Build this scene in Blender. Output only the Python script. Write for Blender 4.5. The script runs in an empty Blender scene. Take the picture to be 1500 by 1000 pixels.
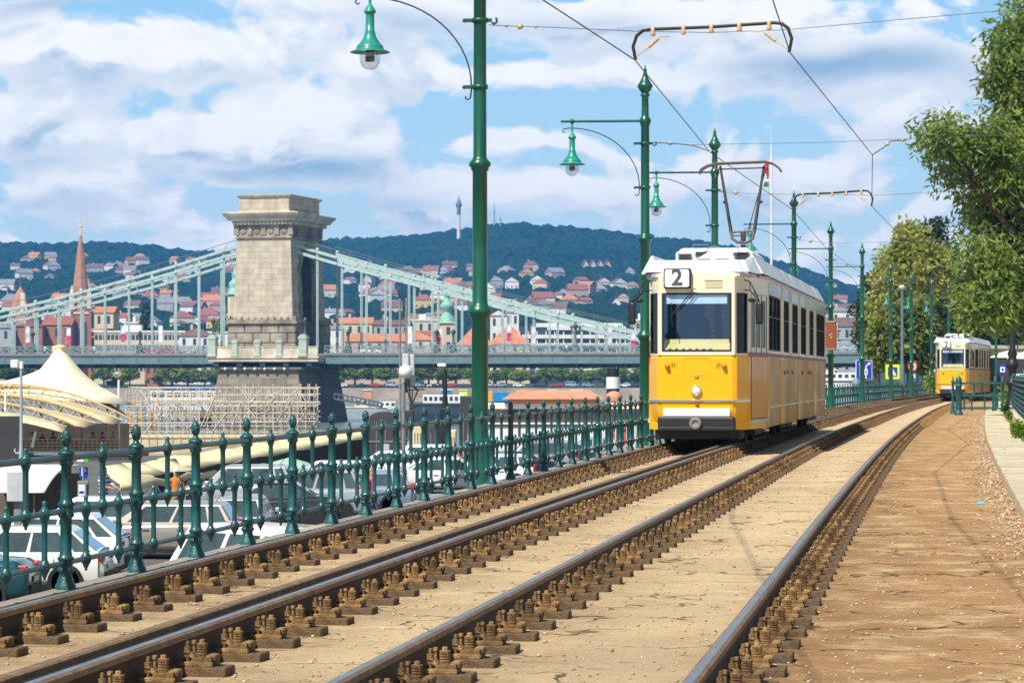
import bpy, bmesh, math, random
import numpy as np
from mathutils import Vector, Matrix
R = math.radians
random.seed(11)
rng = np.random.default_rng(5)
S = bpy.context.scene
COL = S.collection
F, HZ, CZ = 4000.0, 550.5, 1.47          # focal length in photo pixels, horizon row, eye height


def P(px, py, Y):
    return Vector(((px - 750) * Y / F, Y, CZ + (HZ - py) * Y / F))


def zat(py, Y):
    return CZ + (HZ - py) * Y / F


def ygr(py, z):
    return (CZ - z) * F / (py - HZ)


# ------------------------------------------------------------------ mesh builder
class MB:
    def __init__(s):
        s.v, s.f, s.m, s.sm = [], [], [], []
        s.M = None

    def add(s, vs, fs, mi=0, sm=False):
        o = len(s.v)
        if s.M is not None:
            vs = [s.M @ Vector(p) for p in vs]
        s.v += [tuple(p) for p in vs]
        for f in fs:
            s.f.append(tuple(i + o for i in f))
            s.m.append(mi)
            s.sm.append(sm)

    def box(s, x0, x1, y0, y1, z0, z1, mi=0):
        v = [(x0, y0, z0), (x1, y0, z0), (x1, y1, z0), (x0, y1, z0), (x0, y0, z1), (x1, y0, z1), (x1, y1, z1), (x0, y1, z1)]
        s.add(v, [(3, 2, 1, 0), (4, 5, 6, 7), (0, 1, 5, 4), (1, 2, 6, 5), (2, 3, 7, 6), (3, 0, 4, 7)], mi)

    def hexa(s, v, mi=0):
        s.add(v, [(3, 2, 1, 0), (4, 5, 6, 7), (0, 1, 5, 4), (1, 2, 6, 5), (2, 3, 7, 6), (3, 0, 4, 7)], mi)

    def bbox(s, x0, x1, y0, y1, z0, z1, b, mi=0):
        """box with every vertical and top/bottom edge chamfered"""
        def ring(i, z):
            a0, a1, c0, c1 = x0 + i, x1 - i, y0 + i, y1 - i
            return [(a0 + b, c0, z), (a1 - b, c0, z), (a1, c0 + b, z), (a1, c1 - b, z), (a1 - b, c1, z), (a0 + b, c1, z), (a0, c1 - b, z), (a0, c0 + b, z)]
        rs = [ring(b * .6, z0), ring(0, z0 + b), ring(0, z1 - b), ring(b * .6, z1)]
        s.loft(rs, mi=mi)

    def loft(s, rings, mi=0, sm=False, closed=True, caps=True):
        n = len(rings[0])
        v = [p for r in rings for p in r]
        f = []
        for k in range(len(rings) - 1):
            for i in range(n if closed else n - 1):
                j = (i + 1) % n
                f.append((k * n + i, k * n + j, (k + 1) * n + j, (k + 1) * n + i))
        s.add(v, f, mi, sm)
        if caps and closed:
            s.add(rings[0], [tuple(range(n))[::-1]], mi)
            s.add(rings[-1], [tuple(range(n))], mi)

    def tube(s, pts, r, n=8, mi=0, caps=True, sm=True):
        pts = [Vector(p) for p in pts]
        m = len(pts)
        rr = r if isinstance(r, (list, tuple)) else [r] * m
        rings = []
        up = None
        for i, p in enumerate(pts):
            t = (pts[min(i + 1, m - 1)] - pts[max(i - 1, 0)])
            t = t.normalized() if t.length > 1e-9 else Vector((0, 0, 1))
            if up is None:
                up = Vector((0, 0, 1)) if abs(t.z) < .9 else Vector((1, 0, 0))
            a = t.cross(up)
            a = a.normalized() if a.length > 1e-6 else t.orthogonal().normalized()
            b = a.cross(t).normalized()
            up = b
            rings.append([p + (a * math.cos(q) + b * math.sin(q)) * rr[i] for q in [2 * math.pi * k / n for k in range(n)]])
        s.loft(rings, mi, sm, True, caps)

    def bar(s, p0, p1, w, h=None, mi=0):
        """rectangular bar between two points"""
        h = h or w
        p0, p1 = Vector(p0), Vector(p1)
        t = (p1 - p0).normalized()
        up = Vector((0, 0, 1)) if abs(t.z) < .95 else Vector((0, 1, 0))
        a = t.cross(up).normalized() * (w / 2)
        b = a.cross(t).normalized() * (h / 2)
        s.hexa([p0 - a - b, p0 + a - b, p0 + a + b, p0 - a + b, p1 - a - b, p1 + a - b, p1 + a + b, p1 - a + b], mi)

    def lathe(s, prof, c=(0, 0, 0), n=16, mi=0, sm=True, flute=0, fl=None):
        rings = []
        for (r, z) in prof:
            ring = []
            for k in range(n):
                q = 2 * math.pi * k / n
                rr = r
                if flute and fl and fl[0] <= z <= fl[1]:
                    rr = r * (1 - flute * (k % 2))
                ring.append((c[0] + rr * math.cos(q), c[1] + rr * math.sin(q), c[2] + z))
            rings.append(ring)
        s.loft(rings, mi, sm)

    def disc(s, c, nrm, r, t, n=20, mi=0):
        c, nrm = Vector(c), Vector(nrm).normalized()
        s.tube([c, c + nrm * t], r, n, mi, True, False)

    def ball(s, c, r, n=10, m=6, mi=0, sz=1.0):
        prof = [(max(r * math.sin(math.pi * k / m), 1e-4), -r * sz * math.cos(math.pi * k / m)) for k in range(m + 1)]
        s.lathe(prof, c, n, mi)

    def prism(s, poly, axis, d0, d1, mi=0, sm=False):
        """poly in the two other axes, extruded along axis (0,1,2)"""
        def mk(p, d):
            q = [p[0], p[1]]
            q.insert(axis, d)
            return tuple(q)
        s.loft([[mk(p, d0) for p in poly], [mk(p, d1) for p in poly]], mi, sm)

    def quad(s, a, b, c, d, mi=0):
        s.add([a, b, c, d], [(0, 1, 2, 3)], mi)

    def mesh(s, name, mats, recalc=True):
        me = bpy.data.meshes.new(name)
        me.from_pydata(s.v, [], s.f)
        for m in (mats if isinstance(mats, (list, tuple)) else [mats]):
            me.materials.append(m)
        me.polygons.foreach_set('material_index', s.m)
        me.polygons.foreach_set('use_smooth', s.sm)
        if recalc:
            bm = bmesh.new()
            bm.from_mesh(me)
            bmesh.ops.recalc_face_normals(bm, faces=bm.faces)
            bm.to_mesh(me)
            bm.free()
        me.update()
        return me

    def build(s, name, mats, parent=None, recalc=True):
        return link(name, s.mesh(name, mats, recalc), parent)


def link(name, me, parent=None, loc=None):
    o = bpy.data.objects.new(name, me)
    COL.objects.link(o)
    if parent is not None:
        o.parent = parent
    if loc is not None:
        o.location = loc
    return o


def tag(o, label, cat, group=None):
    o['label'] = label
    o['category'] = cat
    if group:
        o['group'] = group
    return o


def thing(name, label, cat, loc=(0, 0, 0), rz=0.0, group=None):
    o = bpy.data.objects.new(name, None)
    o.empty_display_size = .2
    COL.objects.link(o)
    o.location = loc
    o.rotation_euler = (0, 0, rz)
    return tag(o, label, cat, group)


def kind(o, k='structure'):
    o['kind'] = k
    return o


KIDS = {}


def copy_tree(o, parent=None):
    c = o.copy()
    COL.objects.link(c)
    c.parent = parent
    for ch in list(o.children):
        copy_tree(ch, c)
    return c


def again(o, label, loc=None, rz=None, group=None):
    c = copy_tree(o)
    c['label'] = label
    if group:
        c['group'] = group
    if loc is not None:
        c.location = loc
    if rz is not None:
        c.rotation_euler = (0, 0, rz)
    return c


def text_mesh(txt, size, depth, name='lettering', mat_=None, bold=False):
    cu = bpy.data.curves.new(name, 'FONT')
    cu.body = txt
    cu.size = size
    cu.extrude = depth
    cu.align_x = 'CENTER'
    cu.align_y = 'CENTER'
    if bold:
        cu.offset = size * .02
    ob = bpy.data.objects.new(name, cu)
    COL.objects.link(ob)
    bpy.context.view_layer.update()
    me = bpy.data.meshes.new_from_object(ob.evaluated_get(bpy.context.evaluated_depsgraph_get()))
    bpy.data.objects.remove(ob)
    if mat_:
        me.materials.clear()
        me.materials.append(mat_)
    return me


# ------------------------------------------------------------------ materials
MATS = {}


def nt_new(name):
    m = bpy.data.materials.new(name)
    m.use_nodes = True
    t = m.node_tree
    b = t.nodes['Principled BSDF']
    return m, t, b


def mat(name, col, rough=.6, metal=0.0, var=.12, scale=3.0, bump=0.0, bscale=30.0, coat=0.0, rnd=0.0, spec=None, col2=None):
    if name in MATS:
        return MATS[name]
    m, t, b = nt_new(name)
    N, L = t.nodes, t.links
    tc = N.new('ShaderNodeTexCoord')
    nz = N.new('ShaderNodeTexNoise')
    nz.inputs['Scale'].default_value = scale
    nz.inputs['Detail'].default_value = 5
    nz.inputs['Roughness'].default_value = .6
    L.new(tc.outputs['Object'], nz.inputs['Vector'])
    cr = N.new('ShaderNodeValToRGB')
    lo = [max(c * (1 - var), 0) for c in col]
    hi = [min(c * (1 + var), 1) for c in (col2 or col)]
    cr.color_ramp.elements[0].position = .32
    cr.color_ramp.elements[1].position = .68
    cr.color_ramp.elements[0].color = (*lo, 1)
    cr.color_ramp.elements[1].color = (*hi, 1)
    L.new(nz.outputs['Fac'], cr.inputs['Fac'])
    out = cr.outputs['Color']
    if rnd:
        oi = N.new('ShaderNodeObjectInfo')
        mr = N.new('ShaderNodeMapRange')
        mr.inputs['To Min'].default_value = 1 - rnd
        mr.inputs['To Max'].default_value = 1 + rnd
        L.new(oi.outputs['Random'], mr.inputs['Value'])
        mx = N.new('ShaderNodeVectorMath')
        mx.operation = 'SCALE'
        L.new(out, mx.inputs[0])
        L.new(mr.outputs['Result'], mx.inputs['Scale'])
        out = mx.outputs['Vector']
    L.new(out, b.inputs['Base Color'])
    b.inputs['Roughness'].default_value = rough
    b.inputs['Metallic'].default_value = metal
    if spec is not None:
        b.inputs['Specular IOR Level'].default_value = spec
    if coat:
        b.inputs['Coat Weight'].default_value = coat
        b.inputs['Coat Roughness'].default_value = .06
    if bump:
        n2 = N.new('ShaderNodeTexNoise')
        n2.inputs['Scale'].default_value = bscale
        n2.inputs['Detail'].default_value = 6
        L.new(tc.outputs['Object'], n2.inputs['Vector'])
        bp = N.new('ShaderNodeBump')
        bp.inputs['Strength'].default_value = bump
        bp.inputs['Distance'].default_value = .02
        L.new(n2.outputs['Fac'], bp.inputs['Height'])
        L.new(bp.outputs['Normal'], b.inputs['Normal'])
    MATS[name] = m
    return m


def leafmat(name, c1, c2, c3, scale=.6, trans=.3, spec=.3):
    if name in MATS:
        return MATS[name]
    m, t, b = nt_new(name)
    N, L = t.nodes, t.links
    tc = N.new('ShaderNodeTexCoord')
    nz = N.new('ShaderNodeTexNoise')
    nz.inputs['Scale'].default_value = scale
    nz.inputs['Detail'].default_value = 8
    nz.inputs['Roughness'].default_value = .75
    L.new(tc.outputs['Object'], nz.inputs['Vector'])
    cr = N.new('ShaderNodeValToRGB')
    e = cr.color_ramp.elements
    e[0].position, e[1].position = .34, .7
    e[0].color, e[1].color = (*c1, 1), (*c3, 1)
    k = e.new(.52)
    k.color = (*c2, 1)
    L.new(nz.outputs['Fac'], cr.inputs['Fac'])
    L.new(cr.outputs['Color'], b.inputs['Base Color'])
    b.inputs['Roughness'].default_value = .45
    b.inputs['Specular IOR Level'].default_value = spec
    tr = N.new('ShaderNodeBsdfTranslucent')
    L.new(cr.outputs['Color'], tr.inputs['Color'])
    mx = N.new('ShaderNodeMixShader')
    mx.inputs[0].default_value = trans
    L.new(b.outputs[0], mx.inputs[1])
    L.new(tr.outputs[0], mx.inputs[2])
    L.new(mx.outputs[0], N['Material Output'].inputs['Surface'])
    MATS[name] = m
    return m


def glassmat(name, tint=(.25, .32, .4), opac=.55, refl=(.9, .95, 1.0), rough=.02):
    """window glass: tinted see-through film mixed with a mirror-like reflection"""
    if name in MATS:
        return MATS[name]
    m, t, b = nt_new(name)
    N, L = t.nodes, t.links
    N.remove(b)
    tr = N.new('ShaderNodeBsdfTransparent')
    tr.inputs['Color'].default_value = (*tint, 1)
    gl = N.new('ShaderNodeBsdfGlossy')
    gl.inputs['Color'].default_value = (*refl, 1)
    gl.inputs['Roughness'].default_value = rough
    lf = N.new('ShaderNodeLayerWeight')
    lf.inputs['Blend'].default_value = .5
    lw = N.new('ShaderNodeMath')
    lw.operation = 'POWER'
    lw.inputs[1].default_value = 4.0
    L.new(lf.outputs['Facing'], lw.inputs[0])
    ma = N.new('ShaderNodeMath')
    ma.operation = 'ADD'
    ma.use_clamp = True
    ma.inputs[1].default_value = opac
    L.new(lw.outputs[0], ma.inputs[0])
    mx = N.new('ShaderNodeMixShader')
    L.new(ma.outputs[0], mx.inputs[0])
    L.new(tr.outputs[0], mx.inputs[1])
    L.new(gl.outputs[0], mx.inputs[2])
    L.new(mx.outputs[0], N['Material Output'].inputs['Surface'])
    MATS[name] = m
    return m


POLE = mat('pole_green', (.003, .088, .050), .34, 0, .22, 1.6, .12, 40, coat=.3)
LAMPG = mat('lamp_green', (.02, .25, .18), .35, 0, .14, 9, coat=.3)
TEAL = mat('railing_teal', (.006, .080, .083), .42, 0, .40, 7, .25, 60, coat=.25, rnd=.16)
RUST = mat('rail_rust', (.066, .033, .013), .75, 0, .35, 9, .3, 90)
STEEL = mat('rail_head_polished', (.52, .46, .40), .36, 1.0, .22, 4)
RAILSIDE = mat('rail_head_side', (.20, .115, .055), .6, .1, .35, 14, .2, 80)
CLIP = mat('fastener_rust', (.165, .088, .030), .88, 0, .5, 17, .5, 120, rnd=.42, col2=(.26, .155, .062))
PADM = mat('sleeper_pad', (.125, .08, .04), .9, 0, .4, 22, .5, 80)
YEL = mat('tram_yellow', (.88, .435, .001), .35, 0, .03, 1.2, coat=.25, spec=.35)
YELM = mat('tram_yellow_door', (.76, .34, .002), .42, 0, .05, 2, coat=.15)
PANEL = mat('tram_panel_reflected_tan', (.60, .37, .15), .5, 0, .30, .8, .35, 1.3, spec=.12, col2=(.70, .48, .24))  # tan of the reflected ground put into the panel colour
CREAM = mat('tram_cream', (.87, .75, .53), .4, 0, .05, 2, coat=.2)
WHITEP = mat('white_paint', (.80, .80, .80), .4, 0, .05, 3, coat=.3)
ROOFW = mat('roof_white', (.70, .72, .76), .5, 0, .10, 2)
MAROON = mat('maroon_band', (.19, .018, .012), .4, 0, .1, 4)
BLACK = mat('black_rubber', (.014, .014, .016), .55, 0, .3, 8)
DKGREY = mat('dark_grey', (.045, .045, .05), .6, 0, .25, 5)
MIDGREY = mat('mid_grey', (.22, .225, .23), .55, 0, .15, 5)
LTGREY = mat('light_grey', (.52, .54, .55), .5, 0, .12, 4)
CHROME = mat('chrome', (.72, .72, .74), .22, 1, .05, 9)
ORANGEL = mat('signal_orange', (.75, .16, .01), .25, 0, .1, 9, coat=.5)
REDL = mat('lamp_red', (.5, .012, .02), .2, 0, .1, 9, coat=.5)
GLASS = glassmat('tinted_glass', (.14, .15, .13), .06, (.38, .42, .36))
WSHIELD = glassmat('windscreen_glass', (.86, .92, 1.0), .13, (.42, .62, 1.0))
CLEAR = glassmat('lamp_glass', (.85, .86, .86), .12)
CARGL = mat('car_glass', (.055, .085, .09), .05, 0, .6, 1.3, coat=1)
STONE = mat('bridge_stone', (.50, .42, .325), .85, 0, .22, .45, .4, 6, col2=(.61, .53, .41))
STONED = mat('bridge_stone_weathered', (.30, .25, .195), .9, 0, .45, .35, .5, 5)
IRON = mat('bridge_iron', (.125, .185, .20), .55, 0, .16, .5)
IRONF = mat('bridge_iron_dark', (.05, .075, .085), .6, 0, .2, .6)
TREAD = mat('tyre', (.018, .018, .02), .85, 0, .2, 20)
WOOD = mat('pale_timber', (.55, .42, .24), .8, 0, .25, 4)
CANVAS = mat('cream_canvas', (.78, .67, .40), .8, 0, .08, .8, .3, 2)
CANVASW = mat('pale_canvas', (.84, .77, .56), .8, 0, .06, .5)
BARK = mat('bark', (.085, .062, .045), .9, 0, .35, 6, .6, 25)
BLUES = mat('sign_blue', (.004, .05, .42), .4, 0, .06, 6)
WHITES = mat('sign_white', (.82, .82, .82), .5, 0, .04, 6)
YELS = mat('sign_yellow', (.72, .80, .01), .5, 0, .04, 6)
REDS = mat('sign_red', (.62, .10, .07), .5, 0, .08, 6)
BROWNS = mat('sign_brown', (.26, .07, .018), .5, 0, .08, 6)


def wear(m, col, scale, lo, hi, amt, rough=.8):
    """irregular patches of dirt, dust or faded paint"""
    N, L = m.node_tree.nodes, m.node_tree.links
    b = N['Principled BSDF']
    src = b.inputs['Base Color'].links[0].from_socket
    tc = N.new('ShaderNodeTexCoord')
    nz = N.new('ShaderNodeTexNoise')
    nz.inputs['Scale'].default_value = scale
    nz.inputs['Detail'].default_value = 9
    nz.inputs['Roughness'].default_value = .72
    L.new(tc.outputs['Object'], nz.inputs['Vector'])
    mr = N.new('ShaderNodeMapRange')
    mr.inputs['From Min'].default_value = lo
    mr.inputs['From Max'].default_value = hi
    mr.inputs['To Max'].default_value = amt
    L.new(nz.outputs['Fac'], mr.inputs['Value'])
    x = N.new('ShaderNodeMix')
    x.data_type = 'RGBA'
    L.new(mr.outputs['Result'], x.inputs[0])
    L.new(src, x.inputs[6])
    x.inputs[7].default_value = (*col, 1)
    L.new(x.outputs[2], b.inputs['Base Color'])


wear(TEAL, (.12, .095, .06), 11, .56, .70, .75)
wear(POLE, (.03, .10, .07), 5, .54, .70, .8)
wear(YEL, (.50, .26, .02), 2.6, .56, .76, .5)
wear(CREAM, (.42, .36, .26), 2.4, .56, .76, .45)
wear(PANEL, (.30, .17, .07), 1.6, .48, .68, .6)
wear(ROOFW, (.36, .36, .36), 1.8, .54, .74, .5)
wear(RAILSIDE, (.30, .20, .11), 9, .50, .66, .7)

# ------------------------------------------------------------------ the line of the right-hand rail (plan curve)
KY = np.array([-20, 0, 11.4, 15.28, 23.04, 32.9, 54.3, 80, 114.2, 155, 182, 215, 250, 290.])
KX = np.array([-4.1, -1.02, .74, 1.34, 2.53, 4.07, 7.50, 11.85, 17.92, 25.9, 31.7, 39.2, 47.8, 58.5])
_m = np.gradient(KX, KY)


def RX(Y):
    i = int(min(max(np.searchsorted(KY, Y) - 1, 0), len(KY) - 2))
    h = KY[i + 1] - KY[i]
    t = (Y - KY[i]) / h
    return float((2 * t**3 - 3 * t**2 + 1) * KX[i] + (t**3 - 2 * t**2 + t) * h * _m[i] + (-2 * t**3 + 3 * t**2) * KX[i + 1] + (t**3 - t**2) * h * _m[i + 1])


def head(Y):
    return math.atan2(RX(Y + .5) - RX(Y - .5), 1.0)


def grow(Y):
    t = min(max((Y - 19) / 36, 0), 1)
    return 1 + .03 * t * t * (3 - 2 * t)


def TP(Y, off, z=0.0):
    """point at a sideways distance from the right-hand rail (negative = towards the river)"""
    a = head(Y)
    o = off * grow(Y)
    return Vector((RX(Y) + o * math.cos(a), Y - o * math.sin(a), z))


def along(Y0, Y1, off, step):
    """Y values spaced evenly by real distance along an offset line"""
    out, Y, prev, acc = [Y0], Y0, TP(Y0, off), 0.0
    while Y < Y1:
        Y += .02
        p = TP(Y, off)
        acc += (p - prev).length
        prev = p
        if acc >= step:
            out.append(Y)
            acc -= step
    return out


def ysamp(Y0, Y1):
    out, Y = [], Y0
    while Y < Y1:
        out.append(Y)
        Y += .6 if Y < 40 else (1.2 if Y < 90 else 3.0)
    return out + [Y1]
# ================================================================== ground, track
def ground_mat(name, base, lightc, darkc, grain=45., crack=.5, pale=.45, stain=False):
    m, t, b = nt_new(name)
    N, L = t.nodes, t.links
    tc = N.new('ShaderNodeTexCoord')

    def noise(sc, det=6, ro=.65, vec=None):
        n = N.new('ShaderNodeTexNoise')
        n.inputs['Scale'].default_value = sc
        n.inputs['Detail'].default_value = det
        n.inputs['Roughness'].default_value = ro
        L.new(vec or tc.outputs['Object'], n.inputs['Vector'])
        return n.outputs['Fac']

    def ramp(v, a, c, lo=0., hi=1.):
        r = N.new('ShaderNodeMapRange')
        r.interpolation_type = 'SMOOTHSTEP'
        r.inputs['From Min'].default_value = a
        r.inputs['From Max'].default_value = c
        r.inputs['To Min'].default_value = lo
        r.inputs['To Max'].default_value = hi
        L.new(v, r.inputs['Value'])
        return r.outputs['Result']

    def mix(f, a, c):
        x = N.new('ShaderNodeMix')
        x.data_type = 'RGBA'
        if isinstance(f, float):
            x.inputs[0].default_value = f
        else:
            L.new(f, x.inputs[0])
        for i, v in ((6, a), (7, c)):
            if isinstance(v, tuple):
                x.inputs[i].default_value = (*v, 1)
            else:
                L.new(v, x.inputs[i])
        return x.outputs[2]

    def mul(a, c):
        x = N.new('ShaderNodeMath')
        x.operation = 'MULTIPLY'
        L.new(a, x.inputs[0])
        if isinstance(c, float):
            x.inputs[1].default_value = c
        else:
            L.new(c, x.inputs[1])
        return x.outputs[0]
    col = mix(ramp(noise(.55), .35, .65), base, tuple(c * .80 for c in base))
    col = mix(mul(ramp(noise(1.7, 7, .72), .52 + .1 * (1 - pale), .66), .75), col, lightc)
    col = mix(mul(ramp(noise(3.1, 8, .8), .55, .72), .55), col, darkc)
    # fine grain of the sand and grit
    col = mix(mul(ramp(noise(7., 6, .9), .53, .68), .6), col, tuple(c * .58 for c in base))
    col = mix(mul(ramp(noise(12., 4, .85), .56, .70), .5), col, tuple(min(c * 1.2, .92) for c in lightc))
    col = mix(mul(ramp(noise(grain, 4, .85), .54, .70), .7), col, tuple(c * .38 for c in base))
    col = mix(mul(ramp(noise(grain * .7, 3, .8), .60, .74), .6), col, tuple(min(c * 1.35, .9) for c in lightc))
    # cracks
    wv = N.new('ShaderNodeTexNoise')
    wv.inputs['Scale'].default_value = 2.2
    L.new(tc.outputs['Object'], wv.inputs['Vector'])
    sc = N.new('ShaderNodeVectorMath')
    sc.operation = 'MULTIPLY_ADD'
    sc.inputs[1].default_value = (.9, .9, .9)
    L.new(wv.outputs['Color'], sc.inputs[0])
    L.new(tc.outputs['Object'], sc.inputs[2])
    vo = N.new('ShaderNodeTexVoronoi')
    vo.feature = 'DISTANCE_TO_EDGE'
    vo.inputs['Scale'].default_value = 1.1
    L.new(sc.outputs[0], vo.inputs['Vector'])
    cr = ramp(vo.outputs['Distance'], .010, .030, 1., 0.)
    cm = mul(cr, ramp(noise(1.3, 4), .46, .60))
    if stain:
        at = N.new('ShaderNodeAttribute')
        at.attribute_name = 'stain'
        sm_ = mul(at.outputs['Fac'], ramp(noise(2.4, 6, .75), .34, .66, .05, .62))
        col = mix(sm_, col, (.24, .13, .055))
        col = mix(mul(ramp(noise(.9, 5, .7), .60, .70), .5), col, tuple(c * .5 for c in base))
    col = mix(mul(cm, crack), col, tuple(c * .12 for c in base))
    L.new(col, b.inputs['Base Color'])
    b.inputs['Roughness'].default_value = .93
    b.inputs['Specular IOR Level'].default_value = .2
    bp = N.new('ShaderNodeBump')
    bp.inputs['Strength'].default_value = 1.0
    bp.inputs['Distance'].default_value = .03
    ad = N.new('ShaderNodeMath')
    ad.operation = 'SUBTRACT'
    L.new(noise(26., 8, .75), ad.inputs[0])
    L.new(cm, ad.inputs[1])
    L.new(ad.outputs[0], bp.inputs['Height'])
    L.new(bp.outputs['Normal'], b.inputs['Normal'])
    return m


BED = ground_mat('track_sand', (.76, .555, .325), (.86, .68, .44), (.56, .38, .20), 26., .85, .45, True)
SIDE = ground_mat('brown_walkway', (.49, .272, .115), (.80, .58, .32), (.34, .18, .075), 24., .85, 1.6, True)
PAVE = ground_mat('pale_kerb_stone', (.70, .60, .42), (.78, .69, .52), (.50, .41, .28), 24., .5)
ASPH = ground_mat('quay_asphalt', (.15, .145, .14), (.21, .20, .19), (.10, .10, .10), 30., .4)
PROM = ground_mat('promenade_paving', (.34, .29, .22), (.42, .37, .29), (.22, .19, .15), 20., .4)


def ribbon(name, offs, zs, m, Y0, Y1, st=None):
    mb = MB()
    Ys = ysamp(Y0, Y1)
    n = len(offs)
    v = []
    for Y in Ys:
        for o, z in zip(offs, zs):
            p = TP(Y, o, z)
            v.append(p)
    f = [(i * n + j, i * n + j + 1, (i + 1) * n + j + 1, (i + 1) * n + j) for i in range(len(Ys) - 1) for j in range(n - 1)]
    mb.add(v, f, 0, False)
    o = mb.build(name, m, recalc=False)
    at = o.data.attributes.new('stain', 'FLOAT', 'POINT')
    at.data.foreach_set('value', [st[j] if st else 0.0 for i in range(len(Ys)) for j in range(n)])
    return o


YEND = 285
kind(ribbon('track_bed', [-4.61, -4.2, -3.97, -3.62, -3.3, -3.0, -2.65, -2.3, -2.0, -1.75, -1.42, -1.05, -.6, -.25, 0.0], [-.03, -.005] + [0] * 13, BED, 2, YEND, [.6, .9, 1, .75, .35, .7, 1, .65, .0, .25, 1, .55, 0, .2, 1]))
kind(ribbon('side_walkway', [0.0, .38, .75, 1.6, 1.9], [0, 0, 0, 0, 0], SIDE, 2, YEND, [1, .7, .0, .0, .4]))
kind(ribbon('promenade', [2.62, 4, 10, 40, 120], [.10, .12, .13, .15, .15], PROM, 2, YEND))
# kerb slabs, laid one by one
mb = MB()
for Y in along(3, 240, 2.25, 1.22):
    a = head(Y)
    d = random.uniform(-.006, .006)
    mb.M = Matrix.Translation(TP(Y, 2.255, 0)) @ Matrix.Rotation(-a + random.uniform(-.004, .004), 4, 'Z')
    mb.bbox(-.36, .36, -.602, .602, -.05, .125 + d, .014)
mb.M = None
kind(mb.build('kerb_pavement', PAVE))

# embankment wall under the railing
mb = MB()
Ys = ysamp(6, YEND)
prof = [(-4.62, -.05), (-4.60, -.012), (-5.05, -.012), (-5.07, -.04), (-5.07, -.28), (-5.05, -.30), (-5.03, -7.6), (-4.9, -7.6)]
mb.loft([[TP(Y, o, z) for o, z in prof] for Y in Ys])
tag(mb.build('embankment_wall', STONED), 'long stone embankment wall with a flat coping carrying the green railing', 'wall')

# quay, water
mb = MB()
Ys = [5, 20, 40, 60, 80, 100, 120, 140, 160]
v = []
for Y in Ys:
    e = TP(Y, -5.1).x
    v += [(-190, Y, -3.2), (-60, Y, -3.2), (-25, Y, -3.2), (e, Y, -3.2)]
mb.add(v, [(i * 4 + j, i * 4 + j + 1, i * 4 + j + 5, i * 4 + j + 4) for i in range(len(Ys) - 1) for j in range(3)])
mb.quad((-190, 160, -3.2), (TP(160, -5.1).x, 160, -3.2), (TP(160, -5.1).x, 160.2, -7.6), (-190, 160.2, -7.6))
kind(mb.build('car_park', ASPH, recalc=False))
# painted bay lines on the car park
mb = MB()
for Y in range(34, 156, 3):
    x1 = TP(Y, -9.0).x
    mb.quad((x1 - 5, Y, -3.196), (x1, Y, -3.196), (x1, Y + .12, -3.196), (x1 - 5, Y + .12, -3.196))
kind(mb.build('car_park_marking', WHITES, recalc=False))
mb = MB()
v = []
Ys = [150, 180, 210, 240, 285]
for Y in Ys:
    v += [(-30, Y, -5.6), (TP(Y, -5.1).x, Y, -5.6)]
mb.add(v, [(i * 2, i * 2 + 1, i * 2 + 3, i * 2 + 2) for i in range(len(Ys) - 1)])
kind(mb.build('lower_quay', PROM, recalc=False))


def water_mat():
    m, t, b = nt_new('river_water')
    N, L = t.nodes, t.links
    b.inputs['Base Color'].default_value = (.16, .19, .18, 1)
    b.inputs['Roughness'].default_value = .22
    tc = N.new('ShaderNodeTexCoord')
    nz = N.new('ShaderNodeTexNoise')
    nz.inputs['Scale'].default_value = .6
    nz.inputs['Detail'].default_value = 6
    L.new(tc.outputs['Object'], nz.inputs['Vector'])
    bp = N.new('ShaderNodeBump')
    bp.inputs['Strength'].default_value = .5
    bp.inputs['Distance'].default_value = .4
    L.new(nz.outputs['Fac'], bp.inputs['Height'])
    L.new(bp.outputs['Normal'], b.inputs['Normal'])
    return m


mb = MB()
mb.quad((-2500, 0, -7), (2500, 0, -7), (2500, 930, -7), (-2500, 930, -7))
kind(mb.build('river', water_mat(), recalc=False))

# ------------------------------------------------------------------ rails
RP = [(-.075, .035), (.075, .035), (.075, .048), (.016, .066), (.013, .145), (.036, .160), (.036, .188), (.020, .199), (-.020, .199), (-.036, .188), (-.036, .160), (-.013, .145), (-.016, .066), (-.075, .048)]


def rail(off, label, check=False):
    mb = MB()
    Ys = ysamp(4, YEND)
    n = len(RP)
    if check:
        prof = [(-.03, .02), (.045, .02), (.045, .13), (.03, .15), (.03, .178), (.018, .186), (-.035, .186), (-.04, .17), (-.04, .12), (-.03, .10)]
        mb.loft([[TP(Y, off + a, z) for a, z in prof] for Y in Ys])
    else:
        rings = [[TP(Y, off + a, z) for a, z in RP] for Y in Ys]
        v = [p for r in rings for p in r]
        o = 0
        f, mi = [], []
        mm = [0, 0, 0, 0, 0, 2, 2, 1, 2, 2, 0, 0, 0, 0]
        for k in range(len(rings) - 1):
            for i in range(n):
                f.append((k * n + i, k * n + (i + 1) % n, (k + 1) * n + (i + 1) % n, (k + 1) * n + i))
                mi.append(mm[i])
        mb.add(v, f)
        mb.m = mi
    o = mb.build('check_rail' if check else 'rail', [RUST if not check else RAILSIDE, STEEL, RAILSIDE])
    return tag(o, label, 'rail', None)


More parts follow.
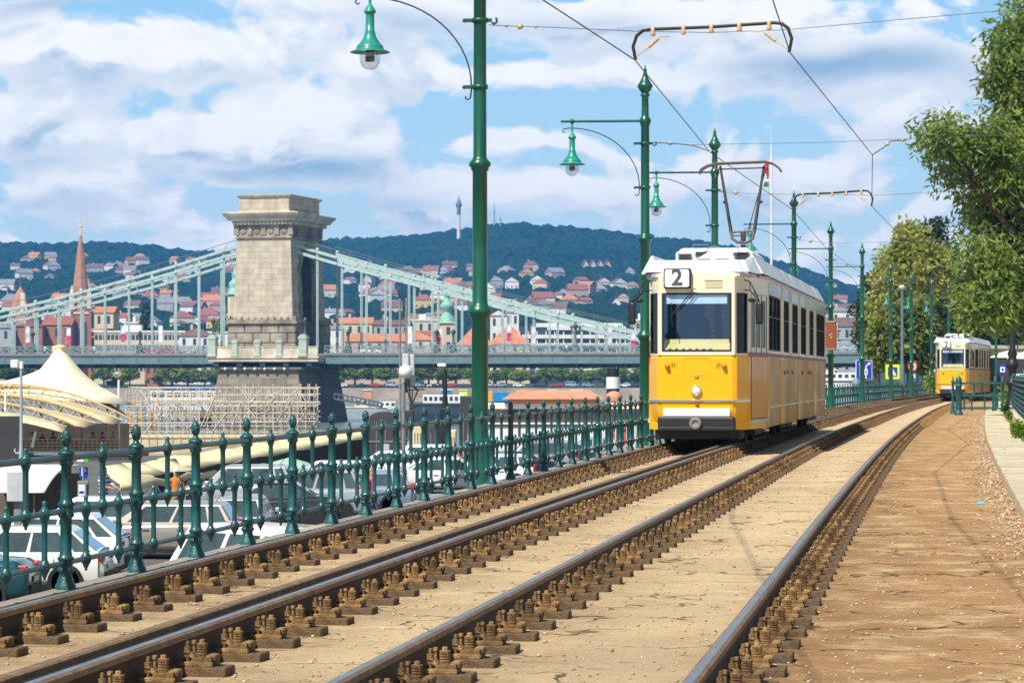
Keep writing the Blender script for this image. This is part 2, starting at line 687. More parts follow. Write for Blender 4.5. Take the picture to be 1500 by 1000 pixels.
def fastener_mesh(lod=False):
    mb = MB()
    if lod:
        mb.box(.06, .36, -.11, .11, 0, .045, 1)
        mb.box(.06, .27, -.085, .085, .045, .085, 0)
        mb.box(.085, .125, -.025, .025, .085, .17, 0)
        mb.box(.165, .22, -.03, .03, .085, .15, 0)
        return mb
    mb.bbox(.04, .385, -.115, .105, -.01, .046, .008, 1)              # sleeper pad
    mb.bbox(.05, .285, -.085, .085, .046, .07, .005, 0)              # ribbed plate
    mb.prism([(.13, .07), (.275, .07), (.275, .098), (.24, .104), (.225, .09), (.15, .088)], 1, -.075, .075, 0)
    mb.bbox(.245, .30, -.055, .05, .07, .105, .008, 0)               # end lug
    # clip with an arched back over the rail foot
    arch = [(.045, .052), (.06, .092), (.09, .112), (.13, .112), (.155, .09), (.158, .072), (.14, .072), (.128, .088), (.1, .094), (.08, .086), (.066, .052)]
    mb.prism(arch, 1, -.042, .042, 0)
    # clamping bolt with square nut
    mb.lathe([(.013, .06), (.013, .112), (.026, .113), (.026, .118), (.023, .119), (.023, .142), (.012, .143), (.012, .166), (.006, .170)], (.098, -.028, 0), 6, 0, False)
    mb.lathe([(.012, .06), (.012, .15), (.02, .151), (.02, .166), (.006, .17)], (.118, .05, 0), 6, 0, False)
    # anchor bolt with spring washers
    pr = [(.038, .088), (.038, .1)]
    for k in range(3):
        z = .1 + k * .014
        pr += [(.030, z), (.036, z + .004), (.036, z + .010), (.030, z + .013)]
    pr += [(.036, .143), (.036, .158), (.020, .159), (.018, .176), (.004, .178)]
    mb.lathe(pr, (.19, -.005, 0), 8, 0, False)
    return mb


fm_ = fastener_mesh()
fm_.v = [(.03 + (x - .03) * .74, y * .86, z * .94) for x, y, z in fm_.v]
FM = fm_.mesh('fastener', [CLIP, PADM])
RAILS = [(0.0, 'nearest polished rail beside the brown walkway, its rusty bolts on the right', 8.6),
         (-1.468, 'second polished rail from the walkway, sand packed on both sides', 8.8),
         (-2.70, 'polished rail with the raised brown guard rail along its river side', 9.6),
         (-4.02, 'outermost polished rail running right beside the green railing', 12.4)]
for off, lab, y0 in RAILS:
    r = rail(off, lab)
    Ysf = along(y0, 150, off, .70)
    for Y in Ysf[:100]:
        o = link('fastener', FM, r, TP(Y, off, random.uniform(-.004, .004)))
        o.rotation_euler = (0, 0, -head(Y) + random.uniform(-.03, .03))
        o.scale = (1, 1, random.uniform(.95, 1.06))
    mb = MB()
    for Y in Ysf[100:]:
        mb.M = Matrix.Translation(TP(Y, off)) @ Matrix.Rotation(-head(Y), 4, 'Z')
        lo = fastener_mesh(True)
        mb.add(lo.v, lo.f)
    mb.M = None
    kind(mb.build('distant_fasteners', CLIP, r), 'stuff')
rail(-2.925, 'raised brown guard rail lying close against the river side of a polished rail', True)

# low iron splice joint on the guard rail
# ------------------------------------------------------------------ the iron railing
HB, HM, HT = .185, .545, .915


def post_mesh():
    mb = MB()
    prof = [(.072, 0), (.072, .03), (.060, .045), (.058, .065), (.050, .08), (.044, .10), (.046, .115), (.058, .128), (.060, .140), (.048, .150), (.046, .165),
            (.050, .17), (.050, .20), (.058, .208), (.058, .222), (.048, .230), (.044, .245), (.041, .26),
            (.040, .49), (.048, .50), (.056, .512), (.056, .526), (.048, .532), (.050, .56), (.050, .575), (.058, .585), (.058, .6), (.046, .61), (.042, .63),
            (.038, .64), (.036, .855), (.048, .868), (.052, .885), (.044, .893), (.050, .90), (.050, .93), (.058, .938), (.060, .952), (.048, .962), (.032, .972),
            (.021, .985), (.019, .996), (.030, 1.01), (.036, 1.035), (.0365, 1.06), (.032, 1.085), (.022, 1.102), (.010, 1.112), (.004, 1.115)]
    mb.lathe(prof, (0, 0, 0), 24, 0, True, .20, (.255, .86))
    # lion-nose boss on the finial
    mb.ball((-.012, -.036, 1.035), .013, 6, 4)
    mb.ball((.022, -.032, 1.055), .011, 6, 4)
    mb.ball((-.030, -.022, 1.060), .011, 6, 4)
    return mb


def baluster_mesh(z0, z1):
    mb = MB()
    h = z1 - z0
    prof = [(.004, -.088), (.010, -.084), (.010, -.070), (.016, -.062), (.022, -.045), (.032, -.030), (.039, -.012), (.041, .004), (.036, .022), (.026, .036), (.022, .046),
            (.0205, .06), (.0205, h - .07), (.026, h - .055), (.029, h - .045), (.036, h - .022), (.040, h - .002), (.035, h + .022), (.022, h + .038), (.017, h + .044),
            (.019, h + .05), (.013, h + .055), (.017, h + .066), (.017, h + .078), (.008, h + .09), (.002, h + .092)]
    mb.lathe(prof, (0, 0, z0), 12, 0, True)
    return mb


POSTM = post_mesh().mesh('post', TEAL)
BUM = baluster_mesh(HM, HT).mesh('upper_baluster', TEAL)
BLM = baluster_mesh(HB, HM).mesh('lower_baluster', TEAL)


def lod_post(mb, p):
    mb.lathe([(.07, 0), (.05, .09), (.055, .2), (.04, .25), (.04, .5), (.056, .56), (.04, .62), (.036, .86), (.056, .93), (.02, .985), (.036, 1.04), (.03, 1.09), (.004, 1.115)], p, 6)


def lod_bal(mb, p, z0, z1):
    h = z1 - z0
    mb.lathe([(.01, -.085), (.04, 0), (.02, .05), (.02, h - .05), (.04, h), (.016, h + .045), (.004, h + .09)], (p[0], p[1], p[2] + z0), 5)


RO = -4.955
RSTEP = 1.712
rail_root = thing('iron_railing', 'long dark teal cast iron railing with egg shaped finials along the embankment edge', 'railing', (0, 0, 0))
Ysp = [Y for Y in along(18.22 - 1.69 * 4, 236, RO, RSTEP)]
zb = -.012
for Y in Ysp[:100]:
    o = link('post', POSTM, rail_root, TP(Y, RO, zb))
    o.rotation_euler = (random.gauss(0, .006), random.gauss(0, .006), -head(Y) + random.uniform(-.2, .2))
mb = MB()
for Y in Ysp[100:]:
    lod_post(mb, TP(Y, RO, zb))
kind(mb.build('distant_posts', TEAL, rail_root), 'stuff')
bal = []
for a, b_ in zip(Ysp[:-1], Ysp[1:]):
    bal.append((a + (b_ - a) * .5, 1))
    bal.append((a + (b_ - a) * .27, 0))
    bal.append((a + (b_ - a) * .73, 0))
for Y, up in bal[:100]:
    o = link('baluster', BUM if up else BLM, rail_root, TP(Y, RO, zb))
    o.rotation_euler = (0, 0, random.uniform(0, 3))
mb = MB()
for Y, up in bal[100:]:
    if Y < 110:
        me = baluster_mesh(HM if up else HB, HT if up else HM)
        mb.M = Matrix.Translation(TP(Y, RO, zb))
        mb.add(me.v, me.f, 0, True)
        mb.M = None
    else:
        lod_bal(mb, TP(Y, RO, zb), HM if up else HB, HT if up else HM)
kind(mb.build('distant_balusters', TEAL, rail_root), 'stuff')
for nm, z, r in (('top_rail', HT, .024), ('middle_rail', HM, .021), ('bottom_rail', HB, .019)):
    mb = MB()
    mb.tube([TP(Y, RO, zb + z) for Y in Ysp], r, 10)
    mb.build(nm, TEAL, rail_root)

# barrier across the walkway
bar_root = thing('crossing_barrier', 'low teal iron barrier with a thick finial post standing across the brown walkway', 'barrier', TP(103, 1.75, 0), -head(103) * .4)
mb = MB()
mb.lathe([(.16, 0), (.16, .10), (.125, .14), (.115, .2), (.115, 1.05), (.14, 1.07), (.14, 1.12), (.11, 1.15), (.115, 1.22), (.13, 1.3), (.10, 1.4), (.03, 1.47), (.03, 1.5), (.005, 1.54)], (-.85, 0, 0), 14)
mb.build('thick_post', TEAL, bar_root)
for (x, y) in ((.78, 0), (.82, 3.0), (-.8, 3.0)):
    mb = MB()
    mb.lathe([(.12, 0), (.10, .08), (.06, .2), (.075, .26), (.05, .32), (.05, 1.2), (.075, 1.25), (.05, 1.3), (.03, 1.42), (.005, 1.45)], (x, y, 0), 12)
    mb.build('post', TEAL, bar_root)
for y in (0, 3.0):
    for z in (.25, .72, 1.20):
        mb = MB()
        mb.tube([(-.85, y, z), (.8, y, z)], .032, 8)
        mb.build('bar', TEAL, bar_root)
    for x, z0, z1 in ((.02, .72, 1.2), (-.36, .25, .72), (.42, .25, .72)):
        mb = MB()
        mb.lathe([(.008, -.13), (.02, -.08), (.055, 0), (.03, .06), (.03, z1 - z0 - .06), (.055, z1 - z0), (.02, z1 - z0 + .07), (.004, z1 - z0 + .12)], (x, y, z0), 8)
        mb.build('baluster', TEAL, bar_root)

# striped teal railing on the stone plinth at the right edge
pr_root = thing('pavement_railing', 'teal iron railing of close horizontal bars on a pale plinth at the right edge', 'railing', (0, 0, 0))
Ysr = ysamp(58, 108)
mb = MB()
mb.loft([[TP(Y, o, z) for o, z in ((2.70, .1), (2.72, .34), (2.78, .36), (3.1, .36), (3.12, .1))] for Y in Ysr])
mb.build('stone_plinth', PAVE, pr_root)
for z in (.50, .64, .78, .92, 1.06, 1.22, 1.36):
    mb = MB()
    mb.loft([[TP(Y, o, z + dz) for o, dz in ((2.84, -.03), (2.84, .03), (2.90, .045), (2.96, .03), (2.96, -.03), (2.9, -.045))] for Y in Ysr])
    mb.build('bar', TEAL, pr_root)
mb = MB()
mb.loft([[TP(Y, o, z) for o, z in ((2.915, .38), (2.915, 1.35), (2.935, 1.35), (2.935, .38))] for Y in Ysr])
mb.build('back_panel', TEAL, pr_root)
for Y in along(58, 108, 2.9, 3.2) + [108]:
    mb = MB()
    mb.lathe([(.08, .34), (.06, .42), (.05, 1.38), (.075, 1.42), (.05, 1.46), (.004, 1.56)], TP(Y, 2.9, 0), 10)
    mb.build('post', TEAL, pr_root)

# ------------------------------------------------------------------ lamp posts carrying the wires
POLES = [(703, 38.6), (945, 58.3), (1047, 73), (1163, 97.8), (1217, 116.7), (1263, 136), (1305, 157), (1335, 172.5), (1365, 182), (1390, 191.6)]


def make_pole():
    root = thing('lamp_post', '', 'lamp post', (0, 0, 0))
    mb = MB()
    prof = [(.20, -3.2), (.20, .08), (.17, .16), (.15, .45), (.125, .6), (.118, .66), (.115, 2.22), (.14, 2.24), (.14, 2.27), (.175, 2.30), (.175, 2.345), (.13, 2.40), (.108, 2.44), (.104, 4.30),
            (.125, 4.32), (.125, 4.35), (.155, 4.38), (.155, 4.42), (.115, 4.46), (.095, 4.50), (.088, 6.80), (.105, 6.82), (.105, 6.86), (.125, 6.88), (.125, 6.94), (.095, 6.98), (.08, 7.02),
            (.072, 7.42), (.10, 7.45), (.10, 7.48), (.07, 7.5)]
    mb.lathe(prof, (0, 0, 0), 20)
    mb.build('shaft', POLE, root)
    mb = MB()
    mb.lathe([(.07, 7.5), (.12, 7.56), (.165, 7.64), (.165, 7.67), (.12, 7.73), (.075, 7.82), (.045, 7.9), (.05, 7.92), (.03, 7.95), (.042, 7.99), (.02, 8.03), (.012, 8.08), (.002, 8.11)], (0, 0, 0), 16)
    mb.build('finial', POLE, root)
    for z in (5.49, 6.43):
        mb = MB()
        r = .1
        mb.lathe([(r - .02, -.03), (r + .015, -.03), (r + .015, .03), (r - .02, .03)], (0, 0, z), 16)
        mb.bar((-r, 0, z), (-.21, 0, z), .05, .05)
        mb.ball((-.22, 0, z), .03, 8, 6)
        if z > 6:
            mb.bar((r, 0, z), (.17, 0, z), .04, .05)
            mb.tube([(.17, 0, z - .03), (.2, 0, z - .05), (.235, 0, z - .03), (.24, 0, z + .01), (.225, 0, z + .035)], .018, 6)
        mb.build('clamp_collar', POLE, root)
    mb = MB()
    mb.tube([(0, 0, 6.91), (-1.75, 0, 6.91)], .026, 8)
    mb.ball((-1.78, 0, 6.91), .03, 8, 6)
    mb.ball((-1.56, 0, 6.91), .055, 8, 6)
    mb.build('arm', POLE, root)
    mb = MB()
    pts = [(-.13, 0, 5.35), (-.17, 0, 5.31), (-.205, 0, 5.34), (-.195, 0, 5.39), (-.15, 0, 5.40), (-.118, 0, 5.44)]
    pts = [(-.20, 0, 5.36), (-.205, 0, 5.33), (-.17, 0, 5.31), (-.135, 0, 5.34), (-.12, 0, 5.45)]
    for k in range(15):
        q = k / 14 * math.pi / 2
        pts.append((-.12 - 1.5 * (1 - math.cos(q)), 0, 5.5 + 1.27 * math.sin(q)))
    pts += [(-1.74, 0, 6.75), (-1.77, 0, 6.70), (-1.74, 0, 6.67), (-1.71, 0, 6.69)]
    mb.tube(pts, .0125, 6)
    mb.build('brace', DKGREY, root)
    mb = MB()
    mb.tube([(-1.56, 0, 6.89), (-1.56, 0, 6.60)], .02, 8)
    mb.lathe([(.02, 6.53), (.035, 6.50), (.075, 6.44), (.085, 6.42), (.085, 6.40), (.062, 6.385), (.060, 6.36), (.064, 6.15), (.070, 6.145), (.070, 6.13), (.085, 6.07), (.11, 6.02), (.15, 5.965), (.185, 5.93), (.195, 5.90),
              (.195, 5.88), (.28, 5.845), (.283, 5.835), (.20, 5.855), (.15, 5.87)], (-1.56, 0, .15), 24)
    sh = mb.build('lamp_shade', LAMPG, root)
    mb = MB()
    mb.box(-1.62, -1.50, -.05, .05, 5.86, 6.01)
    mb.build('lamp_unit', DKGREY, root)
    mb = MB()
    mb.lathe([(.15, 5.86), (.15, 5.80), (.148, 5.74), (.135, 5.68), (.105, 5.63), (.06, 5.60), (.005, 5.592)], (-1.56, 0, .15), 20)
    mb.build('lamp_globe', CLEAR, root)
    return root


PL = ['tall green lamp post nearest the camera, rising behind the iron railing out of the picture',
      'green lamp post standing just left of the front of the large yellow tram',
      'green lamp post whose top rises behind the pantograph of the large tram',
      'green lamp post rising over the rear roof of the large tram, beside the flagpole',
      'green lamp post just behind the large tram, carrying the brown sign',
      'green lamp post standing behind the blue lane sign',
      'green lamp post rising behind the yellow framed crossing sign',
      'green lamp post between the thin grey post and the yellow crossing sign',
      'green lamp post behind the round red speed sign',
      'green lamp post rising just left of the small distant tram']
pole0 = make_pole()
POLEOBJ = []
for i, (px, Y) in enumerate(POLES):
    loc = ((px - 750) * Y / F, Y, 0)
    rz = [-.05, -.08, -.08, -.12, -.14, -.16, -.18, -.2, -.2, -.2][i]
    if i == 0:
        pole0.location = (loc[0], loc[1], .06)
        pole0.rotation_euler = (0, 0, rz)
        pole0['label'] = PL[0]
        pole0['group'] = 'green lamp posts along the tracks'
        o = pole0
    else:
        o = again(pole0, PL[i], loc, rz)
    POLEOBJ.append(o)

# ------------------------------------------------------------------ overhead wires
WIRE = mat('copper_wire', (.05, .04, .035), .5, .6, .2, 9)
SPANW = mat('span_wire', (.22, .22, .23), .5, .5, .1, 9)
INSUL = mat('insulator', (.62, .42, .22), .35, 0, .2, 30, coat=.5)


def px_z(px, py, z):
    Y = (z - CZ) * F / (HZ - py)
    return Vector(((px - 750) * Y / F, Y, z))


ZW = 5.93
w1 = [Vector((-1.2, 8, ZW)), Vector((-.35, 24, ZW)), px_z(795, 0, ZW), px_z(930, 88, ZW), px_z(1040, 223, ZW), px_z(1162, 308, ZW)]
w2 = [Vector((.1, 8, ZW)), Vector((1.9, 24, ZW)), px_z(1132, 0, ZW), px_z(1157, 77, ZW), px_z(1278, 227, ZW), px_z(1277, 302, ZW), px_z(1330, 357, ZW)]
for Y in (95, 115, 136, 157, 182, 205):
    w1.append(TP(Y, -3.4, ZW))
    if Y > 95:
        w2.append(TP(Y, -.75, ZW))
for w, lab in ((w1, 'dark overhead contact wire above the river side track'), (w2, 'dark overhead contact wire above the walkway side track')):
    mb = MB()
    mb.tube(w, .0085, 6)
    tag(mb.build('contact_wire', WIRE), lab, 'wire')


def bow(a, b, label):
    """curved insulated hanger bar between the two contact wires"""
    root = thing('wire_hanger', label, 'wire hanger', (0, 0, 0), 0, 'curved hangers on the contact wires')
    a, b = Vector(a), Vector(b)
    d = b - a
    h = .42
    pts = [a + d * .005, a + d * -.012 + Vector((0, 0, h * .45)), a + d * .012 + Vector((0, 0, h * .8)), a + d * .05 + Vector((0, 0, h * .96)), a + d * .1 + Vector((0, 0, h)),
           a + d * .5 + Vector((0, 0, h * .97)), a + d * .9 + Vector((0, 0, h)), a + d * .95 + Vector((0, 0, h * .96)), a + d * .988 + Vector((0, 0, h * .8)), a + d * 1.012 + Vector((0, 0, h * .45)), a + d * .995]
    mb = MB()
    mb.tube(pts, .024, 8)
    mb.build('hanger_bar', WIRE, root)
    for k in (.12, .32, .5, .68, .87):
        mb = MB()
        p = a + d * k + Vector((0, 0, h * .93))
        mb.lathe([(.02, -.07), (.04, -.05), (.025, -.02), (.04, .01), (.03, .05), (.01, .07)], p, 8)
        mb.build('insulator', INSUL, root)
    for s0, s1, z1 in ((.01, .17, .74), (.99, .83, .74)):
        mb = MB()
        mb.tube([a + d * s0 + Vector((0, 0, .05)), a + d * (s0 + (s1 - s0) * .45) + Vector((0, 0, h * .36)), a + d * s1 + Vector((0, 0, h * z1)), a + d * (s1 * 1.0 + (.06 if s1 < .5 else -.06)) + Vector((0, 0, h * z1))], .010, 6)
        mb.tube([a + d * (s0 + (s1 - s0) * .5) + Vector((0, 0, h * .40)), a + d * (s0 + (s1 - s0) * .9) + Vector((0, 0, h * .68))], .026, 6)
        mb.build('tie_rod', INSUL, root)


bow(w1[3], w2[3], 'curved bar hanger joining both wires at the top of the picture')
bow(w1[5] + Vector((.02, 0, 0)), w2[5], 'curved bar hanger joining both wires above the rear of the tram')


def span(pts, label, r=.007, ins=()):
    root = thing('span_wire', label, 'wire', (0, 0, 0), 0, 'thin span wires')
    mb = MB()
    mb.tube(pts, r, 5)
    mb.build('cable', SPANW, root)
    for p, s in ins:
        mb = MB()
        mb.ball(p, s, 8, 6)
        mb.build('insulator', INSUL, root)


def px_on(px, py, Y):
    return P(px, py, Y)


span([px_on(716, 37, 38.6), px_on(762, 39, 38.7), px_on(800, 40, 38.8), px_on(930, 46, 39), px_on(1040, 48, 39), px_on(1150, 44, 38.8), px_on(1330, 28, 38.6), px_on(1560, 8, 38.6)],
     'thin span wire crossing the sky from the nearest lamp post', .006, ((px_on(762, 39, 38.7), .045), (px_on(742, 38, 38.7), .025), (px_on(785, 40, 38.8), .02)))
span([px_on(953, 209, 58.3), px_on(985, 210, 57.5), px_on(1015, 213, 56.5), px_z(1038, 221, ZW)], 'short pull-off wire from the second lamp post to the contact wire', .012,
     ((px_on(982, 210, 57.8), .05), (px_on(1012, 212, 56.6), .03)))
span([px_on(1015, 212, 56.6), px_on(1200, 209, 60), px_on(1320, 204, 62), px_on(1520, 196, 64)], 'faint span wire running behind the pantograph towards the big tree', .005)
span([px_z(1278, 227, ZW), px_on(1296, 215, 56.5), px_on(1304, 207, 57), px_on(1325, 205, 57.5)], 'short pull-off rod with insulators left of the big tree', .013,
     ((px_on(1300, 211, 56.7), .045), (px_on(1322, 205, 57.4), .035)))
span([px_on(1053, 281, 73), px_on(1078, 282, 73), px_on(1100, 284, 73), px_on(1290, 286, 74), px_on(1480, 275, 76)], 'thin span wire from the lamp post behind the pantograph', .006,
     ((px_on(1078, 282, 73), .06),))
span([px_on(1166, 351, 97.8), px_on(1190, 353, 98), px_on(1210, 356, 97), px_on(1420, 352, 99)], 'thin span wire from the lamp post beside the flagpole', .007, ((px_on(1187, 353, 98), .07),))
span([px_on(1220, 386, 116.7), px_on(1300, 390, 117), px_on(1440, 388, 118)], 'thin span wire from the lamp post with the brown sign', .008, ((px_on(1240, 387, 117), .07),))
span([px_on(1267, 407, 136), px_on(1350, 409, 137), px_on(1440, 406, 138)], 'thin span wire in front of the yellowish poplar', .009, ((px_on(1290, 408, 136), .08),))
# ================================================================== trams
def slab(mb, p0, p1, s0, s1, z0, z1, t, mi=0, out=0.0):
    """box standing on the wall line p0->p1 (outside is to the left of travel when t>0), from s0 to s1 metres along it"""
    p0, p1 = Vector((*p0, 0)), Vector((*p1, 0))
    d = (p1 - p0).normalized()
    n = Vector((d.y, -d.x, 0))                       # outward normal (right of travel)
    a, b = p0 + d * s0 + n * out, p0 + d * s1 + n * out
    ai, bi = a - n * t, b - n * t
    mb.hexa([(a.x, a.y, z0), (b.x, b.y, z0), (bi.x, bi.y, z0), (ai.x, ai.y, z0), (a.x, a.y, z1), (b.x, b.y, z1), (bi.x, bi.y, z1), (ai.x, ai.y, z1)], mi)


def pane(mb, p0, p1, s0, s1, z0, z1, out):
    p0, p1 = Vector((*p0, 0)), Vector((*p1, 0))
    d = (p1 - p0).normalized()
    n = Vector((d.y, -d.x, 0))
    a, b = p0 + d * s0 + n * out, p0 + d * s1 + n * out
    mb.quad((a.x, a.y, z0), (b.x, b.y, z0), (b.x, b.y, z1), (a.x, a.y, z1))


def wall_line(mb, p0, p1, z0, z1, ops, t=.06, mi=0):
    """wall with openings (s0, s1, za, zb)"""
    Lg = (Vector(p1) - Vector(p0)).length
    cur = 0.0
    for (s0, s1, za, zb) in sorted(ops):
        if s0 > cur:
            slab(mb, p0, p1, cur, s0, z0, z1, t, mi)
        if za > z0:
            slab(mb, p0, p1, s0, s1, z0, za, t, mi)
        if zb < z1:
            slab(mb, p0, p1, s0, s1, zb, z1, t, mi)
        cur = s1
    if cur < Lg - 1e-4:
        slab(mb, p0, p1, cur, Lg, z0, z1, t, mi)


def framed(root, name, p0, p1, s0, s1, z0, z1, glass, bars=(), fr=.035, frm=None, rec=.02, hbars=()):
    """window or pane as a part: rubber frame (own mesh) with the glass as its sub-part"""
    mb = MB()
    frm = frm or BLACK
    o = .006
    slab(mb, p0, p1, s0, s0 + fr, z0, z1, .05, 0, o)
    slab(mb, p0, p1, s1 - fr, s1, z0, z1, .05, 0, o)
    slab(mb, p0, p1, s0 + fr, s1 - fr, z0, z0 + fr, .05, 0, o)
    slab(mb, p0, p1, s0 + fr, s1 - fr, z1 - fr, z1, .05, 0, o)
    for b in bars:
        slab(mb, p0, p1, b - .018, b + .018, z0 + fr, z1 - fr, .04, 0, .003)
    for b in hbars:
        slab(mb, p0, p1, s0 + fr, s1 - fr, b - .015, b + .015, .035, 0, .001)
    w = mb.build(name, frm, root)
    g = MB()
    pane(g, p0, p1, s0 + fr * .5, s1 - fr * .5, z0 + fr * .5, z1 - fr * .5, -rec)
    g.build('glass', glass, w, False)
    return w


def make_tram():
    T = thing('tram', 'large yellow tram with white roof and number 2 coming along the river side track', 'tram')
    Lr = 22.2
    W = 1.13
    # plan points, outside to the right of travel: go round clockwise seen from above? front left -> rear left is built mirrored
    FR = [(-.70, 0.0), (.70, 0.0)]
    CR = [(.70, 0.0), (.93, .46)]
    DR = [(.93, .46), (W, 2.35)]
    SR = [(W, 2.35), (W, Lr)]
    BK = [(W, Lr), (-W, Lr)]
    SL = [(-W, Lr), (-W, 2.35)]
    DL = [(-W, 2.35), (-.93, .46)]
    CL = [(-.93, .46), (-.70, 0.0)]
    zb, zs, zt = .30, 1.66, 3.10
    mb = MB()
    # ---- lower yellow shell (front, corners); gentle bulge of the front through the loft
    out = [(-.93, .46), (-.74, .05), (-.66, 0), (.66, 0), (.74, .05), (.93, .46)]
    rings = []
    for z, ins, fwd in ((.44, .05, .05), (.60, .02, .02), (.85, 0, 0), (1.35, 0, 0), (1.60, .005, .008), (1.655, .012, .02)):
        rings.append([(x * (1 - ins), y + fwd if y < .3 else y, z) for x, y in out] + [(.85 * (1 - ins), .6, z), (-.85 * (1 - ins), .6, z)])
    mb.loft(rings, 0)
    # apron ends below the front, either side of the buffer beam
    for sx in (-1, 1):
        mb.hexa([(sx * .60, .03, .28), (sx * .92, .47, .28), (sx * .85, .6, .28), (sx * .58, .5, .28), (sx * .60, .03, .44), (sx * .92, .47, .44), (sx * .85, .6, .44), (sx * .58, .5, .44)])
    # yellow columns between the tan panels
    cols = [(2.35, 2.62), (5.72, 6.62), (8.12, 8.30), (8.78, 8.95), (11.05, 12.12), (13.9, 14.08), (14.78, 14.95), (16.85, 18.0)]
    pans = [(2.62, 5.72), (6.62, 8.12), (8.30, 8.78), (8.95, 11.05), (12.12, 13.9), (14.08, 14.78), (14.95, 16.85), (18.0, Lr)]
    for a, b in cols:
        slab(mb, SR[0], SR[1], a - 2.35, b - 2.35, zb, 1.64, .06, 0, .012)
    slab(mb, SL[0], SL[1], 0, Lr - 2.35, zb, 1.64, .06)
    slab(mb, BK[0], BK[1], .06, 2 * W - .06, zb, 1.64, .06)
    mb.build('lower_body', YEL, T)
    for a, b in pans:
        mb = MB()
        n = max(1, round((b - a) / 1.1))
        for k in range(n):
            s0, s1 = a + (b - a) * k / n, a + (b - a) * (k + 1) / n
            slab(mb, SR[0], SR[1], s0 - 2.35 + .008, s1 - 2.35 - .008, zb + .38, 1.64, .05, 0, random.uniform(-.004, .004))
            slab(mb, SR[0], SR[1], s0 - 2.35 + .008, s1 - 2.35 - .008, zb - .02, zb + .36, .05, 0, -.012)
        sp_ = mb.build('side_panel', PANEL, T)
        mb = MB()
        slab(mb, SR[0], SR[1], a - 2.35, b - 2.35, zb + .345, zb + .395, .02, 0, .014)
        mb.build('side_trim', CHROME, sp_)
    # red band
    mb = MB()
    for seg in (SR, SL):
        slab(mb, seg[0], seg[1], 0, Lr - 2.35, 1.64, 1.71, .06, 0, .004)
    slab(mb, DR[0], DR[1], -.02, 1.92, 1.63, 1.71, .05, 0, .016)
    slab(mb, DL[0], DL[1], -.01, 1.91, 1.63, 1.71, .05, 0, .016)
    mb.build('red_band', MAROON, T)
    # ---- upper cream shell
    mb = MB()
    wall_line(mb, *FR, 1.655, zt, [(.055, 1.345, 1.72, 2.80)])
    wall_line(mb, *CR, 1.655, zt, [(.07, .445, 1.64 + .05, 2.80)])
    wall_line(mb, *CL, 1.655, zt, [(.07, .445, 1.64 + .05, 2.80)])
    dl = (Vector(DR[1]) - Vector(DR[0])).length
    wall_line(mb, *DR, 1.71, zt, [(.20, 1.78, 1.71, 2.80)])
    wall_line(mb, *DL, 1.71, zt, [(.13, 1.70, 1.71, 2.80)])
    wins = [(2.62, 5.65, 3), (6.68, 8.1, 2), (8.95, 11.0, 3), (12.15, 13.88, 2), (14.95, 16.8, 3), (18.05, 21.6, 5)]
    wall_line(mb, *SR, 1.71, zt, [(a - 2.35, b - 2.35, 1.76, 2.84) for a, b, n in wins])
    wall_line(mb, *SL, 1.71, zt, [(Lr - b, Lr - a, 1.76, 2.84) for a, b, n in wins])
    slab(mb, BK[0], BK[1], .06, 2 * W - .06, 1.64, zt, .06)
    mb.build('upper_body', CREAM, T)
    w = framed(T, 'windscreen', *FR, .055, 1.345, 1.72, 2.80, WSHIELD, fr=.03)
    for seg in (CR, CL):
        framed(T, 'corner_window', *seg, .07, .445, 1.69, 2.80, GLASS, fr=.028)
    for a, b, n in wins:
        bars = [a - 2.35 + (b - a) * k / n for k in range(1, n)]
        framed(T, 'side_window', *SR, a - 2.35, b - 2.35, 1.76, 2.84, GLASS, bars, .03, DKGREY, .03, (2.42,))
        framed(T, 'side_window', *SL, Lr - b, Lr - a, 1.76, 2.84, GLASS, [Lr - b + (b - a) * k / n for k in range(1, n)], .03, DKGREY, .03, (2.42,))
    # frieze over the side windows, the olive of reflected trees put into its colour
    FRZ = mat('frieze_tree_reflection', (.34, .36, .22), .3, 0, .1, 2, coat=.5)
    mb = MB()
    slab(mb, SR[0], SR[1], .03, Lr - 2.38, 2.86, 3.07, .02, 0, .006)
    mb.build('frieze', FRZ, T)
    # vertical cream strips on the door columns
    mb = MB()
    for a, b in cols[1:]:
        slab(mb, SR[0], SR[1], (a + b) / 2 - 2.35 - .09, (a + b) / 2 - 2.35 + .09, 1.72, 3.09, .03, 0, .02)
    mb.build('pillar_strip', CREAM, T)
    # ---- folding doors
    for seg, s0, s1 in ((DR, .20, 1.78), (DL, .13, 1.70)):
        mb = MB()
        n = 3
        gl = []
        for k in range(n):
            a, b = s0 + (s1 - s0) * k / n + .012, s0 + (s1 - s0) * (k + 1) / n - .012
            slab(mb, *seg, a, b, .48, 1.63, .04, 0, .01)
            slab(mb, *seg, a, a + .07, 1.63, 2.79, .04, 1, -.005)
            slab(mb, *seg, b - .07, b, 1.63, 2.79, .04, 1, -.005)
            slab(mb, *seg, a + .07, b - .07, 2.70, 2.79, .04, 1, -.005)
            slab(mb, *seg, a + .07, b - .07, 1.63, 1.80, .04, 1, -.005)
            gl.append((a + .07, b - .07))
        for k in range(n + 1):
            s = s0 + (s1 - s0) * k / n
            slab(mb, *seg, s - .012, s + .012, .48, 2.79, .03, 2, .004)
        d = mb.build('folding_door', [YELM, CREAM, BLACK], T)
        for a, b in gl:
            g = MB()
            pane(g, *seg, a, b, 1.80, 2.70, -.02)
            g.build('door_glass', GLASS, d, False)
        mb = MB()
        slab(mb, *seg, s0 - .05, s1 + .08, .40, .465, .08, 0, .03)
        mb.build('door_step', LTGREY, T)
        mb = MB()
        slab(mb, *seg, 0, s0 - .02, .30, 1.63, .05)
        slab(mb, *seg, s1 + .02, dl, .30, 1.63, .05)
        slab(mb, *seg, s0, s1, .28, .40, .05)
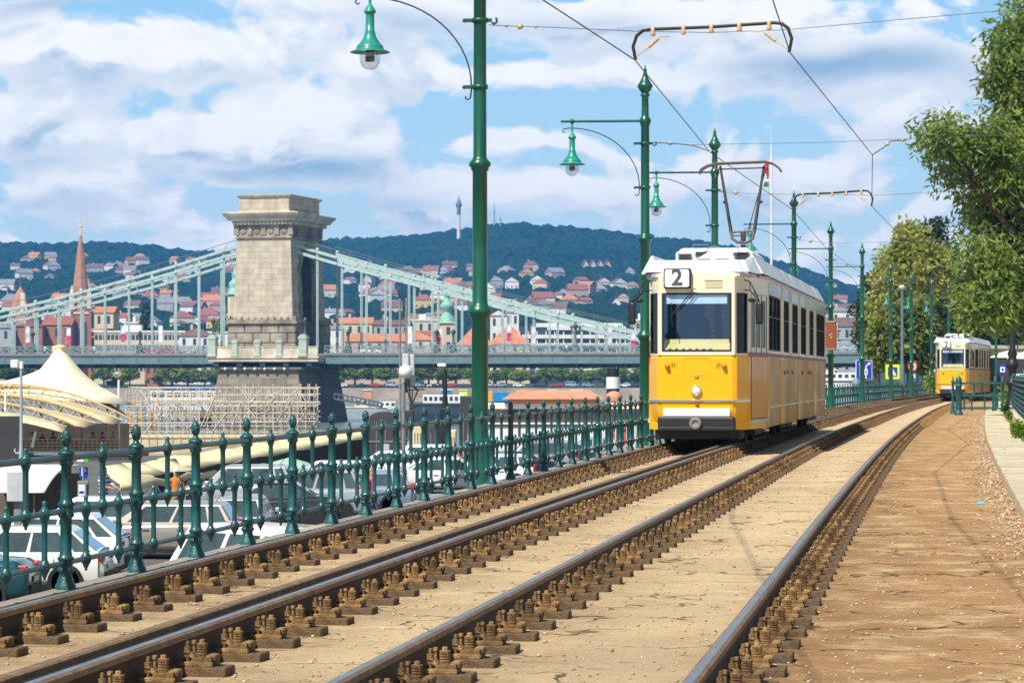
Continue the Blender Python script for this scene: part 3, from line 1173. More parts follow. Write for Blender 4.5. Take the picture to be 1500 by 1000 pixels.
        mb.build('door_surround', YEL, T)
    # ---- floor, cab partition, dashboard, seats
    mb = MB()
    mb.box(-.85, .85, .5, 2.35, .75, .82)
    mb.box(-1.06, 1.06, 2.36, Lr - .1, .75, .82)
    mb.build('floor', DKGREY, T)
    CABB = mat('cab_blue', (.04, .17, .52), .6, 0, .3, 2)
    STREAK = mat('cab_light_streak', (.62, .60, .58), .8, 0, .2, 4)  # pale strips paint the windscreen's light streaks on the partition
    mb = MB()
    mb.box(-.95, -.05, 2.2, 2.24, .83, 3.0, 0)
    mb.box(.45, .95, 2.2, 2.24, .83, 3.0, 0)
    mb.box(-.05, .12, 2.16, 2.2, .83, 3.0, 1)
    mb.box(.26, .40, 2.16, 2.2, .83, 3.0, 1)
    mb.box(.50, .56, 2.16, 2.2, .83, 3.0, 1)
    mb.box(-.62, -.56, 2.16, 2.2, .83, 3.0, 1)
    mb.build('cab_partition', [CABB, STREAK], T)
    mb = MB()
    mb.prism([(.06, 1.2), (.5, 1.2), (.5, 1.80), (.36, 1.90), (.20, 1.88), (.06, 1.76)], 0, -.64, .62)
    mb.prism([(.20, 1.88), (.26, 1.88), (.30, 1.93), (.22, 1.95)], 0, -.60, .58)
    mb.build('dashboard', mat('dash_yellow', (.78, .62, .22), .6, 0, .05, 3), T)
    mb = MB()
    for k in range(7):
        x = -.50 + k * .125
        mb.box(x - .028, x + .028, .050, .058, 1.757, 1.773, 0)
    mb.build('air_slots', BLACK, T)
    mb = MB()
    mb.box(-.56, .56, .030, .036, 2.60, 2.765, 0)
    mb.build('sun_visor', mat('visor', (.62, .78, .82), .5, 0, .05, 3), T)
    mb = MB()
    mb.bbox(-.33, .13, 1.0, 1.12, 1.2, 2.35, .05)
    mb.bbox(-.33, .13, .75, 1.2, 1.1, 1.25, .05)
    mb.build('driver_seat', mat('seat_blue', (.01, .03, .10), .7, 0, .2, 5), T)
    mb = MB()
    for y in (3.2, 4.2, 5.2, 9.4, 10.4, 12.8, 15.5, 18.6, 19.6, 20.6):
        for x in (-.95, .55):
            mb.bbox(x, x + .42, y, y + .45, 1.12, 1.22, .03)
            mb.bbox(x, x + .42, y + .45, y + .53, 1.12, 1.75, .03)
            mb.box(x + .15, x + .27, y + .15, y + .3, .82, 1.12)
    mb.build('passenger_seats', mat('seat_wood', (.22, .11, .05), .5, 0, .2, 5), T)
    # ---- front furniture
    mb = MB()
    mb.prism([(.0, .785), (-.022, .79), (-.03, .80), (-.03, .825), (-.022, .835), (0, .84)], 0, -.70, .70)
    for sx in (-1, 1):
        p0, p1 = ((.70, 0), (.93, .46)) if sx > 0 else ((-.93, .46), (-.70, 0))
        slab(mb, p0, p1, 0, .51, .788, .838, .03, 0, .022)
    mb.build('chrome_strip', CHROME, T)
    mb = MB()
    mb.bbox(-.62, .62, -.03, .05, .525, .675, .012)
    mb.build('white_beam', WHITEP, T)
    mb = MB()
    mb.bbox(-.71, .71, -.09, .3, .27, .52, .03)
    mb.bbox(-.70, .70, -.105, -.08, .27, .33, .008)
    mb.build('buffer_beam', BLACK, T)
    mb = MB()
    BUF = mat('buffer_grey', (.22, .20, .18), .7, .1, .25, 9)
    mb.M = Matrix.Translation((-.01, -.10, .40)) @ Matrix.Rotation(R(90), 4, 'X')
    mb.lathe([(.06, 0), (.11, .01), (.115, .05), (.105, .065), (.05, .07), (.045, .05), (.02, .05), (.004, .05)], (0, 0, 0), 24)
    mb.M = None
    mb.build('coupler_disc', BUF, T)
    mb = MB()
    mb.M = Matrix.Translation((-.005, 0, 1.0)) @ Matrix.Rotation(R(90), 4, 'X')
    mb.lathe([(.10, -.02), (.10, .045), (.088, .06), (.078, .05), (.078, .0)], (0, 0, 0), 24)
    hl = mb.build('headlight', CHROME, T)
    mb.v, mb.f, mb.m, mb.sm = [], [], [], []
    mb.M = Matrix.Translation((-.005, 0, 1.0)) @ Matrix.Rotation(R(90), 4, 'X')
    mb.lathe([(.079, .0), (.079, .047), (.065, .06), (.03, .068), (.003, .07)], (0, 0, 0), 24)
    mb.M = None
    mb.build('lens', mat('lens_white', (.78, .74, .58), .12, 0, .12, 20, coat=1), hl)
    for x in (-.54, .51):
        mb = MB()
        mb.M = Matrix.Translation((x, 0, 1.45)) @ Matrix.Rotation(R(90), 4, 'X')
        mb.lathe([(.048, -.01), (.048, .03), (.038, .045), (.04, .06), (.03, .085), (.003, .09)], (0, 0, 0), 16)
        mb.M = None
        mb.build('turn_signal', ORANGEL, T)
        mb = MB()
        s = 1 if x < 0 else -1
        for k in (0, .045):
            mb.tube([(x + s * (.085 + k), -.01, 1.52), (x + s * (.082 + k), -.03, 1.47), (x + s * (.098 + k), -.02, 1.44)], .007, 5)
        mb.build('hook', mat('brass', (.25, .16, .03), .5, .4, .1, 9), T)
    mb = MB()
    mb.M = Matrix.Translation((.01, 0, .745)) @ Matrix.Rotation(R(90), 4, 'X')
    mb.lathe([(.035, -.01), (.035, .03), (.02, .05), (.003, .055)], (0, 0, 0), 14)
    mb.M = None
    mb.build('red_lamp', REDL, T)
    mb = MB()
    mb.bbox(-.04, .04, -.03, .02, 1.245, 1.30, .008)
    for q in ((-.24, .24, 1.262, 1.268), (-.24, .24, 1.60, 1.606)):
        mb.box(q[0], q[1], -.004, .001, q[2], q[3])
    mb.box(-.243, -.238, -.004, .001, 1.26, 1.606)
    mb.box(.238, .243, -.004, .001, 1.26, 1.606)
    mb.build('hatch', YELM, T)
    # number box
    mb = MB()
    mb.bbox(-.60, -.10, -.12, .12, 2.88, 3.25, .03)
    nb = mb.build('number_box', BLACK, T)
    mb = MB()
    mb.prism([(-.575, 2.93), (-.55, 2.905), (-.15, 2.905), (-.125, 2.93), (-.125, 3.20), (-.15, 3.225), (-.55, 3.225), (-.575, 3.20)], 1, -.126, -.119)
    mb.build('number_panel', mat('panel_white', (.80, .84, .84), .4, 0, .03, 3), nb)
    me = text_mesh('2', .42, .004, 'numeral', mat('numeral_grey', (.07, .075, .09), .6, 0, .1, 5), True)
    o = link('numeral', me, nb, (-.35, -.131, 3.07))
    o.rotation_euler = (R(90), 0, 0)
    mb = MB()
    for k in range(5):
        mb.box(.16, .47, -.012, .002, 2.89 + k * .026, 2.91 + k * .026)
    mb.box(.15, .48, -.008, 0.001, 3.015, 3.03, 1)
    mb.build('vent_grille', [mat('vent_cream', (.66, .58, .36), .5, 0, .05, 3), DKGREY], T)
    # wiper
    mb = MB()
    mb.tube([(.0, -.05, 2.87), (-.06, -.05, 2.86), (-.30, -.05, 2.56), (-.47, -.04, 2.40)], .010, 6)
    mb.tube([(-.02, -.05, 2.83), (-.31, -.05, 2.50), (-.47, -.04, 2.36)], .008, 6)
    mb.tube([(-.455, -.035, 2.62), (-.47, -.035, 2.38), (-.44, -.035, 2.18)], .010, 6)
    mb.build('wiper', BLACK, T)
    mb = MB()
    mb.tube([(-.36, .75, 2.48), (-.36, .75, 1.88)], .010, 6)
    mb.tube([(-.36, .75, 2.50), (-.10, .75, 2.52)], .012, 6)
    mb.tube([(-.10, .75, 2.52), (-.10, .75, 1.80)], .009, 6)
    mb.lathe([(.05, 0), (.03, .08), (.012, .3), (.006, .36)], (-.36, .75, 1.86), 8)
    mb.build('inner_rod', BLACK, T)
    mb = MB()
    mb.tube([(.22, .7, 2.16), (.45, .7, 2.14), (.60, .7, 2.10)], .010, 6)
    for x in (.28, .38, .48):
        mb.tube([(x, .7, 2.15), (x, .7, 2.09)], .007, 5)
    mb.build('inner_handle', BLACK, T)
    # mirrors
    for sx in (-1, 1):
        mb = MB()
        x0 = .86 * sx
        k = .30 if sx > 0 else .33
        mb.tube([(x0, .22, 3.04), (x0 + sx * .12, .05, 3.00), (x0 + sx * (k - .03), -.05, 2.72), (x0 + sx * k, -.05, 2.62)], .013, 6)
        mb.tube([(x0, .28, 2.86), (x0 + sx * .12, .08, 2.84), (x0 + sx * k, -.04, 2.62)], .012, 6)
        mb.tube([(x0 + sx * .12, .05, 3.00), (x0 + sx * .12, .08, 2.84)], .010, 6)
        mb.tube([(x0 + sx * .20, .0, 2.84), (x0 + sx * .20, .02, 2.76)], .010, 6)
        a = mb.build('mirror_arm', BLACK, T)
        mb = MB()
        c = x0 + sx * k
        mb.bbox(c - .07, c + .07, -.09, -.02, 2.22, 2.62, .03)
        mb.ball((c - sx * .14, -.04, 2.66), .075, 10, 6, 0, .55)
        mb.build('mirror', BLACK, a)
    # side bits: orange repeaters and dark buttons
    mb = MB()
    for y in (6.55, 9.05, 12.3, 15.6):
        slab(mb, *SR, y - 2.35, y - 2.25, 1.30, 1.38, .02, 0, .03)
    mb.build('door_button', DKGREY, T)
    for y in (7.4, 14.5):
        mb = MB()
        slab(mb, *SR, y - 2.35, y - 2.05, 1.31, 1.39, .02, 0, .04)
        mb.build('side_signal', ORANGEL, T)
    # ---- roof
    mb = MB()
    rings = []
    for y in (.02, .12, .45, 2.35, Lr):
        w = {.02: .74, .12: .80, .45: .96, 2.35: W + .03, Lr: W + .03}[y]
        zc = {.02: 3.16, .12: 3.20, .45: 3.24}.get(y, 3.27)
        rings.append([(-w, y, 3.095), (-w, y, 3.13), (-w * .8, y, 3.13 + (zc - 3.13) * .7), (0, y, zc), (w * .8, y, 3.13 + (zc - 3.13) * .7), (w, y, 3.13), (w, y, 3.095)])
    mb.loft(rings, 0)
    mb.build('roof', CREAM, T)
    mb = MB()
    for seg, s0, s1 in ((CR, .1, .53), (CL, -.02, .42)):
        slab(mb, *seg, s0, s1, 3.10, 3.16, .10, 0, .05)
    slab(mb, *DR, .0, 1.93, 3.11, 3.16, .05, 0, .05)
    slab(mb, *DL, .0, 1.93, 3.11, 3.16, .05, 0, .05)
    slab(mb, *SR, 0, Lr - 2.35, 3.11, 3.15, .05, 0, .04)
    slab(mb, *SL, 0, Lr - 2.35, 3.11, 3.15, .05, 0, .04)
    mb.build('gutter', LTGREY, T)
    # white shroud panels leaning inwards
    mb = MB()
    mb.hexa([(-.96, .16, 3.19), (.93, .16, 3.19), (.95, .22, 3.19), (-.98, .22, 3.19), (-.84, .42, 3.42), (.84, .42, 3.42), (.84, .48, 3.42), (-.84, .48, 3.42)])
    for sx in (-1, 1):
        mb.hexa([(sx * .95, .17, 3.19), (sx * 1.12, .95, 3.17), (sx * 1.06, .95, 3.17), (sx * .92, .24, 3.19), (sx * .86, .42, 3.42), (sx * .96, 1.0, 3.50), (sx * .90, 1.0, 3.50), (sx * .84, .48, 3.42)])
    y = 1.0
    while y < Lr - 1:
        if not 13.2 < y < 14.0:
            for sx in (-1, 1):
                d = random.uniform(-.008, .008)
                y1 = y + 1.18
                mb.hexa([(sx * 1.15, y, 3.19), (sx * 1.15, y1, 3.19), (sx * 1.11, y1, 3.19), (sx * 1.11, y, 3.19), (sx * (.96 + d), y, 3.53), (sx * (.96 + d), y1, 3.53), (sx * (.91 + d), y1, 3.53), (sx * (.91 + d), y, 3.53)])
        y += 1.2
    mb.box(-.9, .9, 1.0, 13.0, 3.30, 3.34)
    mb.box(-.9, .9, 14.2, Lr - 1, 3.30, 3.34)
    mb.build('roof_shroud', ROOFW, T)
    mb = MB()
    for k in range(16):
        yy = 1.0 + k * 1.35
        for sx in (-1, 1):
            mb.box(sx * 1.04 - .03, sx * 1.04 + .03, yy, yy + .06, 3.12, 3.2)
    for sx in (-1, 1):
        mb.box(sx * .95 - .02, sx * .95 + .02, 1.0, Lr - 1, 3.14, 3.30)
    mb.build('roof_bracket', DKGREY, T)
    # ventilated roof unit
    mb = MB()
    ux0, ux1 = -.56, .90
    mb.loft([[(ux0, 1.6, 3.34), (ux1, 1.6, 3.34), (ux1, 4.4, 3.34), (ux0, 4.4, 3.34)],
             [(ux0, 1.55, 3.60), (ux1, 1.55, 3.60), (ux1, 4.45, 3.60), (ux0, 4.45, 3.60)],
             [(ux0 + .12, 1.66, 3.70), (ux1 - .12, 1.66, 3.70), (ux1 - .12, 4.3, 3.70), (ux0 + .12, 4.3, 3.70)]])
    mb.prism([(-.16, 3.36), (.52, 3.36), (.52, 3.46), (.28, 3.62), (.08, 3.62), (-.16, 3.48)], 1, 1.46, 1.56)
    ru = mb.build('roof_unit', ROOFW, T)
    mb = MB()
    for (x0, z0, n, w) in ((-.50, 3.43, 5, .24), (-.18, 3.54, 3, .24), (.58, 3.43, 5, .24), (.62, 3.56, 2, .22), (-.12, 3.365, 4, .24), (.22, 3.365, 4, .24), (.54, 3.555, 2, .2)):
        for k in range(n):
            mb.box(x0, x0 + w, 1.44 if x0 in (-.12, .22) else 1.50, 1.57, z0 + k * .034, z0 + k * .034 + .016)
    for k in range(9):
        for j in range(5):
            mb.box(.895, .912, 1.7 + k * .3, 1.9 + k * .3, 3.4 + j * .035, 3.415 + j * .035)
    mb.build('louvre', DKGREY, ru)
    mb = MB()
    mb.tube([(-.46, 1.2, 3.40), (-.46, 1.2, 3.62)], .008, 5)
    mb.tube([(-.2, 1.6, 3.45), (-.05, 1.56, 3.58), (.08, 1.56, 3.70), (.18, 1.56, 3.73), (.28, 1.56, 3.70)], .010, 5)
    mb.tube([(-.30, 2.2, 3.70), (-.30, 2.2, 3.79), (.0, 2.2, 3.79), (.0, 2.2, 3.70)], .008, 5)
    mb.tube([(.62, 2.2, 3.70), (.62, 2.2, 3.79), (.85, 2.2, 3.79), (.85, 2.2, 3.66)], .008, 5)
    mb.lathe([(.035, 0), (.05, .03), (.03, .05), (.04, .08), (.01, .10)], (.04, .32, 3.20), 8)
    mb.lathe([(.035, 0), (.045, .03), (.03, .05), (.01, .13)], (.56, .32, 3.20), 8)
    mb.build('roof_fitting', MIDGREY, T)
    # ---- pantograph
    pg = MB()
    py = 5.6
    GUN = mat('pantograph_brown', (.13, .10, .09), .6, .4, .2, 6)
    pg.tube([(.36, py + .1, 3.25), (.38, py, 4.20)], .055, 12)
    pg.tube([(.13, py, 4.20), (.16, py - .05, 4.07), (.27, py - .08, 3.99), (.47, py - .08, 3.99), (.58, py - .05, 4.07), (.60, py, 4.22)], .03, 8)
    pg.tube([(.14, py, 4.20), (.60, py, 4.22)], .018, 8)
    pg.tube([(.15, py, 4.13), (.59, py, 4.14)], .014, 8)
    pn = pg.build('pantograph', GUN, T)
    mb = MB()
    mb.tube([(.14, py, 4.16), (-.14, py + .5, 5.60)], [.036, .024], 8)
    mb.tube([(.60, py, 4.18), (.76, py + .5, 5.58)], [.036, .024], 8)
    mb.tube([(.46, py, 4.16), (.64, py + .3, 4.9), (.80, py + .5, 5.52)], .011, 6)
    mb.tube([(.0, py + .25, 4.86), (-.04, py + .22, 4.82)], .03, 6)
    mb.tube([(.68, py + .25, 4.86), (.74, py + .22, 4.82)], .03, 6)
    mb.build('pantograph_arm', BLACK, pn)
    mb = MB()
    for dy in (-.12, .12):
        mb.tube([(-.58, py + .5 + dy, 5.44), (-.52, py + .5 + dy, 5.53), (-.40, py + .5 + dy, 5.60), (-.2, py + .5 + dy, 5.645), (.80, py + .5 + dy, 5.67), (.96, py + .5 + dy, 5.62), (1.08, py + .5 + dy, 5.53), (1.12, py + .5 + dy, 5.46)], .022, 6)
    mb.tube([(-.22, py + .5, 5.53), (.80, py + .5, 5.55)], .018, 6)
    for x in (-.24, .84):
        mb.bar((x, py + .5, 5.66), (x, py + .5, 5.36), .034, .04)
    mb.build('contact_strip', GUN, pn)
    # ---- running gear
    mb = MB()
    mb.box(-.92, .92, .9, Lr - .5, .30, .42)
    for y in (1.6, 8.2, 10.2, 17.6, 19.6):
        mb.box(-.95, .95, y, y + 1.6, .16, .34)
    mb.bbox(-.80, .80, .35, .9, .10, .34, .04)
    mb.build('underframe', BLACK, T)
    for y in (1.7, 3.4, 9.0, 10.7, 18.0, 19.7):
        for sx in (-1, 1):
            mb = MB()
            mb.M = Matrix.Translation((sx * .72, y, .33)) @ Matrix.Rotation(R(90), 4, 'Y')
            mb.lathe([(.05, -.07), (.28, -.06), (.33, -.055), (.33, .05), (.28, .06), (.12, .05), (.10, .08), (.004, .08)], (0, 0, 0), 20)
            mb.M = None
            mb.build('wheel', mat('wheel_iron', (.05, .04, .035), .6, .5, .2, 5), T)
    return T


tram = make_tram()
tram['group'] = 'yellow number 2 trams'
hd = .170
tram.location = (3.40, 50.3, .2)
tram.rotation_euler = (0, 0, -hd)
Y2 = 156
c2 = TP(Y2, -.78)
again(tram, 'small distant yellow tram with number 2 coming out from under the trees', (c2.x - .15, Y2, .2), -.224)
# ================================================================== far terrain
RIDGE = [(-400, 372), (-150, 362), (0, 353), (60, 356), (120, 354), (170, 353), (230, 360), (280, 366), (340, 368), (400, 360), (480, 350), (560, 346), (640, 341), (690, 332), (722, 326), (760, 325), (800, 329), (860, 333),
         (940, 343), (1000, 349), (1044, 353), (1100, 368), (1150, 384), (1210, 405), (1260, 424), (1320, 436), (1500, 450), (1800, 455)]
_rx = np.array([r[0] for r in RIDGE], float)
_ry = np.array([r[1] + 7 for r in RIDGE], float)
YR = 3600.0
DPT = np.array([930, 1100, 1300, 1600, 2000, 2500, 3000])
DPY = np.array([568, 547, 520, 487, 452, 420, 392.])


def terr_py(px, Y):
    """photo row at which the hillside stands for a given column and distance"""
    r = float(np.interp(px, _rx, _ry))
    base = float(np.interp(Y, DPT, DPY))
    k = (555 - r) / (555 - 335)
    base = 555 - (555 - base) * (.35 + .65 * k) if base < 555 else base
    if Y > 3000:
        b3 = 555 - (555 - 392) * (.35 + .65 * k)
        t = (Y - 3000) / (YR - 3000)
        return b3 + (r - b3) * min(t, 1)
    return base


def terr_z(px, Y):
    return zat(terr_py(px, Y), Y)


FOREST = leafmat('forest', (.008, .026, .014), (.014, .040, .018), (.028, .062, .022), .006, .1, .03)
FORESTG = mat('hill_ground', (.030, .055, .024), .9, 0, .4, .02)
pxs = np.arange(-420, 1840, 20)
Yl = [930, 980, 1040, 1100, 1200, 1300, 1450, 1600, 1800, 2000, 2250, 2500, 2750, 3000, 3150, 3300, 3450, 3600]
mb = MB()
v = []
for Y in Yl:
    for px in pxs:
        v.append(((px - 750) * Y / F, Y, terr_z(px, Y)))
n = len(pxs)
# the back of the ridge falls away
for px in pxs:
    v.append(((px - 750) * 4200 / F, 4200, terr_z(px, YR) * .6))
f = [(i * n + j, i * n + j + 1, (i + 1) * n + j + 1, (i + 1) * n + j) for i in range(len(Yl)) for j in range(n - 1)]
mb.add(v, f, 0, True)
kind(mb.build('hills', FORESTG, recalc=False))
mb = MB()
mb.quad((-4000, -300, -7.9), (4000, -300, -7.9), (4000, 4300, -7.9), (-4000, 4300, -7.9))
kind(mb.build('ground', FORESTG, recalc=False))


def np_mesh(name, V, Fq, m, smooth=False):
    me = bpy.data.meshes.new(name)
    nv, nf, k = len(V), len(Fq), Fq.shape[1]
    me.vertices.add(nv)
    me.vertices.foreach_set('co', np.asarray(V, np.float32).ravel())
    me.loops.add(nf * k)
    me.loops.foreach_set('vertex_index', np.asarray(Fq, np.int32).ravel())
    me.polygons.add(nf)
    me.polygons.foreach_set('loop_start', np.arange(0, nf * k, k, dtype=np.int32))
    me.polygons.foreach_set('loop_total', np.full(nf, k, np.int32))
    if smooth:
        me.polygons.foreach_set('use_smooth', np.ones(nf, bool))
    me.update(calc_edges=True)
    me.validate()
    me.materials.append(m)
    return me


# icosahedron used for the far forest
_t = (1 + 5 ** .5) / 2
ICO = np.array([(-1, _t, 0), (1, _t, 0), (-1, -_t, 0), (1, -_t, 0), (0, -1, _t), (0, 1, _t), (0, -1, -_t), (0, 1, -_t), (_t, 0, -1), (_t, 0, 1), (-_t, 0, -1), (-_t, 0, 1)]) / math.sqrt(1 + _t * _t)
ICF = np.array([(0, 11, 5), (0, 5, 1), (0, 1, 7), (0, 7, 10), (0, 10, 11), (1, 5, 9), (5, 11, 4), (11, 10, 2), (10, 7, 6), (7, 1, 8), (3, 9, 4), (3, 4, 2), (3, 2, 6), (3, 6, 8), (3, 8, 9), (4, 9, 5), (2, 4, 11), (6, 2, 10), (8, 6, 7), (9, 8, 1)])


def forest(name, pts, rad, m):
    V, Fq = [], []
    for k, (p, r) in enumerate(zip(pts, rad)):
        q = ICO * (1 + rng.uniform(-.28, .28, (12, 1))) * np.array([r * rng.uniform(.8, 1.5), r, r * rng.uniform(.55, 1.15)])
        V.append(q + np.array(p))
        Fq.append(ICF + 12 * k)
    return link(name, np_mesh(name, np.vstack(V), np.vstack(Fq), m, True))


pts, rad = [], []
for k in range(40000):
    px = rng.uniform(-60, 1420)
    u = rng.uniform()
    Y = 1150 + (3600 - 1150) * u ** .75
    dens = 1.0
    py = terr_py(px, Y)
    r = rng.uniform(1.8, 4.3) * (.7 + Y / 6000)
    x, z = (px - 750) * Y / F, terr_z(px, Y)
    if Y < 1500 and rng.uniform() < .45:
        continue
    pts.append((x, Y, z + r * .45))
    rad.append(r)
# the crest itself, so that the skyline is ragged
for px in np.arange(-60, 1420, 2.2):
    Y = YR - rng.uniform(0, 60)
    r = rng.uniform(3.5, 7.5)
    pts.append(((px - 750) * Y / F, Y, terr_z(px, Y) + r * .3))
    rad.append(r)
kind(tag(forest('forest', pts, rad, FOREST), 'dark wooded hillside filling the skyline behind the river', 'forest'), 'stuff')

# ------------------------------------------------------------------ houses
WALLS = {'white': mat('wall_white', (.74, .71, .66), .8, 0, .08, .3), 'cream': mat('wall_cream', (.66, .55, .38), .8, 0, .1, .3), 'pinkish': mat('wall_pink', (.58, .40, .32), .8, 0, .1, .3),
         'grey': mat('wall_grey', (.40, .40, .41), .8, 0, .1, .3), 'yellow': mat('wall_yellow', (.65, .46, .16), .8, 0, .1, .3), 'brick': mat('wall_brick', (.36, .15, .095), .85, 0, .2, 1.5)}
ROOFS = {'red': mat('roof_red', (.30, .105, .075), .85, 0, .25, .8), 'orange': mat('roof_orange', (.50, .20, .10), .85, 0, .2, .5), 'brown': mat('roof_brown', (.17, .10, .08), .85, 0, .25, .8), 'grey': mat('roof_grey', (.24, .23, .25), .8, 0, .2, .5), 'copper green': mat('roof_copper', (.22, .46, .36), .6, 0, .15, .8)}
WINM = mat('far_window', (.05, .06, .08), .3, 0, .3, .5)
_w = MB()
_w.box(-.55, .55, -.06, .1, 0, 1)
WINMESH = _w.mesh('window', WINM)


def house(px, py, Y, w, d, h, wall, roof, kind_='gable', rz=None, roofh=None, floors=2, label=None, name='house', cat='house', group=None, cols=None):
    """px, py: photo position of the foot of the facade"""
    p = P(px, py, Y)
    rz = random.uniform(-.6, .6) if rz is None else rz
    root = thing(name, label, cat, p, rz, group)
    mb = MB()
    x0, x1 = -w / 2, w / 2
    mb.box(x0, x1, 0, d, -6, h)
    roofh = roofh or w * .32
    rm = MB()
    o = .4
    if kind_ == 'gable':                                    # ridge parallel to the facade
        rm.prism([(-o, h + .01), (d + o, h + .01), (d / 2, h + roofh)], 0, x0 - o, x1 + o)
    elif kind_ == 'front':                                  # gable end to the front
        rm.prism([(x0 - o, h + .01), (x1 + o, h + .01), (0, h + roofh)], 1, -o, d + o)
        mb.prism([(x0, h), (x1, h), (0, h + roofh * .93)], 1, -.45, -.42)
    elif kind_ == 'hip':
        k = min(w, d) * .42
        rm.loft([[(x0 - o, -o, h + .01), (x1 + o, -o, h + .01), (x1 + o, d + o, h + .01), (x0 - o, d + o, h + .01)], [(x0 + k, d * .45, h + roofh), (x1 - k, d * .45, h + roofh), (x1 - k, d * .55, h + roofh), (x0 + k, d * .55, h + roofh)]])
    else:                                                   # flat
        rm.box(x0 - .3, x1 + .3, -.3, d + .3, h + .01, h + .7)
        rm.box(x0 + w * .3, x0 + w * .5, d * .3, d * .6, h + .7, h + 2.8)
    mb.build('wall', WALLS[wall], root)
    ro = rm.build('roof', ROOFS.get(roof) or WALLS[roof], root)
    if kind_ in ('gable', 'hip') and random.random() < .6:
        c = MB()
        c.box(x0 + w * .3, x0 + w * .3 + .9, d * .4, d * .4 + .9, h + roofh * .4, h + roofh + 1.3)
        c.build('chimney', WALLS['pinkish'], ro)
    cols = cols or max(2, int(w / 3.2))
    fh = h / floors
    for fl in range(floors):
        if group and fl == floors - 1 and floors > 1:
            break
        for c in range(min(cols, 3) if group else cols):
            xc = x0 + (c + .5) * w / (min(cols, 3) if group else cols)
            wo = link('window', WINMESH, root, (xc, 0, fl * fh + fh * .3))
            wo.scale = (1, 1, fh * .5)
    return root


# landmarks used to say where a house stands
def whereabouts(px, py):
    x = ('left of the brick spire' if px < 100 else 'right of the brick spire' if px < 200 else 'between spire and stone tower' if px < 345 else
         'just right of the stone tower' if px < 560 else 'left of the domed church' if px < 640 else 'near the domed church' if px < 700 else
         'right of the near lamp post' if px < 800 else 'above the white hotel' if px < 930 else 'right of the large tram')
    y = 'high on the slope' if py < 400 else 'halfway up the slope' if py < 440 else 'low on the slope'
    return y + ' ' + x


hs = []
for k in range(30):
    hs.append((rng.uniform(0, 345), rng.uniform(380, 412), 'hi'))
for k in range(52):
    hs.append((rng.uniform(0, 345), rng.uniform(412, 492), 'lo'))
for k in range(46):
    hs.append((rng.uniform(480, 700), rng.uniform(396, 492), 'lo'))
for k in range(30):
    hs.append((rng.uniform(712, 930), rng.uniform(396, 470), 'lo'))
for k in range(5):
    hs.append((rng.uniform(1215, 1260), rng.uniform(420, 470), 'lo'))
hs.sort(key=lambda h: h[1])
GRP = {}
for px, py, zone in hs:
    Ys_ = np.arange(1050, 3300, 25)
    rows = np.array([terr_py(px, y) for y in Ys_])
    i = int(np.argmin(abs(rows - py)))
    Y = float(Ys_[i])
    wall = random.choice(['white', 'white', 'white', 'cream', 'pinkish', 'grey', 'yellow'])
    roof = random.choice(['red', 'red', 'orange', 'brown', 'brown', 'grey', 'red', 'grey'])
    sc = .95 if Y > 1800 else .8
    w = random.uniform(8, 17) * sc
    kd = random.choice(['gable', 'gable', 'hip', 'front'])
    lab = f"{'wide ' if w > 13 else 'small ' if w < 9 else ''}{wall} {dict(gable='gabled', hip='hipped', front='gable-fronted')[kd]} house, {roof} roof, {whereabouts(px, py)}"
    house(px, rows[i] - 2.0, Y, w, random.uniform(9, 13), random.uniform(5, 10) * sc, wall, roof, kd, None, None, random.choice([2, 3]), lab, group='houses on the hillside')

# buildings along the far bank --------------------------------------------------------------
YB = 985


def bank(px0, px1, ytop, ybot, wall, roof, kd, label, roofpx=8, floors=4, Y=YB, name='town_house', cat='building', rz=0.0, cols=None):
    w = (px1 - px0) * Y / F
    h = (ybot - ytop) * Y / F
    return house((px0 + px1) / 2, ybot, Y, w, 16, h, wall, roof, kd, rz, roofpx * Y / F, floors, label, name, cat, cols=cols)


bank(16, 62, 478, 548, 'brick', 'brown', 'hip', 'brick market hall wing below the pointed white striped roof', 6, 3, 975, 'market_hall')
bank(62, 104, 476, 548, 'brick', 'red', 'gable', 'dark brick hall with a glowing orange tiled roof left of the spire', 14, 3, 980, 'brick_hall')
bank(-60, 16, 480, 548, 'grey', 'grey', 'hip', 'grey slate roofed block at the left edge behind the bridge', 12, 3, 970)
bank(138, 166, 458, 548, 'cream', 'orange', 'gable', 'cream house with an orange roof directly right of the spire', 10, 4, 1040)
bank(104, 116, 464, 548, 'white', 'white', 'flat', 'narrow white block touching the left side of the spire', 3, 5, 1030)
bank(138, 270, 487, 548, 'cream', 'white', 'flat', 'long pale flat roofed block right of the spire behind the left chain', 3, 4, 975, cols=22)
bank(186, 206, 474, 548, 'cream', 'white', 'flat', 'small pale tower block behind the left bridge hangers', 3, 4, 1010)
bank(262, 308, 492, 548, 'white', 'brown', 'hip', 'white house with a broad brown hipped roof left of the stone tower', 12, 3, 972)
bank(300, 350, 488, 548, 'white', 'white', 'flat', 'bright white flat wall close to the left side of the stone tower', 3, 4, 985)
bank(476, 500, 482, 548, 'white', 'grey', 'hip', 'white house with a grey roof touching the right side of the tower', 10, 4, 985)
bank(494, 545, 474, 548, 'cream', 'orange', 'gable', 'cream block with an orange roof right of the tower', 10, 4, 1090)
bank(505, 592, 500, 548, 'pinkish', 'orange', 'gable', 'broad low terracotta roof behind the railing right of the tower', 12, 3, 975)
bank(548, 600, 476, 548, 'grey', 'brown', 'gable', 'grey block with a long brown roof behind the hangers', 8, 4, 1040)
bank(576, 640, 498, 548, 'cream', 'orange', 'hip', 'low cream house with a bright orange roof left of the domed church', 12, 3, 985)
bank(598, 648, 470, 548, 'cream', 'white', 'flat', 'long pale wall behind the left side of the domed church', 3, 4, 1080)
bank(590, 648, 494, 548, 'pinkish', 'red', 'gable', 'pinkish house with a dark red roof beside the domed church', 10, 3, 1000)
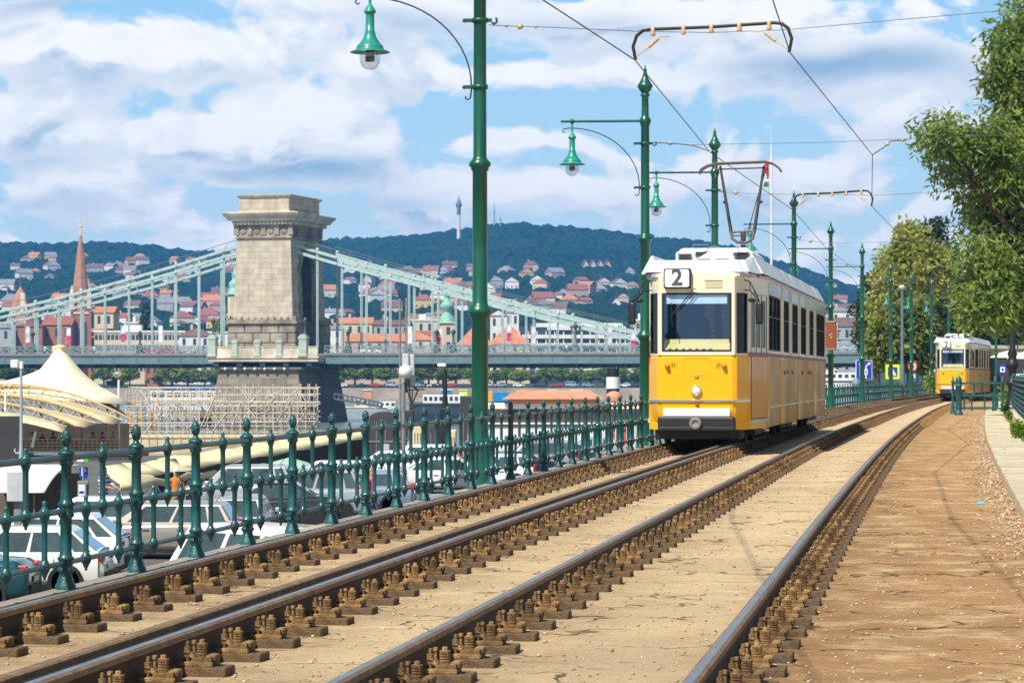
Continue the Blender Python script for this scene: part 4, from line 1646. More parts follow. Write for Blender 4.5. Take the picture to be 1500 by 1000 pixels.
bank(668, 722, 506, 548, 'cream', 'orange', 'hip', 'great orange tiled church roof directly behind the near lamp post', 26, 3, 980)
bank(716, 776, 504, 548, 'cream', 'orange', 'hip', 'great orange tiled roof right of the near lamp post', 26, 3, 982)
bank(718, 742, 462, 548, 'white', 'red', 'front', 'white gabled house with a red roof above the orange church roof', 8, 4, 1090)
bank(740, 760, 458, 548, 'white', 'orange', 'hip', 'white villa with an orange hipped roof above the hotel left end', 8, 4, 1150)
bank(1205, 1262, 478, 548, 'grey', 'brown', 'gable', 'long mauve brown roofed block between the large tram and the poplar', 14, 3, 980)
bank(1216, 1250, 456, 548, 'white', 'grey', 'hip', 'white block with a slate roof just right of the large tram', 7, 4, 1100)
bank(926, 960, 470, 548, 'cream', 'white', 'flat', 'pale flat roofed block between the hotel and the large tram', 4, 5, 1000)
bank(690, 716, 536, 566, 'brick', 'red', 'gable', 'bright red brick house under the bridge right of the near lamp post', 4, 2, 945)
bank(212, 232, 536, 566, 'brick', 'red', 'gable', 'reddish house peeping between trees below the left bridge deck', 4, 2, 945)

# the white hotel with long balconies
Yh = 985
root = thing('hotel', 'long white modern hotel with five rows of balconies behind the right bridge chain', 'hotel', P(845, 550, Yh))
wm = 168 * Yh / F
mb = MB()
mb.box(-wm / 2, wm / 2, 1.2, 18, -4, 17.5)
mb.build('wall', WINM, root)
for k in range(6):
    mb = MB()
    z = 1.2 + k * 3.05
    x0 = -wm / 2 + (.0 if k < 4 else 1.0 + (k - 4) * 9)
    mb.box(x0, wm / 2 - (0 if k < 5 else 3), 0, 3, z, z + 1.35)
    mb.build('balcony_band', WALLS['white'], root)
for k in range(14):
    mb = MB()
    x = -wm / 2 + wm * k / 13
    mb.box(x - .18, x + .18, .4, 1.5, 1, 16.0)
    mb.build('fin_wall', WALLS['white'], root)
mb = MB()
mb.box(-wm / 2 + 6, wm / 2 - 4, 3, 16, 17.5, 19.0)
mb.build('roof', WALLS['white'], root)

# churches -----------------------------------------------------------------------------------
BRICK = WALLS['brick']
PBRICK = mat('spire_tile', (.42, .20, .13), .8, 0, .2, .6)
Yc = 990
s = Yc / F
root = thing('brick_church', 'brick church with a tall pointed tiled spire rising left of the stone tower', 'church', P(118, 548, Yc), R(12))
mb = MB()
hw = 13 * s
mb.box(-hw, hw, -hw, hw, -4, (548 - 455) * s)
for sx in (-1, 1):
    mb.box(sx * hw - .4, sx * hw + .4, -hw - .3, -hw + .3, -4, (548 - 450) * s)
mb.build('tower_wall', BRICK, root)
mb = MB()
mb.box(-hw - .3, hw + .3, -hw - .3, hw + .3, (548 - 460) * s, (548 - 457) * s)
for sx in (-1, 1):
    for sy in (-1, 1):
        mb.lathe([(.9, 0), (.9, 5.0), (.05, 8.5)], (sx * hw * .95, sy * hw * .95, (548 - 452) * s), 6, 0, False)
mb.build('pinnacles', WALLS['cream'], root)
mb = MB()
mb.lathe([(hw * 1.0, (548 - 455) * s), (hw * .86, (548 - 425) * s), (hw * .46, (548 - 375) * s), (hw * .22, (548 - 352) * s), (.12, (548 - 336) * s)], (0, 0, 0), 8, 0, False)
sp = mb.build('spire', PBRICK, root)
mb = MB()
mb.tube([(0, 0, (548 - 352) * s), (0, 0, (548 - 314) * s)], [.55, .10], 6)
mb.ball((0, 0, (548 - 332) * s), .55, 8, 6)
mb.build('spire_tip', WALLS['cream'], sp)
for x in (-1.6, 1.6):
    mb = MB()
    mb.box(x - .5, x + .5, -hw - .06, -hw + .1, (548 - 512) * s, (548 - 472) * s)
    mb.build('window', WINM, root)
mb = MB()
mb.box(-13 * s, 50 * s, 6, 20, -4, (548 - 505) * s)
mb.prism([(5.5, (548 - 505) * s), (20.5, (548 - 505) * s), (13, (548 - 480) * s)], 0, -13 * s, 52 * s, 0)
mb.build('nave', PBRICK, root)

root = thing('pointed_pavilion', 'pointed tiled market roof with a bright white stripe left of the brick spire', 'pavilion', P(30, 548, 1000), R(30))
mb = MB()
s = 1000 / F
q = 19 * s
mb.lathe([(q * 1.3, (548 - 478) * s), (q, (548 - 462) * s), (q * .45, (548 - 432) * s), (.25, (548 - 420) * s)], (0, 0, 0), 8, 0, False)
mb.build('roof', PBRICK, root)
mb = MB()
mb.hexa([(-1.4, -q * .93, (548 - 462) * s), (1.4, -q * .93, (548 - 462) * s), (1.4, -q * .85, (548 - 462) * s), (-1.4, -q * .85, (548 - 462) * s),
         (-.6, -q * .48, (548 - 429) * s), (.6, -q * .48, (548 - 429) * s), (.6, -q * .35, (548 - 429) * s), (-.6, -q * .35, (548 - 429) * s)])
mb.build('white_stripe', WALLS['white'], root)
mb = MB()
mb.tube([(0, 0, (548 - 424) * s), (0, 0, (548 - 398) * s)], [.25, .06], 6)
mb.build('finial', ROOFS['red'], root)
mb = MB()
mb.lathe([(q * 1.1, -4), (q * 1.1, (548 - 479) * s)], (0, 0, 0), 8, 0, False)
mb.build('wall', BRICK, root)

COPPER = ROOFS['copper green']


def baroque(px, ytop, Y, label, w=24, slender=False):
    s = Y / F
    root = thing('church_tower', label, 'church tower', P(px, 548, Y), R(10))
    hw = w * s / 2
    t = lambda y: (548 - y) * s
    e = ytop
    mb = MB()
    mb.bbox(-hw, hw, -hw, hw, -4, t(e + 45), .5)
    mb.bbox(-hw - .5, hw + .5, -hw - .5, hw + .5, t(e + 46), t(e + 44), .2)
    mb.build('tower_wall', WALLS['cream'], root)
    mb = MB()
    z0 = t(e + 44)
    mb.lathe([(hw * 1.12, z0), (hw * .95, z0 + 2.0), (hw * .62, z0 + 3), (hw * .60, z0 + 4.2), (hw * .95, z0 + 5.2), (hw * .98, z0 + 6.2), (hw * .7, z0 + 7.3), (hw * .36, z0 + 8), (hw * .34, z0 + 9.3),
              (hw * .44, z0 + 9.6), (hw * .28, z0 + 10.6), (.3, t(e + 6)), (.08, t(e))] if not slender else
             [(hw * 1.1, z0), (hw * .9, z0 + 1.6), (hw * .80, z0 + 2.2), (hw * .95, z0 + 3.2), (hw * .8, z0 + 4.2), (hw * .5, z0 + 4.8), (hw * .48, z0 + 6.2), (hw * .55, z0 + 6.6), (hw * .36, z0 + 7.6), (.25, t(e + 5)), (.06, t(e))], (0, 0, 0), 12)
    mb.build('dome', COPPER, root)
    for k, yy in enumerate((e + 62, e + 84)):
        mb = MB()
        mb.box(-.7, .7, -hw - .06, -hw + .1, t(yy), t(yy - 11))
        mb.build('window', WINM, root)
    return root


baroque(655, 428, 985, 'cream church tower with a copper green onion dome between bridge hangers', 22)
baroque(345, 386, 985, 'cream church tower with a slim green spire peeping out beside the stone tower', 22, True)

def yfor(px, py):
    Ys_ = np.arange(1050, 3300, 20)
    return float(Ys_[int(np.argmin([abs(terr_py(px, y) - py) for y in Ys_]))])


# things on the hill ---------------------------------------------------------------------------
Yt = 3450
s = Yt / F
root = thing('broadcast_tower', 'tall slender white broadcast tower standing on the hilltop', 'tower', P(672, 345, Yt))
mb = MB()
mb.lathe([(2.6, -4), (1.9, 25 * s), (1.7, 34 * s)], (0, 0, 0), 10)
mb.build('shaft', WALLS['white'], root)
mb = MB()
mb.lathe([(1.8, 30 * s), (2.6, 33 * s), (2.2, 36 * s), (3.0, 38 * s), (2.2, 40 * s), (3.6, 43 * s), (4.0, 46 * s), (3.0, 48 * s), (2.2, 51 * s), (1.2, 53 * s), (.5, 55 * s), (.2, 60 * s)], (0, 0, 0), 10)
mb.build('antenna_decks', mat('tower_blue', (.16, .17, .26), .6, 0, .1, 1), root)
for px, y0, y1, lab in ((724, 326, 297, 'thin lattice mast on the hilltop right of the near lamp post'), (733, 328, 316, 'short thin mast on the hilltop beside a taller mast')):
    root = thing('radio_mast', lab, 'mast', P(px, y0, 3560))
    mb = MB()
    mb.tube([(0, 0, -4), (0, 0, (y0 - y1) * 3560 / F)], [1.1, .35], 4)
    mb.build('lattice', mat('mast_grey', (.30, .32, .36), .6, 0, .1, 1), root)
    mb = MB()
    mb.ball((0, 0, (y0 - y1) * 3560 / F * .55), 1.5, 6, 4)
    mb.build('aerial', MATS['mast_grey'], root)
root = thing('villa', 'cream villa with four steep pointed gables high on the wooded hill', 'villa', P(873, 396, yfor(873, 396)), .15)
s = yfor(873, 396) / F
mb = MB()
mb.box(-24 * s, 24 * s, 0, 10, -8, .5)
mb.build('wall', WALLS['cream'], root)
for k in range(4):
    x = (-16 + k * 11) * s
    mb = MB()
    mb.prism([(x - 8 * s, .5), (x + 8 * s, .5), (x + 1 * s, 15 * s)], 1, -.5 - k * .05, 8)
    mb.build('gable', WALLS['yellow'] if k == 3 else WALLS['cream'], root)
    mb = MB()
    mb.prism([(x - 8.6 * s, .6), (x - 7.2 * s, .6), (x + 1.6 * s, 15.4 * s), (x + .8 * s, 16.2 * s)], 1, -.9 - k * .05, 8.5)
    mb.build('roof', ROOFS['brown'], root)
house(882, 415, yfor(882, 413), 20, 12, 5, 'grey', 'grey', 'flat', .2, 3, 3, 'grey terraced modern block on the wooded hill above the hotel')
house(829, 440, yfor(829, 438), 15, 12, 4.5, 'white', 'grey', 'hip', .1, 5, 2, 'white mansion with a pale grey roof among trees above the hotel')
house(903, 458, yfor(903, 456), 9, 9, 5, 'white', 'brown', 'front', .0, 6, 2, 'small white house with a dark gable above the right end of the hotel')

# ------------------------------------------------------------------ the far bank
mb = MB()
STW = mat('bank_wall', (.34, .285, .235), .9, 0, .25, .15)
mb.box(-900, 700, 930, 934, -7.5, zat(568, 930))
tag(mb.build('river_wall', STW), 'long brown stone wall along the far river bank', 'wall')
mb = MB()
mb.box(-900, 700, 915, 929.9, -7.4, zat(583, 920))
kind(mb.build('far_quay', STW))


# ------------------------------------------------------------------ leaves and trees
def leaf_cloud(ell, n, L, Wd, droop=.3, clump=34, crad=.5, shell=.55):
    """leaf-sized quads gathered in clumps through a set of ellipsoids (cx,cy,cz,rx,ry,rz)"""
    e = np.array(ell, float)
    vol = e[:, 3] * e[:, 4] * e[:, 5]
    pw = vol ** (2 / 3)
    nc = max(1, n // clump)
    ids = rng.choice(len(e), nc, p=pw / pw.sum())
    d = rng.normal(size=(nc, 3))
    d /= np.linalg.norm(d, axis=1)[:, None]
    rr = (shell + (1 - shell) * rng.uniform(size=(nc, 1))) * rng.uniform(.86, 1.08, (nc, 1))
    c = e[ids, :3] + d * e[ids, 3:6] * rr
    cs = np.repeat(c, clump, 0)
    off = np.clip(rng.normal(size=(len(cs), 3)), -1.5, 1.5) * crad * .55
    p = cs + off
    outd = np.repeat(d, clump, 0)
    dr = rng.normal(size=p.shape) * .7 + outd * .5
    dr[:, 2] -= droop
    dr /= np.linalg.norm(dr, axis=1)[:, None]
    sd = np.cross(dr, rng.normal(size=p.shape))
    sd /= np.linalg.norm(sd, axis=1)[:, None] + 1e-9
    l = L * rng.uniform(.7, 1.3, (len(p), 1))
    w = Wd * rng.uniform(.7, 1.3, (len(p), 1))
    V = np.stack([p, p + dr * l * .45 + sd * w * .5, p + dr * l, p + dr * l * .45 - sd * w * .5], 1).reshape(-1, 3)
    return V, np.arange(len(V)).reshape(-1, 4), c


def tree(name, label, loc, ell, n, L, Wd, leaf, trunk_r, group=None, cat='tree', clump=34, crad=.5, droop=.3, shell=.55, base=0.0, limbs=7):
    root = thing(name, label, cat, loc, 0, group)
    V, Fq, c = leaf_cloud(ell, n, L, Wd, droop, clump, crad, shell)
    link('crown', np_mesh('crown', V, Fq, leaf), root)
    mb = MB()
    top = max(e[2] for e in ell)
    cx = sum(e[0] for e in ell) / len(ell)
    mid = Vector((cx * .3, 0, base + (top - base) * .45))
    mb.tube([(0, 0, base - .3), (0, 0, base + .2), mid * .5, mid, (cx * .6, .1, top)], [trunk_r * 1.4, trunk_r, trunk_r * .85, trunk_r * .6, trunk_r * .15], 8)
    for e in ell[:limbs]:
        q = Vector(e[:3])
        mb.tube([mid * random.uniform(.6, 1), (mid + q) / 2 + Vector((0, 0, -.3)), q], [trunk_r * .4, trunk_r * .25, trunk_r * .08], 6)
    for k in range(0, len(c), max(1, len(c) // 60)):
        e = min(ell, key=lambda a: (Vector(a[:3]) - Vector(c[k])).length)
        mb.tube([e[:3], c[k]], [trunk_r * .1, trunk_r * .03], 4)
    mb.build('trunk', BARK, root)
    return root


ASH = leafmat('ash_leaf', (.08, .14, .030), (.23, .32, .065), (.47, .52, .13), .55, .5)
POP = leafmat('poplar_leaf', (.20, .25, .05), (.42, .43, .09), (.62, .58, .18), .35, .5)
MAP_ = leafmat('maple_leaf', (.08, .12, .018), (.22, .26, .04), (.44, .44, .08), .45, .4)
DRK = leafmat('dark_leaf', (.016, .034, .010), (.045, .075, .018), (.11, .14, .03), .4, .25)
BNK = leafmat('bank_leaf', (.11, .17, .025), (.27, .34, .05), (.48, .50, .08), .25, .45)


def blob(px, py, rx, ry, Y, Y0, base):
    """ellipsoid of a crown given by its outline in the picture, local to a tree standing at base=(X,Y0,z)"""
    c = P(px, py, Y)
    k = Y / F
    return (c.x - base[0], Y - base[1], c.z - base[2], rx * k, (rx + ry) / 2 * k, ry * k)


YA = 92
b0 = ((1536 - 750) * YA / F, YA, 0.1)
ell = [blob(*q, YA + dy, YA, b0) for q, dy in (((1490, 110, 38, 62), 0), ((1474, 70, 26, 34), -.5), ((1440, 205, 46, 34), -1), ((1384, 205, 36, 28), -1.2), ((1362, 190, 22, 16), -1.2), ((1402, 248, 30, 24), 0), ((1476, 240, 54, 56), -.4), ((1462, 310, 56, 46), .5),
       ((1444, 372, 42, 34), -.3), ((1482, 400, 50, 52), .3), ((1448, 432, 40, 34), -.6), ((1432, 456, 26, 18), -.4), ((1540, 200, 90, 150), 1.5), ((1540, 380, 80, 95), 1.0), ((1476, 455, 34, 24), .4), ((1508, 30, 34, 34), 0))]
tree('ash_tree', 'large leafy ash tree reaching into the picture from the right edge', b0, ell, 41000, .30, .085, ASH, .3, clump=28, crad=.62, droop=.55, shell=.48)


def simple_tree(name, label, px, Y, blobs, n, L, Wd, leaf, tr, group=None, zg=0.0, **k):
    b = ((px - 750) * Y / F, Y, zg)
    return tree(name, label, b, [blob(*q, Y + random.uniform(-1, 1), Y, b) for q in blobs], n, L, Wd, leaf, tr, group, **k)


simple_tree('poplar_tree', 'tall yellowish poplar behind the far lamp posts', 1338, 236, [(1335, 352, 20, 24), (1350, 385, 30, 36), (1318, 395, 30, 34), (1300, 420, 22, 26), (1345, 425, 36, 34), (1372, 400, 18, 30), (1325, 440, 40, 30), (1290, 452, 18, 18)], 17000, .55, .26, POP, .4, clump=26, crad=.8, shell=.4)
simple_tree('dark_tree', 'dark pointed tree behind the right side of the yellowish poplar', 1375, 262, [(1366, 345, 14, 22), (1378, 385, 20, 30), (1388, 430, 26, 36), (1398, 480, 30, 40)], 9000, .6, .28, DRK, .4, clump=26, crad=.9, shell=.4)
simple_tree('green_tree', 'dark green tree left of the poplar, above the blue lane sign', 1285, 240, [(1288, 420, 20, 24), (1276, 455, 22, 26), (1295, 475, 26, 26), (1270, 490, 16, 20), (1290, 510, 24, 22)], 9000, .5, .24, DRK, .35, clump=26, crad=.7, shell=.4, zg=-2)
simple_tree('maple_tree', 'broad olive green maple behind the round speed sign', 1335, 222, [(1310, 478, 30, 28), (1345, 470, 36, 32), (1325, 505, 44, 26), (1368, 500, 26, 30), (1292, 512, 24, 22), (1350, 525, 34, 18)], 15000, .55, .3, MAP_, .4, clump=26, crad=.7, shell=.45)
simple_tree('shade_tree', 'dark spreading tree above the roof of the small distant tram', 1420, 205, [(1405, 455, 26, 26), (1432, 462, 34, 24), (1462, 470, 34, 28), (1488, 480, 30, 34), (1412, 490, 18, 20), (1440, 495, 26, 20), (1480, 505, 34, 22)], 12000, .5, .24, DRK, .4, clump=26, crad=.8, shell=.4)
simple_tree('shade_tree', 'dark tree closing the view behind the small distant tram', 1400, 300, [(1380, 470, 34, 40), (1420, 450, 40, 50), (1470, 460, 46, 60), (1520, 470, 50, 70), (1395, 520, 40, 30), (1450, 520, 46, 30)], 9000, .8, .4, DRK, .4, clump=26, crad=1.2, shell=.4)

# trees along the far bank
bt = [(-8, 545, 26, 17), (22, 548, 20, 14), (45, 546, 18, 15), (152, 548, 15, 14), (170, 560, 12, 8), (190, 548, 14, 16), (252, 551, 24, 16), (275, 552, 20, 15), (300, 553, 14, 12), (325, 553, 16, 13),
      (500, 548, 15, 16), (520, 546, 17, 16), (545, 545, 20, 18), (566, 548, 16, 14), (610, 549, 14, 13), (628, 547, 16, 15), (648, 549, 13, 13), (668, 548, 16, 14), (690, 551, 12, 11), (726, 552, 12, 10), (742, 549, 14, 13),
      (762, 552, 13, 11), (800, 550, 16, 13), (822, 549, 15, 13), (845, 551, 16, 12), (866, 552, 14, 11), (886, 550, 15, 13), (912, 551, 14, 12), (934, 550, 15, 13)]
protos = []
for k in range(4):
    e = [(0, 0, 6.0, 3.2, 3.2, 2.6), (-1.8, .3, 5.0, 2.2, 2.2, 2.0), (1.9, -.2, 4.8, 2.2, 2.2, 2.0), (.4, .2, 7.6, 2.0, 2.0, 1.5), (-.6 + k * .3, 0, 3.8, 2.8, 2.6, 1.6)]
    protos.append(tree('bank_tree', '', (0, 0, 0), e, 1500, 1.0, .6, BNK, .3, 'trees along the far river bank', clump=18, crad=.8, shell=.5))
for i, (px, py, rx, ry) in enumerate(bt):
    Y = 938 + random.uniform(0, 8)
    s = max(rx, ry) * Y / F / 4.0
    o = protos[i] if i < 4 else copy_tree(protos[i % 4])
    base = P(px, py + ry, Y)
    o.location = base
    o.scale = (rx * Y / F / 4.0 * random.uniform(1.0, 1.5), s, ry * 2 * Y / F / 9.2)
    o.rotation_euler = (0, 0, random.uniform(-.4, .4))
    o['label'] = ('rounded green tree below the left bridge deck, on the far river bank' if px < 345 else 'rounded green tree on the far bank between the stone pier and the near lamp post' if px < 700 else 'rounded green tree on the far bank right of the near lamp post')
simple_tree('cypress_tree', 'dark narrow conifer behind the left bridge hangers', 215, 1010, [(214, 452, 5, 10), (213, 470, 7, 14), (214, 490, 8, 14)], 2500, 1.0, .5, DRK, .3, zg=-1, clump=18, crad=.7, shell=.4)
simple_tree('garden_tree', 'bright green round tree beside the left foot of the stone tower', 332, 960, [(325, 478, 10, 10), (338, 474, 12, 10), (345, 480, 10, 10)], 2500, 1.0, .6, BNK, .3, zg=-1, clump=18, crad=.7, shell=.4)
# ================================================================== chain bridge
def ashlar(name, c1, c2):
    m, t, b = nt_new(name)
    N, L = t.nodes, t.links
    tc = N.new('ShaderNodeTexCoord')
    s = N.new('ShaderNodeSeparateXYZ')
    L.new(tc.outputs['Object'], s.inputs[0])
    a = N.new('ShaderNodeMath')
    L.new(s.outputs['X'], a.inputs[0])
    L.new(s.outputs['Y'], a.inputs[1])
    cb = N.new('ShaderNodeCombineXYZ')
    L.new(a.outputs[0], cb.inputs[0])
    L.new(s.outputs['Z'], cb.inputs[1])
    br_ = N.new('ShaderNodeTexBrick')
    br_.inputs['Scale'].default_value = 1
    br_.inputs['Brick Width'].default_value = 2.3
    br_.inputs['Row Height'].default_value = 1.0
    br_.inputs['Mortar Size'].default_value = .03
    br_.inputs['Color1'].default_value = (*c1, 1)
    br_.inputs['Color2'].default_value = (*c2, 1)
    br_.inputs['Mortar'].default_value = (*[c * .6 for c in c2], 1)
    L.new(cb.outputs[0], br_.inputs['Vector'])
    nz = N.new('ShaderNodeTexNoise')
    nz.inputs['Scale'].default_value = .5
    nz.inputs['Detail'].default_value = 7
    L.new(tc.outputs['Object'], nz.inputs['Vector'])
    mr = N.new('ShaderNodeMapRange')
    mpg = N.new('ShaderNodeMapping')
    mpg.inputs['Scale'].default_value = (1, 1, .35)
    L.new(tc.outputs['Object'], mpg.inputs['Vector'])
    L.new(mpg.outputs[0], nz.inputs['Vector'])
    nz.inputs['Scale'].default_value = .8
    nz.inputs['Roughness'].default_value = .7
    mr.inputs['From Min'].default_value = .35
    mr.inputs['From Max'].default_value = .65
    mr.inputs['To Min'].default_value = .72
    mr.inputs['To Max'].default_value = 1.08
    L.new(nz.outputs['Fac'], mr.inputs['Value'])
    x = N.new('ShaderNodeVectorMath')
    x.operation = 'SCALE'
    L.new(br_.outputs['Color'], x.inputs[0])
    L.new(mr.outputs['Result'], x.inputs['Scale'])
    L.new(x.outputs[0], b.inputs['Base Color'])
    b.inputs['Roughness'].default_value = .88
    return m


OX, OY, PHI = -42.95, 505.1, R(15.6)
CP, SP = math.cos(PHI), math.sin(PHI)
br = thing('chain_bridge', 'pale green chain bridge with a massive stone tower crossing the river', 'bridge', (OX, OY, 0), -PHI)


def bl(px, yl):
    """local x on the bridge of the point seen in photo column px, at sideways position yl"""
    k = (px - 750) / F
    return (k * (OY + yl * CP) - OX - yl * SP) / (CP + k * SP)


def bY(x, yl):
    return OY - x * SP + yl * CP


def bz(px, py, yl):
    return zat(py, bY(bl(px, yl), yl))


ZR1, ZR0, ZG0, ZT0 = 7.0, 5.38, 3.75, 3.05
XL, XR = -95, 130
TW = -8.4                                                 # outer tower face (towards the camera)
zt = lambda py: zat(py, 497)
z_pod, z_sh, z_fr, z_co, z_at = zt(468), zt(347), zt(329), zt(312), zt(285)
mb = MB()
HX0, HX1, HY0, HY1 = 5.75, 5.15, 8.8, 8.3


def tap(z, lo, hi):
    t = (z - z_pod) / (z_sh - z_pod)
    return lo + (hi - lo) * t


AW, zspr = 3.8, zt(404)
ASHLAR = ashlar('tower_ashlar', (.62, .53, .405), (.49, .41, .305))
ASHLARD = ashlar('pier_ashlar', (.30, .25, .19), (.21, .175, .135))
poly = [(-1, z_pod), (-1, z_sh), (1, z_sh), (1, z_pod)]
ring_pts = [('o', -1, z_pod), ('o', -1, z_sh), ('o', 1, z_sh), ('o', 1, z_pod), ('i', AW, z_pod)]
for k in range(13):
    q = math.pi * k / 12
    ring_pts.append(('i', AW * math.cos(q), zspr + AW * 1.15 * math.sin(q)))
ring_pts.append(('i', -AW, z_pod))
rings = []
for sx in (-1, 1):
    r = []
    for t, y, z in ring_pts:
        r.append((sx * tap(z, HX0, HX1), y * tap(z, HY0, HY1) if t == 'o' else y, z))
    rings.append(r)
mb.loft(rings)
mb.build('tower_shaft', ASHLAR, br)
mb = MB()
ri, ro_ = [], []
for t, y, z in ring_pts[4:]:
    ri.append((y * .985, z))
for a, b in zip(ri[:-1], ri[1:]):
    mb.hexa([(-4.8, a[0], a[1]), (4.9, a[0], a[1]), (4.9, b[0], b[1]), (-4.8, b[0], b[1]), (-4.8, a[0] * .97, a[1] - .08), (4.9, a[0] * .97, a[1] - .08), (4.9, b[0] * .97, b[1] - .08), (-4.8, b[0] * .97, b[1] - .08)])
mb.build('arch_shade_lining', mat('arch_shade_stone', (.10, .08, .06), .95, 0, .35, .5), br)  # added dark shell, the shade of the arch passage put into its colour
mb = MB()
for k in range(15):                                        # voussoirs and jamb blocks round the arch
    q = math.pi * k / 14
    ln = 1.5 if k % 2 else .9
    r0, r1 = AW - .05, AW + ln
    for sx in (1, -1):
        x = sx * (tap(zspr + AW, HX0, HX1) + .05)
        qa, qb = q - .1, q + .1
        mb.hexa([(x - .5 * sx, r0 * math.cos(qa), zspr + r0 * 1.15 * math.sin(qa)), (x + .22 * sx, r0 * math.cos(qa), zspr + r0 * 1.15 * math.sin(qa)), (x + .22 * sx, r1 * math.cos(qa), zspr + r1 * 1.15 * math.sin(qa)), (x - .5 * sx, r1 * math.cos(qa), zspr + r1 * 1.15 * math.sin(qa)),
                 (x - .5 * sx, r0 * math.cos(qb), zspr + r0 * 1.15 * math.sin(qb)), (x + .22 * sx, r0 * math.cos(qb), zspr + r0 * 1.15 * math.sin(qb)), (x + .22 * sx, r1 * math.cos(qb), zspr + r1 * 1.15 * math.sin(qb)), (x - .5 * sx, r1 * math.cos(qb), zspr + r1 * 1.15 * math.sin(qb))])
for k in range(5):
    z = z_pod + .3 + k * 1.5
    ln = 1.5 if k % 2 else .9
    for sy in (-1, 1):
        xx = tap(z, HX0, HX1)
        mb.box(xx - .4, xx + .22, min(sy * (AW - .05), sy * (AW + ln)), max(sy * (AW - .05), sy * (AW + ln)), z, z + 1.3)
mb.build('arch_stones', STONED, br)
# frieze, dentils, cornice, attic
mb = MB()
a, b = HX1 + .1, HY1 + .1
mb.bbox(-a, a, -b, b, z_sh, z_fr, .1)
mb.bbox(-a - .25, a + .25, -b - .25, b + .25, z_sh - .3, z_sh + .15, .1)
for k in range(13):
    y = -b + 2 * b * (k + .5) / 13
    for sx in (-1, 1):
        mb.box(min(sx * a, sx * (a + .28)), max(sx * a, sx * (a + .28)), y - .32, y + .32, z_sh + .35, z_fr - .02)
for k in range(5):
    x = -a + 2 * a * k / 4
    mb.box(x - .45, x + .45, -b - .28, -b, z_sh + .35, z_fr - .02)
for k in range(4):
    x = -a + 2 * a * (k + .5) / 4
    mb.M = Matrix.Translation((x, -b, (z_sh + z_fr) / 2)) @ Matrix.Rotation(R(90), 4, 'X')
    mb.lathe([(.6, 0), (.55, .15), (.4, .12), (.2, .2), (.01, .22)], (0, 0, 0), 12)
    mb.M = None
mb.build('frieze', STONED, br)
mb = MB()
a2, b2 = a + .5, b + .5
nx, ny = 16, 26
for k in range(nx):
    x = -a2 + 2 * a2 * (k + .5) / nx
    mb.box(x - .2, x + .2, -b2 - .35, -b2, z_fr + .05, z_fr + .6)
for k in range(ny):
    y = -b2 + 2 * b2 * (k + .5) / ny
    mb.box(a2, a2 + .35, y - .2, y + .2, z_fr + .05, z_fr + .6)
cs = [(0, z_fr - .05), (.3, z_fr), (.45, z_fr + .62), (1.1, z_fr + .75), (1.25, z_fr + 1.2), (1.7, z_fr + 1.6), (1.95, z_co - .1), (1.95, z_co), (.6, z_co + .25)]
mb.loft([[(-a2 - o + .3, -b2 - o + .3, z), (a2 + o - .3, -b2 - o + .3, z), (a2 + o - .3, b2 + o - .3, z), (-a2 - o + .3, b2 + o - .3, z)] for o, z in cs])
mb.build('cornice', STONE, br)
mb = MB()
a3, b3 = a - .5, b - .3
mb.bbox(-a3, a3, -b3, b3, z_co + .2, z_at - .5, .1)
mb.bbox(-a3 - .2, a3 + .2, -b3 - .2, b3 + .2, z_co + .2, z_co + .5, .08)
mb.loft([[(-a3 - o, -b3 - o, z), (a3 + o, -b3 - o, z), (a3 + o, b3 + o, z), (-a3 - o, b3 + o, z)] for o, z in ((0, z_at - .6), (.2, z_at - .5), (.45, z_at - .25), (.5, z_at - .1), (.5, z_at))])
for sx, sy in ((-1, -1), (1, -1), (1, 1), (-1, 1)):
    mb.box(sx * (a3 - .9) - .95, sx * (a3 - .9) + .95, sy * (b3 - .9) - .95, sy * (b3 - .9) + .95, z_co + .4, z_at - .52)
mb.build('attic', ASHLAR, br)
# rusticated podium: courses of separate blocks
mb = MB()
zc = [ZR0 - .4, 7.4, 9.2, z_pod - .75]
for j in range(3):
    off = .5 if j % 2 else 0
    for (lo, hi, fixed, axis) in ((-6.6, 6.6, -9.5, 'y'), (-9.5, 9.5, 6.6, 'x'), (-6.6, 6.6, 9.5, 'y'), (-9.5, 9.5, -6.6, 'x')):
        n = 4 if axis == 'y' else 6
        for k in range(n + (1 if off else 0)):
            s0 = max(lo, lo + (hi - lo) * (k - off) / n)
            s1 = min(hi, lo + (hi - lo) * (k + 1 - off) / n)
            if s1 - s0 < .1:
                continue
            if axis == 'x' and s1 > -AW and s0 < AW:
                continue
            o = 1.1
            if axis == 'y':
                mb.bbox(s0 + .05, s1 - .05, min(fixed, fixed - math.copysign(o, fixed)), max(fixed, fixed - math.copysign(o, fixed)), zc[j] + .05, zc[j + 1] - .05, .16)
            else:
                mb.bbox(min(fixed, fixed - math.copysign(o, fixed)), max(fixed, fixed - math.copysign(o, fixed)), s0 + .05, s1 - .05, zc[j] + .05, zc[j + 1] - .05, .16)
for y0, y1 in ((-9.2, -AW - .2), (AW + .2, 9.2)):
    mb.box(-6.3, 6.3, y0, y1, ZR0 - .4, z_pod - .75)
for y0, y1 in ((-9.9, -AW), (AW, 9.9)):
    mb.box(-7.0, 7.0, y0, y1, z_pod - .75, z_pod - .42)
    mb.box(-6.7, 6.7, y0 + .25 if y0 < 0 else y0, y1 if y0 < 0 else y1 - .25, z_pod - .42, z_pod + .02)
for k in range(11):
    x = -6.4 + 12.8 * k / 10
    mb.lathe([(.25, 0), (.28, .2), (.12, .5), (.02, .55)], (x, -9.5, z_pod + .02), 6)
mb.build('podium', STONED, br)
